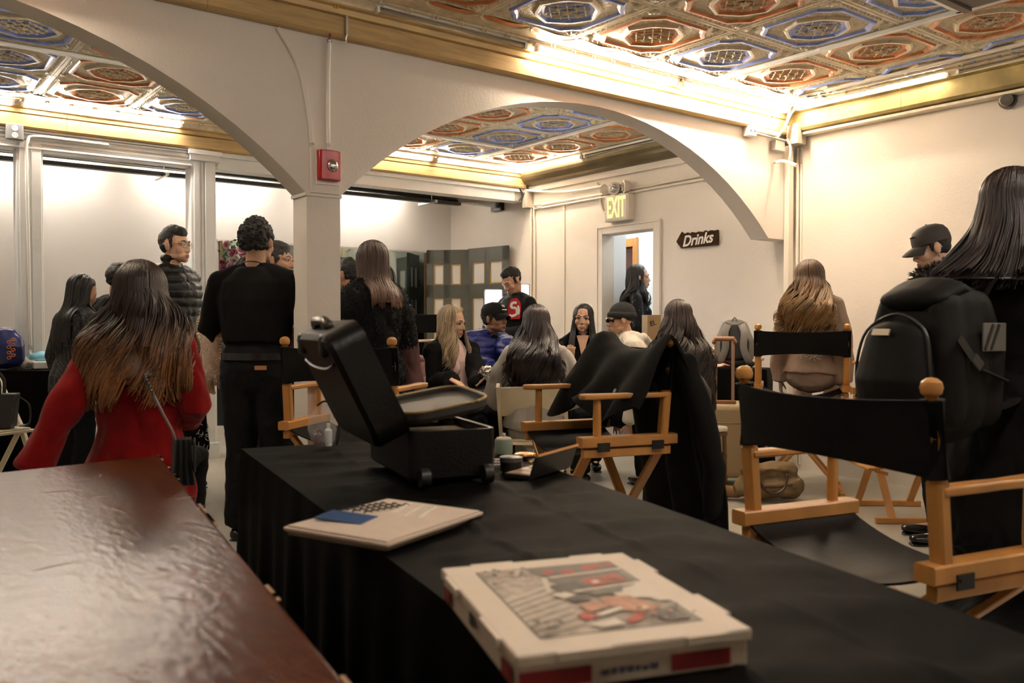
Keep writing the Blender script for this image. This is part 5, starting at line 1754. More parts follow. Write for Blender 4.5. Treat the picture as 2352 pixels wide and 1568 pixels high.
for dx in (-.008, .008):
    b = MB(); b.lathe([(.006, -.012), (.007, 0), (.004, .014)], (dx, 0, 0), 8); b.build('wire_nut', mat('yellow_plastic', (.65, .45, .02), .4), t)

# exit sign with emergency lamps
m_box = mat('almond_plastic', (.62, .56, .48), .45)
t = thing('exit_sign', 'EXIT sign with two lamp heads over the doorway', 'sign', (RW, 6.235, 2.325))
b = MB(); b.bb((-.085, -.165, -.125), (0, .165, .130)); b.build('housing', m_box, t, smooth=False, bevel=.006)
b = MB(); b.bb((-.090, -.145, -.108), (-.084, .145, .112)); pn = b.build('face_plate', mat('almond_face', (.66, .60, .52), .4), t, smooth=False)
text_mesh('EXIT', .285, .002, mat('lit_amber_letters', (.8, .55, .15), .5, emit=(1.0, .62, .16), estr=.42), 'letters', pn, axes(V(-.092, .0, .0), V(0, -1, 0), V(0, 0, 1)), xs=.44, bold=.004)
b = MB(); b.box((-.03, .0, .14), (.035, .20, .02)); b.build('lamp_bar', m_box, t, smooth=False)
for y, yw, lit in ((.065, .35, 1), (-.105, -.55, 0)):
    b = MB()
    d = V(-math.cos(yw), math.sin(yw) * -1 if False else -math.sin(yw), -.06).normalized()
    c = V(-.03, y, .205)
    R_ = frame_from(d)
    Rm = Matrix((R_[0], R_[1], R_[2])).transposed()
    b.lathe([(.018, -.05), (.05, -.01), (.062, .02), (.066, .045), (.060, .048)], c, 20, R=Rm)
    b.tube([c, V(-.03, y * .8, .145)], .012, 8)
    h = b.build('lamp_head', m_box, t)
    b = MB(); b.lathe([(.056, .047), (.0, .052)], c, 20, R=Rm, cap=False)
    for k in range(5): b.ell(c + d * .05 + R_[0] * .03 * math.cos(k * 1.257) + R_[1] * .03 * math.sin(k * 1.257), .014, 8, 6)
    b.build('reflector', m_chrome, h)
b = MB()
c = V(-.03, .17, .20); b.lathe([(.012, -.02), (.03, .02), (.058, .055), (.04, .06)], c, 14, R=Matrix((V(0, 0, 1), V(1, 0, 0), V(0, 1, .2).normalized())).transposed()); b.build('lamp_head', m_box, t)
b = MB(); b.tube(catmull([(-.012, .165, -.02), (-.014, .25, -.01), (-.014, .30, .08), (-.014, .31, .22), (-.014, .36, .30)], 6), .011, 8); b.build('conduit', m_conduit, t)

# arrow sign
t = thing('arrow_sign', 'brown wooden arrow sign reading Drinks on the wall beside the doorway', 'sign', (RW - .012, 5.26, 1.945))
b = MB()
ol = [(.25, .0), (.185, .085), (.16, .068)]
for k in range(15): ol.append((.14 - k * .026, .066 + .006 * math.sin(k * 2.3) + .004 * (k % 2)))
ol += [(-.235, .066), (-.235, -.066), (.19, -.066)]
b.prism([(-x, z) for x, z in ol], (0, 0, 0), (0, -1, 0), (0, 0, 1), (-.012, 0, 0)); b.build('board', mat('stained_brown_board', (.050, .024, .010), .8, spec=.1, var=.35, vscale=9, stretch=(1, .4, 3)), t, smooth=False)
text_mesh('Drinks', .135, .0015, mat('white_sign_paint', (.80, .77, .72), .6), 'lettering', t, axes(V(-.014, .0, -.002), V(0, -1, .05), V(0, .05, 1)), font_shear=.35, xs=.95, bold=.003)

# round camera
t = thing('security_camera', 'small round grey security camera under the crown of the right wall', 'camera', (RW - .1, 2.62, 2.66))
b = MB(); Rm = Matrix((V(0, 1, 0), V(0, 0, 1), V(1, 0, 0))).transposed(); b.lathe([(.055, .06), (.058, .085), (.05, .10)], (0, 0, 0), 18, R=Rm); b.build('base', mat('dark_grey_plastic', (.06, .055, .05), .4), t)
b = MB(); d = V(-.75, -.45, -.25).normalized(); f = frame_from(d); Rm = Matrix(f).transposed(); b.lathe([(.040, -.03), (.043, .02), (.038, .036), (.026, .04)], (.045, 0, 0), 18, R=Rm); h = b.build('ball', mat('grey_plastic', (.16, .145, .12), .4), t)
b = MB(); b.lathe([(.026, .0405), (.018, .036), (.0, .040)], (.045, 0, 0), 16, R=Rm, cap=False); b.build('lens', mat('black_glass', (.008, .008, .008), .08), h)

# ---- conduits, boxes and cables at the two corners
def run(name, label, pts, r, m=None, cat='pipe', group=None, k=6):
    b = MB(); b.tube(catmull(pts, k), r, 10)
    return tag(b.build(name, m or m_conduit), label, cat, group)


X = RW - .018
run('wall_conduit', 'upper of two thin conduits along the wall behind the exit sign', [(X, 7.60, 2.50), (X, 6.4, 2.50), (X, 5.2, 2.515), (X, AWB + .02, 2.52)], .011, group='conduits along the exit wall')
run('wall_conduit', 'lower of two thin conduits along the wall behind the exit sign', [(X, 7.60, 2.462), (X, 6.4, 2.468), (X, 5.2, 2.478), (X, AWB + .02, 2.48)], .011, group='conduits along the exit wall')
run('wall_conduit', 'cream conduit dropping down the wall beside the folding door, nearest the corner', [(X, 7.665, 2.62), (X, 7.665, 1.4), (X, 7.665, .05)], .014)
run('wall_conduit', 'cream conduit dropping down the wall beside the folding door, the bent one', [(X, 7.60, 2.50), (X, 7.615, 2.38), (X, 7.60, 2.25), (X, 7.60, 1.4), (X, 7.60, .05)], .011)
b = MB(); b.bb((RW - .012, 7.10, .05), (RW, 7.125, 2.46)); struct(b.build('trim_15', m_conduit, smooth=False))
b = MB(); b.bb((RW - .010, 5.712, 0), (RW, 5.735, .6)); 
# corner stack where the arch wall meets the right wall
cx_, cy_ = RW - .06, AW - .05
b = MB(); b.bb((RW - .11, AW - .05, .05), (RW - .045, AW - .002, 2.62)); struct(b.build('trim_16', m_conduit, smooth=False, bevel=.006))
for i, (dx, r) in enumerate(((-.030, .013), (-.016, .010))):
    run('corner_conduit', ['cream conduit in the corner by the arch, the thicker one', 'cream conduit in the corner by the arch, the thinner one'][i], [(RW + dx + .014 - i * .004, AW - .066 - i * .026, 2.60), (RW + dx + .014 - i * .004, AW - .066 - i * .026, 1.4), (RW + dx + .014 - i * .004, AW - .066 - i * .026, .05)], r)
m_gbox = mat('grey_cast_box', (.42, .38, .32), .45, metal=.2)
t = thing('junction_box', 'grey junction box in the cable-filled corner under the gilded beam', 'box', (RW - .095, AW - .105, 2.70))
b = MB(); b.bb((-.06, -.05, -.085), (.06, .05, .065)); b.build('box', m_gbox, t, smooth=False, bevel=.004)
b = MB(); b.bb((-.066, -.056, -.09), (-.006, .0, .07)); b.build('cover', m_gbox, t, smooth=False, bevel=.003)
b = MB(); b.box((-.068, -.02, .01), (.004, .02, .02)); b.build('knockout', m_conduit, t, smooth=False)
t = thing('bracket_box', 'cream steel bracket with two holes beside the junction box', 'bracket', (5.62, AW - .03, 2.665))
b = MB(); b.bb((-.10, -.03, -.04), (.0, .03, .04)); b.build('plate', m_conduit, t, smooth=False, bevel=.008)
for x in (-.075, -.03):
    b = MB(); b.lathe([(.010, 0), (.010, .003)], (x, -.033, .0), 10, R=Matrix.Rotation(PI / 2, 3, 'X')); b.build('hole', m_black, t)
b = MB(); b.tube([(0, -.02, -.015), (.36, -.03, -.025)], .012, 8); b.build('arm', m_conduit, t)
b = MB(); b.bar((0, -.01, .025), (.30, -.01, .02), .03, .03); b.build('rail', m_conduit, t, smooth=False)
b = MB(); b.bb((.24, -.03, -.11), (.36, .03, -.03)); b.build('rear_box', m_gbox, t, smooth=False, bevel=.004)
Pn = lambda px, py, d: at(px, py, d=d)
run('flexible_cable', 'thick pale cable looping from the corner box up to the crown', [Pn(1745, 330, 7.0), Pn(1775, 322, 6.95), Pn(1800, 295, 6.9), Pn(1818, 258, 6.9), Pn(1845, 232, 6.8), Pn(1880, 215, 6.7)], .012, cat='cable')
run('flexible_cable', 'pale cable bending from the gilded beam end over to the right wall', [Pn(1778, 270, 6.85), Pn(1790, 252, 6.85), Pn(1815, 243, 6.85), Pn(1850, 228, 6.8), Pn(1905, 210, 6.5)], .011, cat='cable')
run('flexible_cable', 'thin pale cable beside the thick loop in the corner', [Pn(1808, 275, 6.88), Pn(1815, 250, 6.88), Pn(1835, 230, 6.85), Pn(1872, 212, 6.7)], .007, cat='cable')
run('flexible_cable', 'thin grey hook-shaped cable hanging on the end of the gilded beam', [Pn(1772, 262, 6.75), Pn(1760, 278, 6.75), Pn(1753, 293, 6.75), Pn(1760, 304, 6.75), Pn(1770, 302, 6.8)], .008, cat='cable')
run('flexible_cable', 'cream cable bowing out below the junction box', [Pn(1806, 318, 6.95), Pn(1815, 335, 6.95), Pn(1815, 355, 6.95), Pn(1812, 372, 6.98)], .009, cat='cable')
run('cross_bar', 'short cream bar clamped across the conduits in the corner', [Pn(1776, 375, 6.95), Pn(1800, 370, 6.9), Pn(1830, 380, 6.75)], .014, cat='bar', k=3)
run('ceiling_pipe', 'long white pipe along the ceiling by the right wall, nearest the tiles', [(5.76, 3.95, CEIL - .02), (5.76, 2.0, CEIL - .02), (5.76, .2, CEIL - .02)], .016, cat='pipe')
run('ceiling_pipe', 'long white pipe along the ceiling by the right wall, nearest the crown', [(5.86, 3.95, CEIL - .016), (5.86, 2.0, CEIL - .018), (5.86, .2, CEIL - .02)], .012, cat='pipe')
# far corner clutter
t = thing('junction_box', 'grey electrical boxes and wires in the far corner above the folding door', 'box', (RW - .05, 7.72, 2.58))
b = MB(); b.bb((-.13, .02, -.02), (-.06, .08, .10)); b.build('box', m_gbox, t, smooth=False, bevel=.004)
b = MB(); b.bb((-.05, -.08, -.10), (.045, .0, .09)); b.build('box', m_gbox, t, smooth=False, bevel=.004)
b = MB(); b.tube(catmull([(-.1, .0, .12), (-.06, -.03, .05), (-.09, .0, -.02), (-.03, -.05, .1)], 6), .008, 6); b.build('wire', m_black, t)
b = MB(); b.box((0, -.05, .06), (.03, .03, .03)); b.build('red_cap', m_red_dev, t, smooth=False)
run('flexible_cable', 'pale cable running from the far corner along the wall trim', [(RW - .08, 7.75, 2.69), (RW - .05, 7.4, 2.63), (RW - .03, 7.0, 2.585), (RW - .02, 6.5, 2.58)], .013, cat='cable')

# ventilation duct and its companion rail across the back bay
t = thing('ventilation_duct', 'long silver duct with a dark rail hung below the ceiling of the back bay', 'duct', (0, 8.27, 2.61))
b = MB(); b.tube([(-3.1, 0, .0), (6.14, 0, 0)], .066, 20); b.build('duct_pipe', m_steel, t)
b = MB(); b.bar((-3.1, -.05, -.075), (5.55, -.05, -.075), .07, .035); b.build('dark_rail', m_black, t, smooth=False)
for x in (2.32, 5.15):
    b = MB(); b.bar((x, -.20, -.09), (x, .16, -.09), .03, .03, bev=.004); b.build('strut', m_steel, t, smooth=False)
    b = MB(); b.tube([(x, -.1, -.09), (x, -.1, .31)], .005, 6); b.build('hanger_rod', m_steel, t)
b = MB(); b.bb((6.10, -.09, -.10), (6.155, .10, .08)); b.build('dark_wall_hole', m_black, t, smooth=False)  # black block painted in for the dark hole where the duct enters
# outlet on the post
t = thing('outlet_box', 'grey outlet box with two white sockets on the white timber casing', 'outlet', (1.075, B2 - .03, 2.66))
b = MB(); b.bb((-.06, -.03, -.06), (.06, .02, .06)); b.build('box', mat('grey_steel_plate', (.27, .28, .28), .45, metal=.4), t, smooth=False, bevel=.006)
for z in (.025, -.028):
    b = MB(); b.lathe([(.022, 0), (.022, .004)], (0, -.030, z), 14, R=Matrix.Rotation(PI / 2, 3, 'X'))
    k = b.build('socket', m_white, t)
    b = MB(); 
    for dx in (-.008, .008): b.box((dx, -.0350, z + .004), (.003, .002, .009))
    b.build('slots', m_black, k, smooth=False)['kind'] = 'stuff'
run('post_cable', 'white cable rising up the left post and bending to the outlet box', [(1.17, B2 - .03, .95), (1.165, B2 - .03, 1.6), (1.155, B2 - .03, 2.45), (1.165, B2 - .035, 2.60), (1.22, B2 - .035, 2.645), (1.5, B2 - .032, 2.648), (1.75, B2 - .03, 2.645)], .012, mat('white_conduit', (.8, .77, .72)), cat='cable')
for px, py, d in ((535, 365, 7.3), (885, 405, 8.2)): pass
run('ceiling_hook', 'small white hook under the white casing right of the second post', [at(530, 358, y=B2 + .05), at(530, 366, y=B2 + .04), at(528, 376, y=B2 + .03), at(531, 380, y=B2 + .03), at(534, 377, y=B2 + .03)], .004, m_white, cat='hook', k=3)

# ---- mirror wall and bifold door
m_mir = mat('old_mirror_reflection_tint', (.30, .37, .38), .03, metal=1.0)  # old glass; its teal tint also stands in for a dim reflected room
t = thing('wall_mirror', 'long dark mirror along the back wall behind the standing group', 'mirror', (3.2, BW, 0))
b = MB(); b.bb((0, -.02, .35), (2.74, -.005, 2.07)); b.build('mirror_glass', m_mir, t, smooth=False)
b = MB(); b.bb((-.02, -.03, 2.065), (2.76, 0, 2.085)); b.build('top_edge', m_steel, t, smooth=False)
for x in (.0, 1.35, 2.55):
    b = MB(); b.bb((x, -.032, .35), (x + .03, 0, 2.07)); b.build('upright', mat('brown_frame', (.16, .09, .04), .5), t, smooth=False)
m_bif = mat('grey_green_paint', (.105, .105, .085), .45)
m_bifp = mat('white_door_panel', (.72, .68, .63), .5)
t = thing('folding_door', 'grey-green bifold door with white panels leaning by the back corner', 'door', (0, 0, 0))


def leaf(p0, p1, z1, name):
    p0, p1 = V(p0[0], p0[1], 0), V(p1[0], p1[1], 0)
    L = (p1 - p0).length; ux = (p1 - p0).normalized(); n = V(ux.y, -ux.x, 0)
    M = Matrix.Translation(p0) @ Matrix((ux, n, V(0, 0, 1))).transposed().to_4x4()
    b = MB(); b.M = M
    st = .085
    b.bb((0, 0, .04), (st, .035, z1)); b.bb((L - st, 0, .04), (L, .035, z1)); b.bb((L / 2 - st / 2, 0, .04), (L / 2 + st / 2, .035, z1))
    for a, c in ((.04, .22), (.86, .98), (1.50, 1.66), (z1 - .17, z1)): b.bb((0, 0, a), (L, .035, c))
    o = b.build(name, m_bif, t, smooth=False, bevel=.003)
    for (xa, xb) in ((st, L / 2 - st / 2), (L / 2 + st / 2, L - st)):
        for a, c in ((.22, .86), (.98, 1.50), (1.66, z1 - .17)):
            b = MB(); b.M = M; b.bb((xa, .008, a), (xb, .020, c)); b.build('panel', m_bifp, o, smooth=False)
            b = MB(); b.M = M
            for q in ((xa, a, xa + .012, c), (xb - .012, a, xb, c), (xa, a, xb, a + .012), (xa, c - .012, xb, c)): b.bb((q[0], .016, q[1]), (q[2], .030, q[3]))
            b.build('panel_moulding', mat('ochre_edge', (.40, .25, .08), .5), o, smooth=False)['kind'] = 'stuff'
    return o


A_ = at(1012, 700, d=10.0); A_ = (5.66, 9.08)
M_ = (6.02, 8.72); Z_ = (6.115, 8.03)
leaf(A_, M_, 2.08, 'door_leaf'); leaf((M_[0] + .01, M_[1] - .012), Z_, 2.09, 'door_leaf')
b = MB()
for z in (.4, 1.05, 1.72): b.box((M_[0] - .005, M_[1] + .0, z), (.02, .02, .09))
b.build('hinge', m_bracket, t, smooth=False)['kind'] = 'stuff'

# ---- light panel behind the man in the varsity jacket
m_led = mat('lit_led_panel', (1, 1, 1), .5, emit=(1.0, .97, .92), estr=9)
t = thing('light_panel', 'bright upright light panel on a stand behind the varsity jacket', 'lamp', cw(-.17, 8.15), face(.25, -1))
b = MB(); b.bb((-.075, -.01, .96), (.075, .01, 1.50)); b.build('lit_face', m_led, t, smooth=False, bevel=.004)
b = MB(); b.bb((-.09, -.04, .95), (.09, -.012, 1.51)); b.build('housing', m_black, t, smooth=False)
b = MB(); b.tube([(0, -.03, .02), (0, -.03, .96)], .012, 8); b.build('stand_pole', m_black, t)
for a in (0, 2.1, 4.2):
    b = MB(); b.tube([(0, -.03, .25), (.28 * math.sin(a), -.03 + .28 * math.cos(a), .01)], .009, 6); b.build('stand_leg', m_black, t)
t = thing('light_panel', 'small bright light panel with a dark barn door, right of the bent head', 'lamp', cw(.10, 8.45), face(.1, -1))
b = MB(); b.bb((-.06, -.01, 1.40), (.09, .01, 1.56)); b.build('lit_face', m_led, t, smooth=False, bevel=.004)
b = MB(); b.bb((-.07, -.04, 1.39), (.10, -.012, 1.57)); b.build('housing', m_black, t, smooth=False)
b = MB(); b.box((.15, .03, 1.54), (.10, .004, .14), rz=.5); b.build('barn_door', m_black, t, smooth=False)
b = MB(); b.tube([(0, -.03, .02), (0, -.03, 1.38)], .012, 8); b.build('stand_pole', m_black, t)
for a in (.5, 2.6, 4.7):
    b = MB(); b.tube([(0, -.03, .25), (.25 * math.sin(a), -.03 + .25 * math.cos(a), .01)], .009, 6); b.build('stand_leg', m_black, t)

# ---- flower wreath in front of a dark screen, left of the column
c = at(546, 592, d=7.9)
t = thing('flower_wreath', 'pink and white flower wreath behind the man in the black t-shirt', 'flowers', c)
rnd = random.Random(8)
fm = [mat('pink_petals', (.55, .16, .30), .6), mat('magenta_petals', (.33, .03, .14), .6), mat('white_petals', (.70, .66, .60), .6), mat('pale_pink_petals', (.68, .40, .44), .6)]
gm = mat('wreath_leaves', (.06, .13, .05), .6)
b = MB()
for i in range(120):
    a = rnd.uniform(0, 2 * PI); r = .16 * math.sqrt(rnd.random()); p = VR * (r * math.cos(a)) + V(0, 0, r * math.sin(a)) - VF * .01
    d = V(rnd.uniform(-1, 1), rnd.uniform(-1, 1), rnd.uniform(-1, 1)).normalized(); e = d.cross(VF).normalized() * .012
    b.add([p, p + d * .022 + e, p + d * .05, p + d * .022 - e], [(0, 1, 2, 3)])
b.build('leaves', gm, t, smooth=False)['kind'] = 'stuff'
for i in range(34):
    a = rnd.uniform(0, 2 * PI); r = .15 * math.sqrt(rnd.random())
    p = VR * (r * math.cos(a)) + V(0, 0, r * math.sin(a)) - VF * (.03 + .02 * rnd.random())
    b = MB(); s_ = rnd.uniform(.018, .034)
    for ring, (n_, rr, tl) in enumerate(((6, 1.0, .25), (5, .62, .7), (3, .3, 1.2))):
        for k in range(n_):
            q = 2 * PI * k / n_ + ring * .5
            d = (VR * math.cos(q) + VU * math.sin(q))
            side = (VR * -math.sin(q) + VU * math.cos(q)) * s_ * .5
            m1 = p + d * s_ * rr * .7 - VF * s_ * tl * .5; m2 = p + d * s_ * rr - VF * s_ * tl
            b.add([p, m1 + side, m2 + side * .5, m2 - side * .5, m1 - side], [(0, 1, 2, 3, 4)])
    b.build('flower', fm[i % 4], t, smooth=False)
c = at(532, 630, d=8.05)
t = thing('dark_screen', 'black screen panel standing behind the flower wreath', 'screen', V(c.x, c.y, 0), face(0, -1))
b = MB(); b.bb((-.17, -.02, .25), (.40, .02, 1.62)); b.build('panel', mat('dark_slate_panel', (.012, .016, .022), .4), t, smooth=False)
for x in (-.12, .35):
    b = MB(); b.bb((x, -.15, 0), (x + .04, .15, .03)); b.bb((x, -.015, .02), (x + .04, .015, .3)); b.build('foot', m_black, t, smooth=False)

# ------------------------------------------------------------------ on the long black table
TZ = .7645
m_case = mat('black_case_shell', (.0055, .005, .0045), .36, bump=.15, bscale=120, spec=.25)
m_trim = mat('gold_piping', (.22, .14, .04), .45)
e1 = V(-.394, .919, 0); e1 = cw(-.394, .919); e2 = cw(.919, .394)         # long side / across
o0 = cw(-.255, 2.20, TZ)                                                   # near left bottom corner
t = thing('trolley_case', 'open black makeup trolley case with its lid standing up on the black table', 'case', o0, math.atan2(e2.y, e2.x))
W, Lg, Hh = .235, .44, .132


def tray(b, w, l, h, th=.012, r=.03):
    def rr(z, ins):
        pts = []
        for cx_, cy_, a0 in ((w - r, r, -PI / 2), (w - r, l - r, 0), (r, l - r, PI / 2), (r, r, PI)):
            for k in range(5):
                a = a0 + PI / 2 * k / 4; q = r - ins
                pts.append((cx_ + q * math.cos(a), cy_ + q * math.sin(a), z))
        return pts
    rings = [rr(0, .012), rr(.012, 0), rr(h, 0), rr(h, th), rr(.02, th)]
    n = 20
    vs = [p for q in rings for p in q]
    fs = [(i * n + j, i * n + (j + 1) % n, (i + 1) * n + (j + 1) % n, (i + 1) * n + j) for i in range(4) for j in range(n)] + [tuple(range(n))[::-1], tuple(range(4 * n, 5 * n))]
    b.add(vs, fs)


b = MB(); b.M = Matrix.Translation((0, 0, .012)); tray(b, W, Lg, Hh); base = b.build('base', m_case, t, angle=30)
b = MB(); b.bb((.014, .014, .09), (W - .014, Lg * .62, .124)); b.build('khaki_lining', mat('khaki_cloth', (.20, .145, .07), .8), base, smooth=False, bevel=.01)
for x in (.02, W - .045):
    b = MB(); b.lathe([(.024, -.012), (.026, 0), (.024, .012)], (x + .012, -.012, .028), 16, R=Matrix.Rotation(PI / 2, 3, 'Y')); b.build('wheel', m_black, base)
rnd = random.Random(3)
for i in range(9):
    x = .07 + rnd.random() * .13; y = .25 + rnd.random() * .15
    b = MB(); p = V(x, y, .137 + .004 * (i % 3)); d = V(.8, -.35 + rnd.uniform(-.2, .2), 0).normalized()
    b.tube([p - d * .05, p + d * .02, p + d * .021, p + d * .045], [.0035, .005, .006, .007], 8)
    tb = b.build('makeup_brush', m_chrome if i % 3 else m_black, None)
    tb.matrix_world = t.matrix_basis
    tag(tb, 'silver and black makeup brush lying inside the open trolley case', 'brush', 'brushes in the trolley case')
# lid, leaning outwards from the left hinge
tilt = math.radians(26)
Ml = Matrix.Translation((.0, .0, Hh + .012)) @ Matrix.Rotation(-(PI / 2 + tilt), 4, 'Y')
lid = MB(); lid.M = Ml @ Matrix.Translation((0, 0, 0)) @ Matrix.Diagonal((1, 1, 1, 1))


def lidshell(b, w, l, h):
    tray(b, w, l, h, .012, .055)


lid.M = Ml @ Matrix.Translation((.0, -.01, -.0)) @ Matrix.Rotation(PI, 4, 'X') @ Matrix.Translation((0, -Lg - .0, -.095))
tray(lid, .315, Lg + .02, .095, .012, .055)
ld = lid.build('lid', m_case, t, angle=30)
b = MB(); b.M = lid.M
b.tube([(.315 * .5 + (.315 * .5 - .004) * a, y, .045) for a, y in ((-1, .003), (.8, .003))], .004, 6)
for k, (x0, x1) in enumerate(((.235, .34),)):
    b.limb([(.27, .075, -.004), (.305, .075, .012)], [(.03, .012), (.03, .012)], 10); b.limb([(.27, Lg - .06, -.004), (.305, Lg - .06, .012)], [(.03, .012), (.03, .012)], 10)
b.build('corner_guard', m_case, ld)['kind'] = 'stuff'
b = MB(); b.M = lid.M
b.limb([(.322, .14, .05), (.336, .17, .05), (.336, Lg - .16, .05), (.322, Lg - .13, .05)], [(.012, .014)] * 4, 10); b.build('handle', mat('worn_black_plastic', (.035, .032, .028), .3), ld)
b = MB(); b.M = lid.M
b.tube(catmull([(.24, .03, -.002), (.225, .12, -.004), (.22, Lg / 2, -.004), (.225, Lg - .1, -.004), (.24, Lg - .01, -.002)], 5), .005, 6); b.build('ridge', m_case, ld)
b = MB(); b.M = lid.M
b.tube([(.01, .002, .094), (.28, .002, .094)], .004, 6); b.build('zip_piping', m_trim, ld)
# padded inner divider folded down over the base
Mp = Matrix.Translation((.01, .06, Hh + .016)) @ Matrix.Rotation(-.16, 4, 'Y') @ Matrix.Rotation(.06, 4, 'X')
b = MB(); b.M = Mp; tray(b, .25, .30, .028, .012, .07); dv = b.build('inner_divider', mat('grey_leatherette', (.028, .026, .024), .45), t, angle=30)
b = MB(); b.M = Mp
ring = []
for cx_, cy_, a0 in ((.18, .07, -PI / 2), (.18, .23, 0), (.07, .23, PI / 2), (.07, .07, PI)):
    for k in range(6): a = a0 + PI / 2 * k / 5; ring.append((cx_ + .067 * math.cos(a), cy_ + .067 * math.sin(a), .031))
b.tube(ring, .0045, 6, closed=True); b.build('gold_piping', m_trim, dv)

# clear bag and bottle behind the lid
m_clear = mat('clear_plastic', (.75, .72, .68), .12, alpha=.22, spec=.8)
c = at(742, 1026, z=TZ)
t = thing('clear_bag', 'clear plastic zip bag of small bottles beside the trolley case lid', 'bag', c, face(0, -1))
b = MB(); b.limb([(0, 0, .03), (.005, 0, .09), (-.01, 0, .14)], [(.045, .028), (.05, .026), (.028, .008)], 14)
organic('bag_film', b, .008, m_clear, t, disp=lambda p, n_: .006 * mnoise.noise(p * 40))
b = MB(); b.tube(catmull([(-.045, 0, .0), (-.055, 0, .06), (-.045, 0, .12), (-.01, 0, .155), (.02, .0, .14)], 5), .004, 6); b.build('zip_edge', m_black, t)
for i, (x, h_, m_) in enumerate(((-.018, .08, m_white), (.018, .06, mat('mauve_bottle', (.20, .11, .12), .3)))):
    b = MB(); b.lathe([(.012, .004), (.013, .01), (.013, h_ * .7), (.006, h_ * .8), (.006, h_)], (x, 0, 0), 12); b.build('bottle', m_, t)

# lash tray and blue card
q = [at(765, 1193, z=TZ + .012), at(890, 1256, z=TZ + .012), at(1113, 1180, z=TZ + .012), at(978, 1138, z=TZ + .012)]
ux = (q[2] - q[1]); uy = (q[0] - q[1]); ux.z = uy.z = 0; Lx, Ly = ux.length, uy.length; ux.normalize(); uy = (uy - ux * uy.dot(ux)).normalized()
t = thing('lash_tray', 'open ivory box of false lashes with a blue card on the black table', 'tray', V(q[1].x, q[1].y, TZ), math.atan2(ux.y, ux.x))
m_ivory = mat('ivory_card', (.62, .50, .40), .55, var=.04, vscale=30)
b = MB(); tray(b, Lx, Ly, .016, .008, .008); tr = b.build('box', m_ivory, t, angle=30)
b = MB(); b.bb((.01, .01, .0155), (Lx - .01, Ly * .98, .0185)); b.build('insert', m_ivory, t, smooth=False, bevel=.002)
b = MB(); b.bb((Lx * .34, Ly * .50, .0187), (Lx * .56, Ly * .84, .0192)); b.build('window', m_black, t, smooth=False)
b = MB(); b.box((Lx * .34, Ly * .74, .023), (.075, .105, .003), R=Matrix.Rotation(.22, 3, 'Z') @ Matrix.Rotation(.06, 3, 'X')); b.build('card', mat('blue_card', (.022, .065, .17), .4), t, smooth=False)
m_lash = mat('black_lash', (.008, .007, .007), .6)
for r_ in range(3):
    for k in range(7):
        x, y = Lx * (.50 + .05 * k + .02 * r_), Ly * (.93 - .055 * k * .3 - .10 * r_)
        b = MB(); pts = [V(x + .010 * math.cos(a), y + .007 * math.sin(a), .0205 + .003 * math.sin(a)) for a in [PI * j / 6 for j in range(7)]]
        b.tube(pts, [.0006, .0014, .002, .0024, .002, .0014, .0006], 5)
        ob = tag(b.build('false_lash', m_lash, None), 'black false lash strip in the ivory box beside the blue card', 'lash', 'false lashes in the ivory box')
        ob.matrix_world = t.matrix_basis
m_cap = mat('clear_lash_cover', (.80, .74, .62), .12)
for r_ in range(3):
    for k in range(6):
        x, y = Lx * (.62 + .055 * k), Ly * (.56 - .13 * r_ + .02 * k)
        b = MB(); b.ell((x, y, .0195), (.0085, .006, .0045), 8, 5)
        ob = tag(b.build('lash_cover', m_cap, None), 'small glossy clear bubble over a lash slot in the ivory box', 'bubble', 'clear bubbles in the ivory box')
        ob.matrix_world = t.matrix_basis

# pizza box
BZ = TZ + .046
B_, R_, L_ = at(1430, 1268, z=BZ), at(1728, 1442, z=BZ), at(1070, 1342, z=BZ)
ux = R_ - B_; uy = L_ - B_; ux.z = uy.z = 0
lx, ly = ux.length, uy.length; ux.normalize(); uy = (uy - ux * uy.dot(ux)).normalized()
t = thing('pizza_box', 'white pizza box printed with a red and grey street scene at the table edge', 'box', V(B_.x, B_.y, TZ), math.atan2(ux.y, ux.x))
sy = 1 if ux.cross(uy).z > 0 else -1
m_card = mat('white_cardboard', (.60, .50, .39), .6, var=.03, vscale=12)
m_pr = mat('dark_red_print', (.20, .008, .008), .55)
def Y(v): return sy * v
def bb2(b, lo, hi): b.bb((lo[0], min(Y(lo[1]), Y(hi[1])), lo[2]), (hi[0], max(Y(lo[1]), Y(hi[1])), hi[2]))
b = MB(); bb2(b, (.004, .004, 0), (lx - .004, ly - .004, .030)); b.build('bottom', m_card, t, smooth=False, bevel=.002)
b = MB(); bb2(b, (0, 0, .030), (lx, ly, .046))
b.build('lid', m_card, t, smooth=False, bevel=.003)
b = MB()
for f0, f1 in ((.12, .30), (.62, .84)):
    bb2(b, (lx * f0, -.006, .036), (lx * f1, .004, .0455)); bb2(b, (-.006, ly * f0, .036), (.004, ly * f1, .0455)); bb2(b, (lx - .004, ly * f0, .036), (lx + .005, ly * f1, .0455)); bb2(b, (lx * f0, ly - .004, .036), (lx * f1, ly + .005, .0455))
b.build('tabs', m_card, t, smooth=False)['kind'] = 'stuff'
b = MB()
bb2(b, (lx - .001, ly * .10, .006), (lx + .0004, ly * .36, .026)); bb2(b, (lx - .001, ly * .70, .006), (lx + .0004, ly * .99, .026))
bb2(b, (lx * .06, ly - .001, .006), (lx * .16, ly + .0004, .026)); bb2(b, (lx * .84, ly - .001, .006), (lx * .94, ly + .0004, .026))
b.build('red_bars', m_pr, t, smooth=False)['kind'] = 'stuff'
b = MB()
rnd = random.Random(6); yy = ly * .42
while yy < ly * .64:
    w_ = rnd.uniform(.005, .011); bb2(b, (lx - .001, yy, .012), (lx + .0005, yy + w_, .012 + rnd.uniform(.004, .008))); yy += w_ + .003
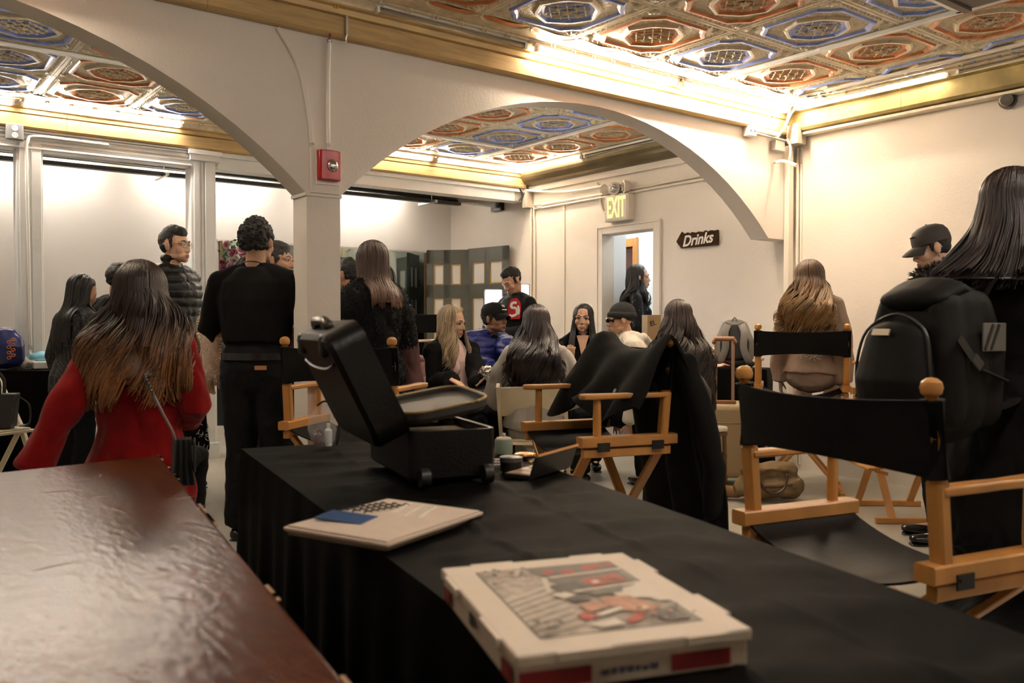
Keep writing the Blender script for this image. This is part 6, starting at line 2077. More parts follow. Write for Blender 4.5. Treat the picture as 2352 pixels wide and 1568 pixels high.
b.build('blurred_print', mat('grey_blue_print', (.07, .065, .08), .6), t, smooth=False)['kind'] = 'stuff'
b = MB(); bb2(b, (lx * .46, ly + .0002, .018), (lx * .52, ly + .0015, .034)); b.build('tuck_slot', m_black, t, smooth=False)
# the printed picture: street with awnings, lane and trees
cols = [mat('print_warm_grey', (.27, .22, .17), .6, var=.2, vscale=70), mat('print_mid_grey', (.13, .105, .085), .6, var=.3, vscale=90), mat('print_dark_grey', (.06, .05, .042), .6), mat('print_red', (.36, .06, .035), .6, var=.2, vscale=80), mat('print_white', (.62, .53, .42), .6), mat('print_salmon', (.42, .20, .13), .6, var=.3, vscale=90), mat('print_light_grey', (.40, .33, .26), .6, var=.3, vscale=60)]
b = MB()
m0 = .045; w_, h_ = lx - 2 * m0, ly - 2 * m0
zz = [.0462]
def shp(ci, *pts):
    zz[0] += .00006
    b.mi(ci); n = len(pts)
    P3 = [(m0 + u * w_, Y(m0 + v * h_), zz[0]) for u, v in pts]
    b.add(P3, [tuple(range(n))])
shp(2, (-.012, -.012), (1.012, -.012), (1.012, 1.012), (-.012, 1.012))
shp(0, (0, 0), (1, 0), (1, 1), (0, 1))
shp(6, (.0, .62), (.30, .55), (1, .62), (1, 1), (0, 1))
for k in range(16): shp(0 if k % 2 else 4, (.30 + .04 * k, .60 + .005 * k), (.315 + .04 * k, .60 + .005 * k), (.50 + .034 * k, 1.0), (.488 + .034 * k, 1.0))
shp(1, (0, .02), (.16, .0), (.20, .60), (.02, .66)); shp(1, (.18, .05), (.36, .02), (.44, .52), (.24, .60)); shp(2, (.30, .42), (.42, .40), (.47, .60), (.34, .64))
shp(4, (.14, .0), (.17, .0), (.22, .55), (.19, .57)); shp(4, (.40, .02), (.425, .02), (.47, .50), (.445, .52)); shp(4, (.20, .58), (.44, .66), (.44, .69), (.20, .62))
shp(3, (.05, .12), (.12, .11), (.13, .26), (.06, .27)); shp(3, (.03, .02), (.09, .01), (.10, .06), (.04, .07)); shp(3, (.24, .10), (.37, .08), (.39, .20), (.26, .23)); shp(3, (.27, .26), (.39, .23), (.41, .35), (.29, .38)); shp(2, (.31, .13), (.35, .12), (.36, .18), (.32, .19)); shp(4, (.32, .28), (.36, .27), (.37, .32), (.33, .33))
shp(3, (.10, .35), (.17, .34), (.18, .44), (.11, .45)); shp(3, (.08, .50), (.14, .49), (.15, .56), (.09, .57))
shp(4, (.40, .0), (.72, .0), (.72, .08), (.66, .10), (.62, .26), (.56, .30), (.50, .22), (.46, .10)); shp(1, (.44, .16), (.54, .22), (.56, .42), (.47, .48)); shp(5, (.60, .22), (.80, .12), (.86, .30), (.70, .44), (.58, .40)); shp(1, (.80, .05), (.97, .03), (.98, .20), (.88, .26))
shp(5, (.62, .46), (.74, .44), (.78, .58), (.66, .60)); shp(4, (.74, .36), (.78, .36), (.84, .54), (.80, .56)); shp(3, (.84, .30), (.90, .28), (.97, .42), (.92, .44)); shp(2, (.50, .50), (.60, .46), (.62, .60), (.53, .62)); shp(3, (.76, .60), (.84, .56), (.88, .66), (.80, .68)); shp(4, (.88, .48), (.97, .46), (.98, .62), (.92, .66)); shp(4, (.46, .58), (.53, .54), (.56, .64), (.49, .68))
rnd = random.Random(4)
for k in range(90):
    u, v = (rnd.uniform(0, .28), rnd.uniform(.66, .98)) if k < 40 else ((rnd.uniform(.80, 1), rnd.uniform(.0, .30)) if k < 65 else (rnd.uniform(.86, 1), rnd.uniform(.80, 1)))
    s_ = rnd.uniform(.006, .02); u = min(.97, u); v = min(.97, v)
    shp(rnd.choice([2, 4, 1, 5, 2, 6]), *[(u + s_ * math.cos(a), v + s_ * math.sin(a)) for a in [2 * PI * j / 6 for j in range(6)]])
o = b.build('printed_picture', cols, t, smooth=False); o['kind'] = 'stuff'

# candle, jar, compact, palette and brushes at the far right of the table
def jar(px, py, label, prof, m, lid=None, lidm=None, cat='jar'):
    c = at(px, py, z=TZ); t = thing('jar', label, cat, c)
    b = MB(); b.lathe(prof, n=24); b.build('body', m, t)
    if lid: b = MB(); b.lathe(lid, n=24); b.build('lid', lidm, t)
    return t


jar(1157, 1043, 'pale green candle in a squat glass beside the trolley case', [(.024, 0), (.029, .004), (.029, .045), (.026, .05)], mat('green_candle_glass', (.20, .25, .19), .3), [(.024, .0502), (.022, .054), (.006, .056), (.006, .066), (.003, .068)], m_ivory, 'candle')
jar(1174, 1083, 'round black jar with a grey lid in front of the green candle', [(.028, 0), (.031, .004), (.031, .030)], m_black, [(.033, .0302), (.033, .042), (.030, .044)], mat('grey_jar_lid', (.10, .095, .09), .3))
jar(1206, 1050, 'low gold compact beside the round black jar', [(.034, 0), (.036, .004), (.036, .008)], m_black, [(.036, .0082), (.034, .013), (.02, .016), (.0, .0165)], mat('bronze_lid', (.60, .30, .08), .18, metal=.9), 'compact')
h0, h1 = at(1232, 1100, z=TZ), at(1312, 1074, z=TZ)
hx_ = h1 - h0; hx_.z = 0; pw_ = hx_.length; hx_.normalize(); hy_ = V(-hx_.y, hx_.x, 0)
t = thing('makeup_palette', 'open makeup palette with a copper-edged lid, at the far table edge', 'palette', h0, math.atan2(hx_.y, hx_.x))
b = MB(); b.bb((-.03, .004, 0), (pw_, .085, .014)); b.build('base', m_black, t, smooth=False, bevel=.003)
for k in range(4):
    x_ = -.022 + (pw_ + .015) * k / 4
    b = MB(); b.bb((x_, .012, .0142), (x_ + pw_ / 4 - .004, .078, .0152)); b.build('pan', [mat('bronze_powder', (.30, .14, .07), .4), mat('tan_powder', (.46, .29, .18), .4)][k % 2], t, smooth=False)
b = MB(); b.prism([(-.03, 0), (pw_, 0), (pw_, .062), (-.03, .062)], (0, 0, .006), (1, 0, 0), (0, -.30, .95), (0, .006, .002)); l_ = b.build('lid', m_black, t, smooth=False)
b = MB(); b.bar((-.031, -.0180, .067), (pw_ + .001, -.0180, .067), .010, .007, up=(0, .3, .95)); b.build('copper_edge', mat('copper_edge', (.60, .28, .09), .35, metal=.2), l_, smooth=False)
for i, (a, c_) in enumerate((((1195, 1088), (1235, 1066)), ((1215, 1062), (1252, 1042)))):
    p0, p1 = at(*a, z=TZ + .006), at(*c_, z=TZ + .022)
    b = MB(); b.tube([p0, p0.lerp(p1, .3), p0.lerp(p1, .32), p1], [.006, .005, .004, .0032], 8)
    tag(b.build('makeup_brush', mat('wooden_brush_handle', (.36, .22, .11), .4)), ['thin wooden makeup brush lying in front of the palette', 'thin wooden makeup brush lying behind the black jar'][i], 'brush')
p0 = at(1142, 1066, z=TZ + .006)
b = MB()
for k in range(3): b.tube([p0 + V(.02 * math.cos(a + k), .012 * math.sin(a) + .006 * k, .006 * k) for a in [2 * PI * j / 12 for j in range(12)]], .003, 5, closed=True)
tag(b.build('hair_tie', m_ivory), 'pale coiled hair tie next to the black jar', 'hair tie')

# ------------------------------------------------------------------ bags, coats and luggage
# black coat thrown over the chair back
t = thing('coat', 'long black wool coat thrown over the back of the middle director chair', 'coat', COATCH[0], COATCH[1])
pth = [(.02, .79), (-.04, .89), (-.10, .99), (-.16, 1.085), (-.205, 1.118), (-.25, 1.09), (-.31, .98), (-.36, .82), (-.40, .62), (-.43, .42), (-.44, .27)]
pp = catmull([V(0, y, z) for y, z in pth], 4)
rows = []
n_ = len(pp)
for i, p in enumerate(pp):
    v = i / (n_ - 1); row = []
    for j in range(31):
        u = -1 + 2 * j / 30
        wdt = .33 + .07 * abs(v - .38) / .5
        x = u * wdt
        sag = -.060 * max(0, 1 - (x / .29) ** 2) * math.exp(-((v - .40) / .16) ** 2) + .02 * math.exp(-((abs(x) - .30) / .05) ** 2) * math.exp(-((v - .40) / .08) ** 2)
        fold = (.030 * math.sin(x * 22 + 1.5 * math.sin(v * 6)) + .02 * mnoise.noise(V(x * 6, v * 5, 0))) * min(1, abs(v - .38) * 2.6)
        hem = -.05 * abs(u) ** 2 * (v > .9) + (.05 * math.sin(u * 5) if v < .12 else 0) * (1 - v / .12 if v < .12 else 0)
        dy = fold * (1 if v < .4 else -1.0)
        row.append((x, p.y + dy + (-.03 * u if v > .4 else 0), p.z + sag + hem))
    rows.append(row)
b = MB(); b.sheet(rows, .012); b.build('coat_body', cloth('black_coat_wool', (.0085, .0082, .0075), .9, bump=.2, bscale=150), t, angle=80)
b = MB(); b.limb([(-.30, -.28, 1.02), (-.36, -.33, .80), (-.38, -.37, .58), (-.36, -.38, .40)], [(.06, .045), (.066, .05), (.06, .045), (.055, .04)], 14)
organic('sleeve', b, .010, MATS['cloth_black_coat_wool'], t, disp=lambda p, n_: .010 * mnoise.noise(p * 12))
b = MB(); b.lathe([(.011, 0), (.012, .003)], (-.20, .0, .90), 12, R=Matrix.Rotation(-1.1, 3, 'X')); b.build('coat_button', m_black, t)
# grey-black padded jacket hanging behind it
t = thing('padded_jacket', 'shiny charcoal padded jacket hanging down behind the black coat', 'jacket', (0, 0, 0))
b = MB(); g4 = [at(1556, 850, d=4.08), at(1578, 900, d=4.12), at(1596, 980, d=4.14), at(1608, 1060, d=4.14), at(1614, 1128, d=4.12)]
b.limb(g4, [(.05, .03), (.075, .05), (.075, .06), (.065, .055), (.06, .05)], 16)
b.limb([at(1545, 980, d=4.16), at(1565, 1060, d=4.18), at(1575, 1126, d=4.18)], [(.06, .05), (.065, .055), (.05, .045)], 14)
organic('jacket_body', b, .009, cloth('charcoal_nylon', (.030, .030, .034), .35, spec=.5), t, disp=lambda p, n_: .010 * abs(mnoise.noise(V(p.x * 9, p.y * 9, p.z * 16))) * 2 - .004)
b = MB(); b.limb([at(1584, 850, d=4.14), at(1612, 900, d=4.15), at(1616, 960, d=4.15)], [.03, .045, .04], 12)
organic('jacket_sleeve', b, .009, MATS['cloth_charcoal_nylon'], t, disp=lambda p, n_: .006 * mnoise.noise(p * 20))

# large backpack worn by the woman at the right
t = thing('backpack', 'large black backpack with a grey slashed patch, worn at the right edge', 'backpack', cw(1.385, 2.915, .84), face(-.86, -.45))
m_nyl = mat('black_ballistic_nylon', (.0075, .0068, .006), .65, bump=.12, bscale=260, spec=.15)
b = MB(); b.limb([(0, -.02, .07), (0, -.02, .25), (0, -.03, .41)], [(.175, .135), (.18, .145), (.150, .115)], 24, end=.7)
for sx in (-1, 1):
    for sy in (-1, 1): b.limb([(sx * .115, -.03 + sy * .09, .06), (sx * .12, -.03 + sy * .095, .25), (sx * .09, -.03 + sy * .075, .40)], [.058, .060, .055], 14)
organic('main_body', b, .010, m_nyl, t, smooth=6)
b = MB(); b.limb([(0, .15, .06), (0, .165, .16), (0, .15, .30)], [(.14, .065), (.145, .075), (.115, .055)], 18)
fp = organic('front_pocket', b, .009, m_nyl, t, smooth=5)
b = MB(); b.tube(catmull([(-.135, .17, .08), (-.14, .175, .20), (-.11, .16, .32), (0, .15, .375), (.11, .16, .32), (.14, .175, .20), (.135, .17, .08)], 5), .005, 6); b.build('zip', m_black, fp)
b = MB(); b.box((.01, .214, .315), (.065, .006, .022), R=Matrix.Rotation(.42, 3, 'X')); b.build('metal_badge', mat('steel_badge', (.62, .55, .45), .3, metal=.7), fp, smooth=False)
b = MB(); b.limb([(-.10, .06, .40), (0, .02, .46), (.10, .06, .40)], [.016, .018, .016], 10); b.limb([(0, .08, .42), (0, .0, .455), (0, -.10, .43)], [(.13, .04), (.14, .045), (.12, .04)], 14)
organic('top_flap', b, .009, m_nyl, t, smooth=4)
sd = 1
b = MB(); b.box((-.182, -.075, .30), (.006, .115, .090)); pt = b.build('side_patch', mat('grey_reflective_patch', (.11, .10, .085), .4), t, smooth=False, bevel=.002)
b = MB()
for y0 in (-.045, -.075): b.bar((-.1862, y0 + .02, .26), (-.1862, y0 - .02, .34), .004, .010, up=(0, 1, .3))
b.build('patch_slash', m_black, pt, smooth=False)['kind'] = 'stuff'
b = MB(); b.bar((-.183, .10, .30), (-.186, .00, .20), .005, .028, up=(0, 1, 1)); b.bar((-.186, .0, .20), (-.186, -.13, .16), .005, .022, up=(0, 1, 1)); st = b.build('side_strap', m_black, t, smooth=False)
b = MB(); b.box((-.190, .02, .222), (.012, .05, .034), R=Matrix.Rotation(.7, 3, 'X')); b.build('buckle', mat('dark_grey_buckle', (.035, .033, .03), .35), st, smooth=False, bevel=.003)
for s_ in (-1, 1):
    b = MB(); b.tube(catmull([(s_ * .09, -.15, .42), (s_ * .11, -.20, .50), (s_ * .12, -.34, .48), (s_ * .13, -.42, .30), (s_ * .12, -.30, .10), (s_ * .12, -.16, .06)], 5), (.022, .006), 8); b.build('shoulder_strap', m_nyl, t)

# crossbody bag of the woman in red
p0 = at(415, 1055, d=3.12)
t = thing('shoulder_bag', 'grey-black concertina shoulder bag hanging at the hip of the red coat', 'handbag', p0, face(-1, -.35))
b = MB()
rows = []
for z_, w_ in ((-.085, .062), (.0, .058), (.075, .046)):
    rows.append((z_, w_))
prof_ = []
for k in range(8): prof_.append((-.048 + .012 * k, 1.0 if k % 2 == 0 else .80))
pl_ = [(y_, q_) for y_, q_ in prof_] 
for (z0_, w0_), (z1_, w1_) in zip(rows[:-1], rows[1:]):
    n_ = len(pl_)
    ring = lambda z_, w_: [(w_ * q_, y_ * (1.0 if z_ < 0 else .75), z_) for y_, q_ in pl_] + [(-w_ * q_, y_ * (1.0 if z_ < 0 else .75), z_) for y_, q_ in reversed(pl_)]
    A_, B2_ = ring(z0_, w0_), ring(z1_, w1_); N_ = len(A_)
    b.add(A_ + B2_, [(i, (i + 1) % N_, N_ + (i + 1) % N_, N_ + i) for i in range(N_)] + [tuple(range(N_)), tuple(range(N_, 2 * N_))])
b.build('gusset', mat('grey_black_leather', (.022, .021, .020), .4), t, smooth=False)
b = MB(); b.prism([(-.06, .07), (.06, .07), (.062, -.02), (.0, -.05), (-.062, -.02)], (0, -.050, 0), (1, 0, 0), (0, 0, 1), (0, .008, 0)); b.build('flap', MATS['grey_black_leather'], t, smooth=False, bevel=.003)
inv = (Matrix.Translation(t.location) @ Matrix.Rotation(t.rotation_euler.z, 4, 'Z')).inverted()
sp = [inv @ at(332, 862, d=3.13), inv @ at(352, 905, d=3.11), inv @ at(372, 945, d=3.09), inv @ at(396, 990, d=3.09), inv @ at(402, 1012, d=3.10)]
b = MB()
cpts = catmull(sp[:3], 6)
for k, p in enumerate(cpts): b.ell(p, (.0055, .0055, .008), 8, 5)
b.build('chain', mat('gunmetal_chain', (.12, .11, .10), .3, metal=.8), t)['kind'] = 'stuff'
b = MB(); b.tube(catmull(sp[1:], 5), (.014, .004), 8, up=(0, 1, 0)); b.build('strap_pad', mat('pale_grey_leather', (.24, .23, .23), .45), t)

# things on and by the left table
LT = .836
c = at(12, 848, z=LT) + V(0, 0, .052)
t = thing('carrier_bag', 'navy blue printed carrier bag on the left table', 'bag', c, face(.1, -1))
b = MB(); b.limb([(0, 0, .03), (0, 0, .12), (.01, 0, .22)], [(.14, .08), (.15, .085), (.10, .05)], 16); bo = organic('bag_body', b, .010, mat('navy_film', (.012, .018, .095), .3, spec=.6), t, disp=lambda p, n_: .016 * mnoise.noise(p * 13))
text_mesh('Twist', .085, .002, mat('white_bag_print', (.7, .7, .72), .5), 'bag_print', t, axes(V(.02, .107, .115), V(0, 0, 1), V(1, 0, 0)))
b = MB()
rnd = random.Random(2)
for k in range(8):
    cc = V(-.07 - .03 * (k % 2), .092, .04 + .02 * k); b.tube([cc + V(.014 * math.cos(a), 0, .010 * math.sin(a)) for a in [2 * PI * j / 10 for j in range(10)]], .0032, 5, closed=True)
b.build('orange_print', mat('orange_bag_print', (.60, .17, .02), .5), t)['kind'] = 'stuff'
c = at(62, 846, z=LT)
t = tag(organic('plastic_wrap', MB().limb([(-.12, 0, .025), (-.03, -.02, .05), (.09, 0, .03)], [(.05, .03), (.06, .05), (.04, .025)], 14), .009, mat('crinkled_clear_film', (.55, .50, .42), .12, alpha=.75, spec=.9), None, disp=lambda p, n_: .018 * mnoise.noise(p * 26)), 'crinkled clear plastic wrapping beside the navy carrier bag', 'plastic bag'); t.location = c
c = at(95, 828, z=LT + .06)
t = thing('face_mask', 'pale blue mesh pouch on top of the clear wrapping', 'pouch', c, face(.2, -1))
b = MB(); b.limb([(-.11, 0, .0), (0, 0, .012), (.10, 0, .008)], [(.02, .03), (.05, .05), (.035, .035)], 14); organic('pouch_body', b, .008, mat('pale_blue_mesh', (.22, .50, .60), .5), t, disp=lambda p, n_: .006 * mnoise.noise(p * 20))
b = MB(); b.tube(catmull([(-.12, -.03, .015), (0, -.05, .03), (.11, -.03, .02)], 5), .005, 6); b.build('edge_band', mat('blue_edge', (.10, .33, .45), .5), t)
t.location.z = LT + .075
b = MB(); b.bb((-.075, -.05, 0), (.075, .05, .055)); tag(b.build('tissue_packet', m_white, None, smooth=False, bevel=.006, loc=at(100, 846, z=LT)), 'white packet under the pale blue pouch', 'packet')
c = at(40, 812, d=6.95); c.z = LT
t = thing('snack_box', 'small dark green box behind the carrier bag', 'box', c)
b = MB(); b.bb((-.045, -.04, 0), (.045, .04, .12)); b.build('carton', mat('dark_green_card', (.012, .05, .03), .5), t, smooth=False)
b = MB(); b.bb((-.047, -.042, .12), (.047, .042, .145)); b.build('lid', mat('grey_lid', (.25, .25, .24), .5), t, smooth=False)
t = tag(MB().limb([(-.16, 0, .03), (.16, 0, .03)], [(.06, .03), (.06, .03)], 12).build('makeup_pouch', m_vinyl, None, loc=at(125, 842, z=LT)), 'long black pouch lying on the left table behind the red sleeve', 'pouch')
# handbag on the folding chair
c = BAGCH[0] + V(0, 0, .462)
t = thing('handbag', 'structured black leather handbag standing on the cream folding chair', 'handbag', c, face(.25, -1))
m_lea = mat('dark_grey_leather', (.020, .018, .016), .45)
b = MB(); b.add([(x * w_, y * d_, z) for z, w_, d_ in ((0, .15, .075), (.03, .155, .08), (.24, .185, .05)) for x, y in ((-1, -1), (1, -1), (1, 1), (-1, 1))], [(0, 1, 2, 3), (8, 9, 10, 11)] + [(i * 4 + j, i * 4 + (j + 1) % 4, i * 4 + 4 + (j + 1) % 4, i * 4 + 4 + j) for i in range(2) for j in range(4)])
b.build('bag_body', m_lea, t, smooth=False, bevel=.008)
for y in (-.05, .05):
    b = MB(); b.tube(catmull([(-.08, y, .22), (-.075, y * 1.1, .34), (0, y * 1.2, .40), (.075, y * 1.1, .34), (.08, y, .22)], 5), (.012, .004), 8); b.build('handle', m_lea, t)
b = MB(); b.tube(catmull([(-.18, 0, .22), (-.24, -.05, .15), (-.23, -.08, .02), (-.16, -.09, .0)], 5), (.014, .003), 8); b.build('shoulder_strap', m_lea, t)
b = MB(); b.box((0, .068, .15), (.03, .006, .05)); b.build('clasp', m_brass, t, smooth=False)
# tote with white lettering-like print, behind the red coat
c = at(452, 975, d=5.95)
t = thing('tote_bag', 'black tote bag with white scribbled print beside the quilted jacket', 'bag', c, face(.3, -1))
b = MB(); b.limb([(0, 0, -.17), (.01, 0, -.05), (0, 0, .13)], [(.085, .045), (.085, .045), (.06, .02)], 14); organic('bag_body', b, .010, C_BLK, t, disp=lambda p, n_: .006 * mnoise.noise(p * 12))
b = MB(); rnd = random.Random(9)
for k in range(22):
    p = V(rnd.uniform(-.075, .02), .050, rnd.uniform(-.18, .12)); d = V(rnd.uniform(-1, 1), 0, rnd.uniform(-1, 1)).normalized() * .018
    b.tube([p - d, p + V(d.z, 0, -d.x) * .4, p + d], .0025, 4)
b.build('scribble_print', mat('white_scribble', (.55, .53, .5), .6), t)['kind'] = 'stuff'
b = MB(); b.tube(catmull([(-.05, 0, .12), (-.04, 0, .26), (0, 0, .32), (.04, 0, .26), (.05, 0, .12)], 5), (.010, .003), 6); b.build('handle', C_BLK, t)

# luggage at the right
t = thing('suitcase', 'beige hard-shell suitcase with a raised tan handle by the small table', 'suitcase', cw(1.57, 6.50), face(-.15, -1))
m_shell = mat('beige_hard_shell', (.40, .29, .16), .38)
b = MB(); b.box((0, 0, .33), (.40, .24, .56)); b.build('shell', m_shell, t, bevel=.055, seg=5)
b = MB(); b.box((0, 0, .46), (.406, .246, .010)); b.build('groove', mat('tan_groove', (.28, .19, .10), .4), t, bevel=.004)
m_tan = mat('tan_plastic', (.26, .12, .05), .35)
b = MB(); b.box((0, .085, .595), (.17, .03, .06)); b.build('handle_housing', m_tan, t, smooth=False, bevel=.008)
for s_ in (-1, 1):
    b = MB(); b.bar((s_ * .062, .085, .60), (s_ * .062, .085, 1.06), .022, .016, up=(0, 1, 0), bev=.003); b.build('handle_tube', mat('champagne_metal', (.52, .36, .26), .3, metal=.6), t, smooth=False)
b = MB(); b.limb([(-.075, .085, 1.05), (-.065, .085, 1.075), (.065, .085, 1.075), (.075, .085, 1.05)], [.017] * 4, 12); b.build('grip', m_tan, t)
for x in (-.15, .15):
    for y in (-.08, .08):
        b = MB(); b.lathe([(.024, -.012), (.026, 0), (.024, .012)], (x, y, .026), 12, R=Matrix.Rotation(PI / 2, 3, 'Y')); b.build('wheel', m_black, t)
t = thing('weekend_bag', 'open brown canvas bag on the floor in front of the beige suitcase', 'bag', cw(1.72, 5.86), face(.1, -1))
m_can = mat('tan_canvas', (.20, .135, .065), .8, var=.12, vscale=14)
b = MB(); b.limb([(-.15, 0, .10), (.15, 0, .10)], [(.10, .085), (.10, .085)], 16); b.limb([(-.15, 0, .20), (0, 0, .22), (.15, 0, .20)], [(.07, .05), (.075, .03), (.07, .05)], 14); organic('bag_body', b, .010, m_can, t, disp=lambda p, n_: .022 * mnoise.noise(p * 9) + .006 * mnoise.noise(p * 30))
b = MB(); b.tube(catmull([(-.10, .09, .20), (-.06, .12, .10), (.04, .12, .07), (.12, .10, .18)], 5), .008, 6); b.build('handle', mat('dark_brown_leather', (.05, .022, .012), .45), t)
b = MB(); b.limb([(-.19, 0, .10), (0, -.02, .105), (.19, 0, .10)], [(.02, .11)] * 3, 10) if False else b.tube([(.205 * math.cos(a), .105 * math.sin(a), .115) for a in [2 * PI * j / 28 for j in range(28)]], .012, 8, closed=True); b.build('waist_band', mat('brown_strap', (.13, .075, .035), .6), t)
b = MB(); b.limb([(.20, -.04, .05), (.30, -.06, .06), (.40, -.08, .025)], [.04, .045, .02], 12); organic('scarf_end', b, .009, mat('rust_scarf', (.30, .16, .07), .85), t)
# grey backpack, juice carton, jar, snack wrapper on the small table
RT = .836
c = V(*(cw(1.80, 7.08).to_2d()), RT)
t = thing('backpack', 'grey and black backpack standing on the small table against the wall', 'backpack', c, face(.25, 1))
m_gry = mat('grey_nylon', (.16, .15, .135), .6)
b = MB(); b.limb([(0, .03, .08), (0, .03, .22), (0, .04, .33)], [(.155, .085), (.155, .085), (.11, .06)], 18); organic('pack_body', b, .010, m_gry, t, smooth=4)
b = MB(); b.limb([(0, -.04, .08), (0, -.045, .20), (0, -.02, .32)], [(.115, .03), (.12, .03), (.08, .025)], 16); organic('back_panel', b, .010, mat('black_mesh_panel', (.010, .010, .010), .8), t, smooth=3)
for s_ in (-1, 1):
    b = MB(); b.tube(catmull([(s_ * .05, -.04, .35), (s_ * .075, -.085, .28), (s_ * .07, -.09, .16), (s_ * .11, -.08, .05), (s_ * .15, -.05, .02)], 5), (.028, .008), 8, up=(0, 1, 0)); b.build('shoulder_strap', m_gry, t)
b = MB(); b.tube(catmull([(-.025, 0, .365), (0, 0, .40), (.025, 0, .365)], 5), .006, 6); b.build('grab_loop', m_gry, t)
c = V(*at(1636, 840, d=7.05).to_2d(), RT)
t = thing('juice_carton', 'white drink carton with a green badge beside the grey backpack', 'carton', c, face(-.2, -1))
b = MB(); b.bb((-.033, -.033, 0), (.033, .033, .13)); b.build('carton_body', mat('white_carton', (.62, .60, .50), .5), t, smooth=False)
b = MB(); b.add([(x, y, .13) for x, y in ((-.033, -.033), (.033, -.033), (.033, .033), (-.033, .033))] + [(-.033, 0, .16), (.033, 0, .16)], [(0, 1, 5, 4), (2, 3, 4, 5), (0, 4, 3), (1, 2, 5)]); b.build('gable_top', MATS['white_carton'], t, smooth=False)
b = MB(); b.lathe([(.024, 0), (.024, .002)], (0, .033, .075), 18, R=Matrix.Rotation(-PI / 2, 3, 'X')); b.build('badge', mat('green_badge', (.08, .22, .06), .5), t)
c = V(*at(1624, 845, d=6.93).to_2d(), RT)
b = MB(); b.bb((-.024, -.024, 0), (.024, .024, .055)); b.lathe([(.008, .055), (.008, .075), (.012, .076), (.012, .10)], n=10); tag(b.build('nail_polish_bottle', mat('dark_red_glass', (.08, .012, .008), .15), None, smooth=False, loc=c), 'small square dark red bottle in front of the drink carton', 'bottle')
t = tag(organic('snack_wrapper', MB().limb([(-.07, 0, .012), (0, .01, .02), (.07, 0, .012)], [(.02, .012), (.03, .016), (.02, .010)], 12), .006, mat('white_red_wrapper', (.60, .52, .44), .4, var=.6, vscale=22, color2=(.45, .05, .04)), None, disp=lambda p, n_: .010 * mnoise.noise(p * 40)), 'crumpled white and red wrapper in front of the grey backpack', 'wrapper'); t.location = V(*at(1660, 848, d=6.98).to_2d(), RT)
# cardboard carton behind the beanie
c = at(1496, 738, d=7.35)
t = thing('cardboard_box', 'tall brown cardboard carton behind the black beanie', 'box', V(c.x, c.y, 0), face(.25, -1))
b = MB(); b.bb((-.06, -.06, .02), (.06, .06, 1.26)); b.build('carton_body', mat('brown_cardboard', (.32, .21, .11), .8), t, smooth=False)
text_mesh('EL', .06, .001, m_black, 'carton_print', t, axes(V(.01, .062, 1.19), V(-1, 0, .3), V(.3, 0, 1)))
b = MB(); b.bb((-.07, -.07, 0), (.07, .07, .02)); b.build('carton_base', MATS['brown_cardboard'], t, smooth=False)

# pink jacket draped on the gold chair, black bag by the made-up woman, bag on lap, foil food
c = cw(-1.02, 6.85)
t = thing('pink_jacket', 'dusty pink jacket draped over the gold bamboo style chair', 'jacket', c, face(-.75, .45))
b = MB(); b.limb([(-.19, -.26, .90), (0, -.24, .925), (.19, -.26, .90)], [(.05, .035)] * 3, 14); b.limb([(-.13, -.30, .85), (-.15, -.32, .65), (-.12, -.30, .46)], [(.09, .03), (.12, .045), (.12, .05)], 14); b.limb([(.13, -.30, .85), (.16, -.32, .65), (.12, -.30, .44)], [(.09, .03), (.12, .045), (.12, .05)], 14); b.limb([(.10, -.22, .86), (.13, -.15, .70)], [(.09, .03), (.10, .03)], 12)
organic('jacket_body', b, .010, cloth('dusty_pink', (.40, .22, .20), .8), t, disp=lambda p, n_: .012 * mnoise.noise(p * 11))
c = cw(.35, 7.05)
t = thing('black_bag', 'slouchy black backpack standing beside the made-up woman', 'bag', V(c.x, c.y, .0), face(0, -1))
b = MB(); b.limb([(0, 0, .62), (0, 0, .80), (-.02, 0, .98)], [(.10, .08), (.12, .09), (.07, .05)], 14); bg = organic('bag_body', b, .010, m_vinyl, t, disp=lambda p, n_: .012 * mnoise.noise(p * 12))
b = MB(); b.box((0, 0, .30), (.34, .34, .04)); b.box((0, 0, .57), (.34, .34, .04)); b.build('stool_top', m_black, t, smooth=False) if False else None
for x, y in ((-.1, -.1), (.1, -.1), (.1, .1), (-.1, .1)):
    pass
st = thing('stool', 'black stool holding the slouchy black backpack', 'stool', V(c.x, c.y, 0), 0)
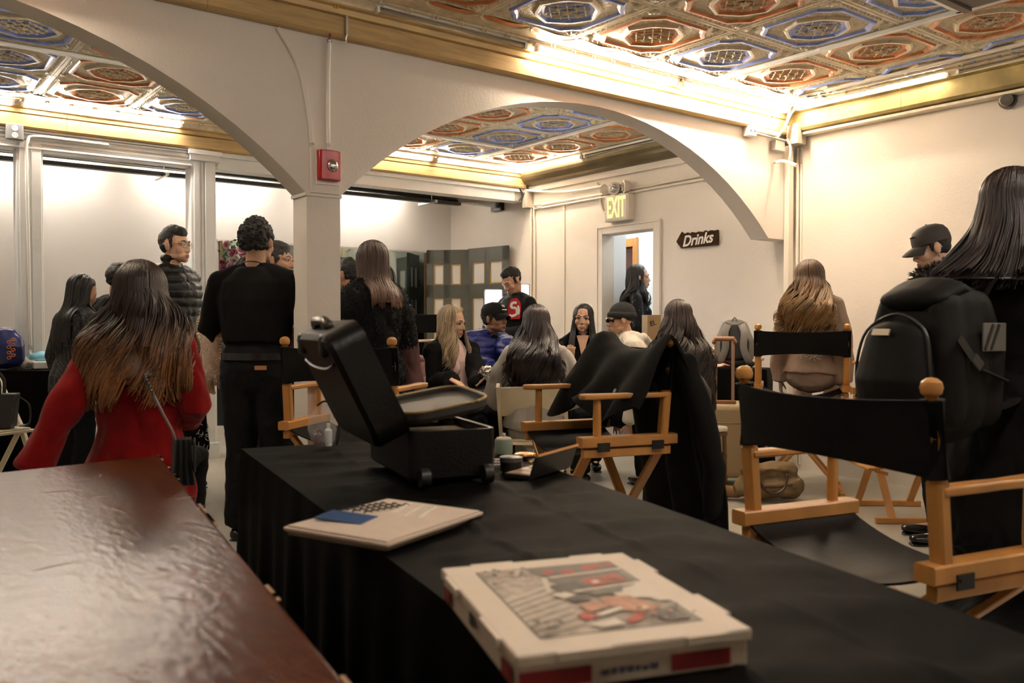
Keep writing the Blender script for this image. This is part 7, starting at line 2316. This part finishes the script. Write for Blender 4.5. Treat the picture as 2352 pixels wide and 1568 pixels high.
b = MB(); b.lathe([(.15, .50), (.155, .515), (.15, .535)], n=20); b.build('seat', m_black, st)
for x, y in ((-.1, -.1), (.1, -.1), (.1, .1), (-.1, .1)):
    b = MB(); b.tube([(x * 1.2, y * 1.2, 0), (x, y, .50)], .012, 8); b.build('leg', m_black, st)
c = at(1125, 905, d=6.02)
t = thing('black_handbag', 'soft black leather handbag on the lap of the blonde woman', 'handbag', c, face(.4, -1))
b = MB(); b.limb([(-.11, 0, -.02), (0, 0, .0), (.12, 0, -.02)], [(.07, .06), (.08, .075), (.07, .06)], 14); organic('bag_body', b, .009, m_vinyl, t, disp=lambda p, n_: .010 * mnoise.noise(p * 18))
b = MB(); b.tube(catmull([(-.09, .05, .03), (-.05, .085, -.03), (.04, .09, -.05), (.10, .06, .02)], 5), .007, 6); b.build('handle', m_black, t)
c = food_w = at(1118, 858, d=6.02)
t = thing('foil_food', 'orange food held in crumpled foil by the blonde woman', 'food', c)
b = MB(); b.limb([(0, 0, -.022), (0, 0, .012)], [(.040, .032), (.058, .045)], 16); organic('foil', b, .006, mat('crumpled_foil', (.75, .74, .72), .22, metal=.95), t, smooth=0, disp=lambda p, n_: .012 * mnoise.noise(p * 60))
rnd = random.Random(4)
b = MB()
for k in range(16): b.ell((rnd.uniform(-.035, .035), rnd.uniform(-.03, .03), .020 + rnd.uniform(0, .012)), (.014, .010, .009), 8, 6)
fd = b.build('filling', mat('orange_filling', (.60, .22, .03), .5, island=.6), t); fd['kind'] = 'stuff'
p0, p1 = at(1122, 866, d=5.98), at(1150, 877, d=5.95)
tag(MB().tube([p0, p1], .0025, 6).build('fork', mat('white_plastic_fork', (.8, .8, .78), .3)), 'white plastic fork held with the foil food', 'fork')
# small green crate and wire basket on the floor under the chairs
c = at(1200, 1030, d=6.35)
t = tag(MB().bb((-.05, -.05, 0), (.05, .05, .16)).build('green_box', mat('green_box', (.02, .12, .03), .5), None, smooth=False, loc=V(c.x, c.y, 0.0)), 'small green box on the floor under the chairs', 'box')
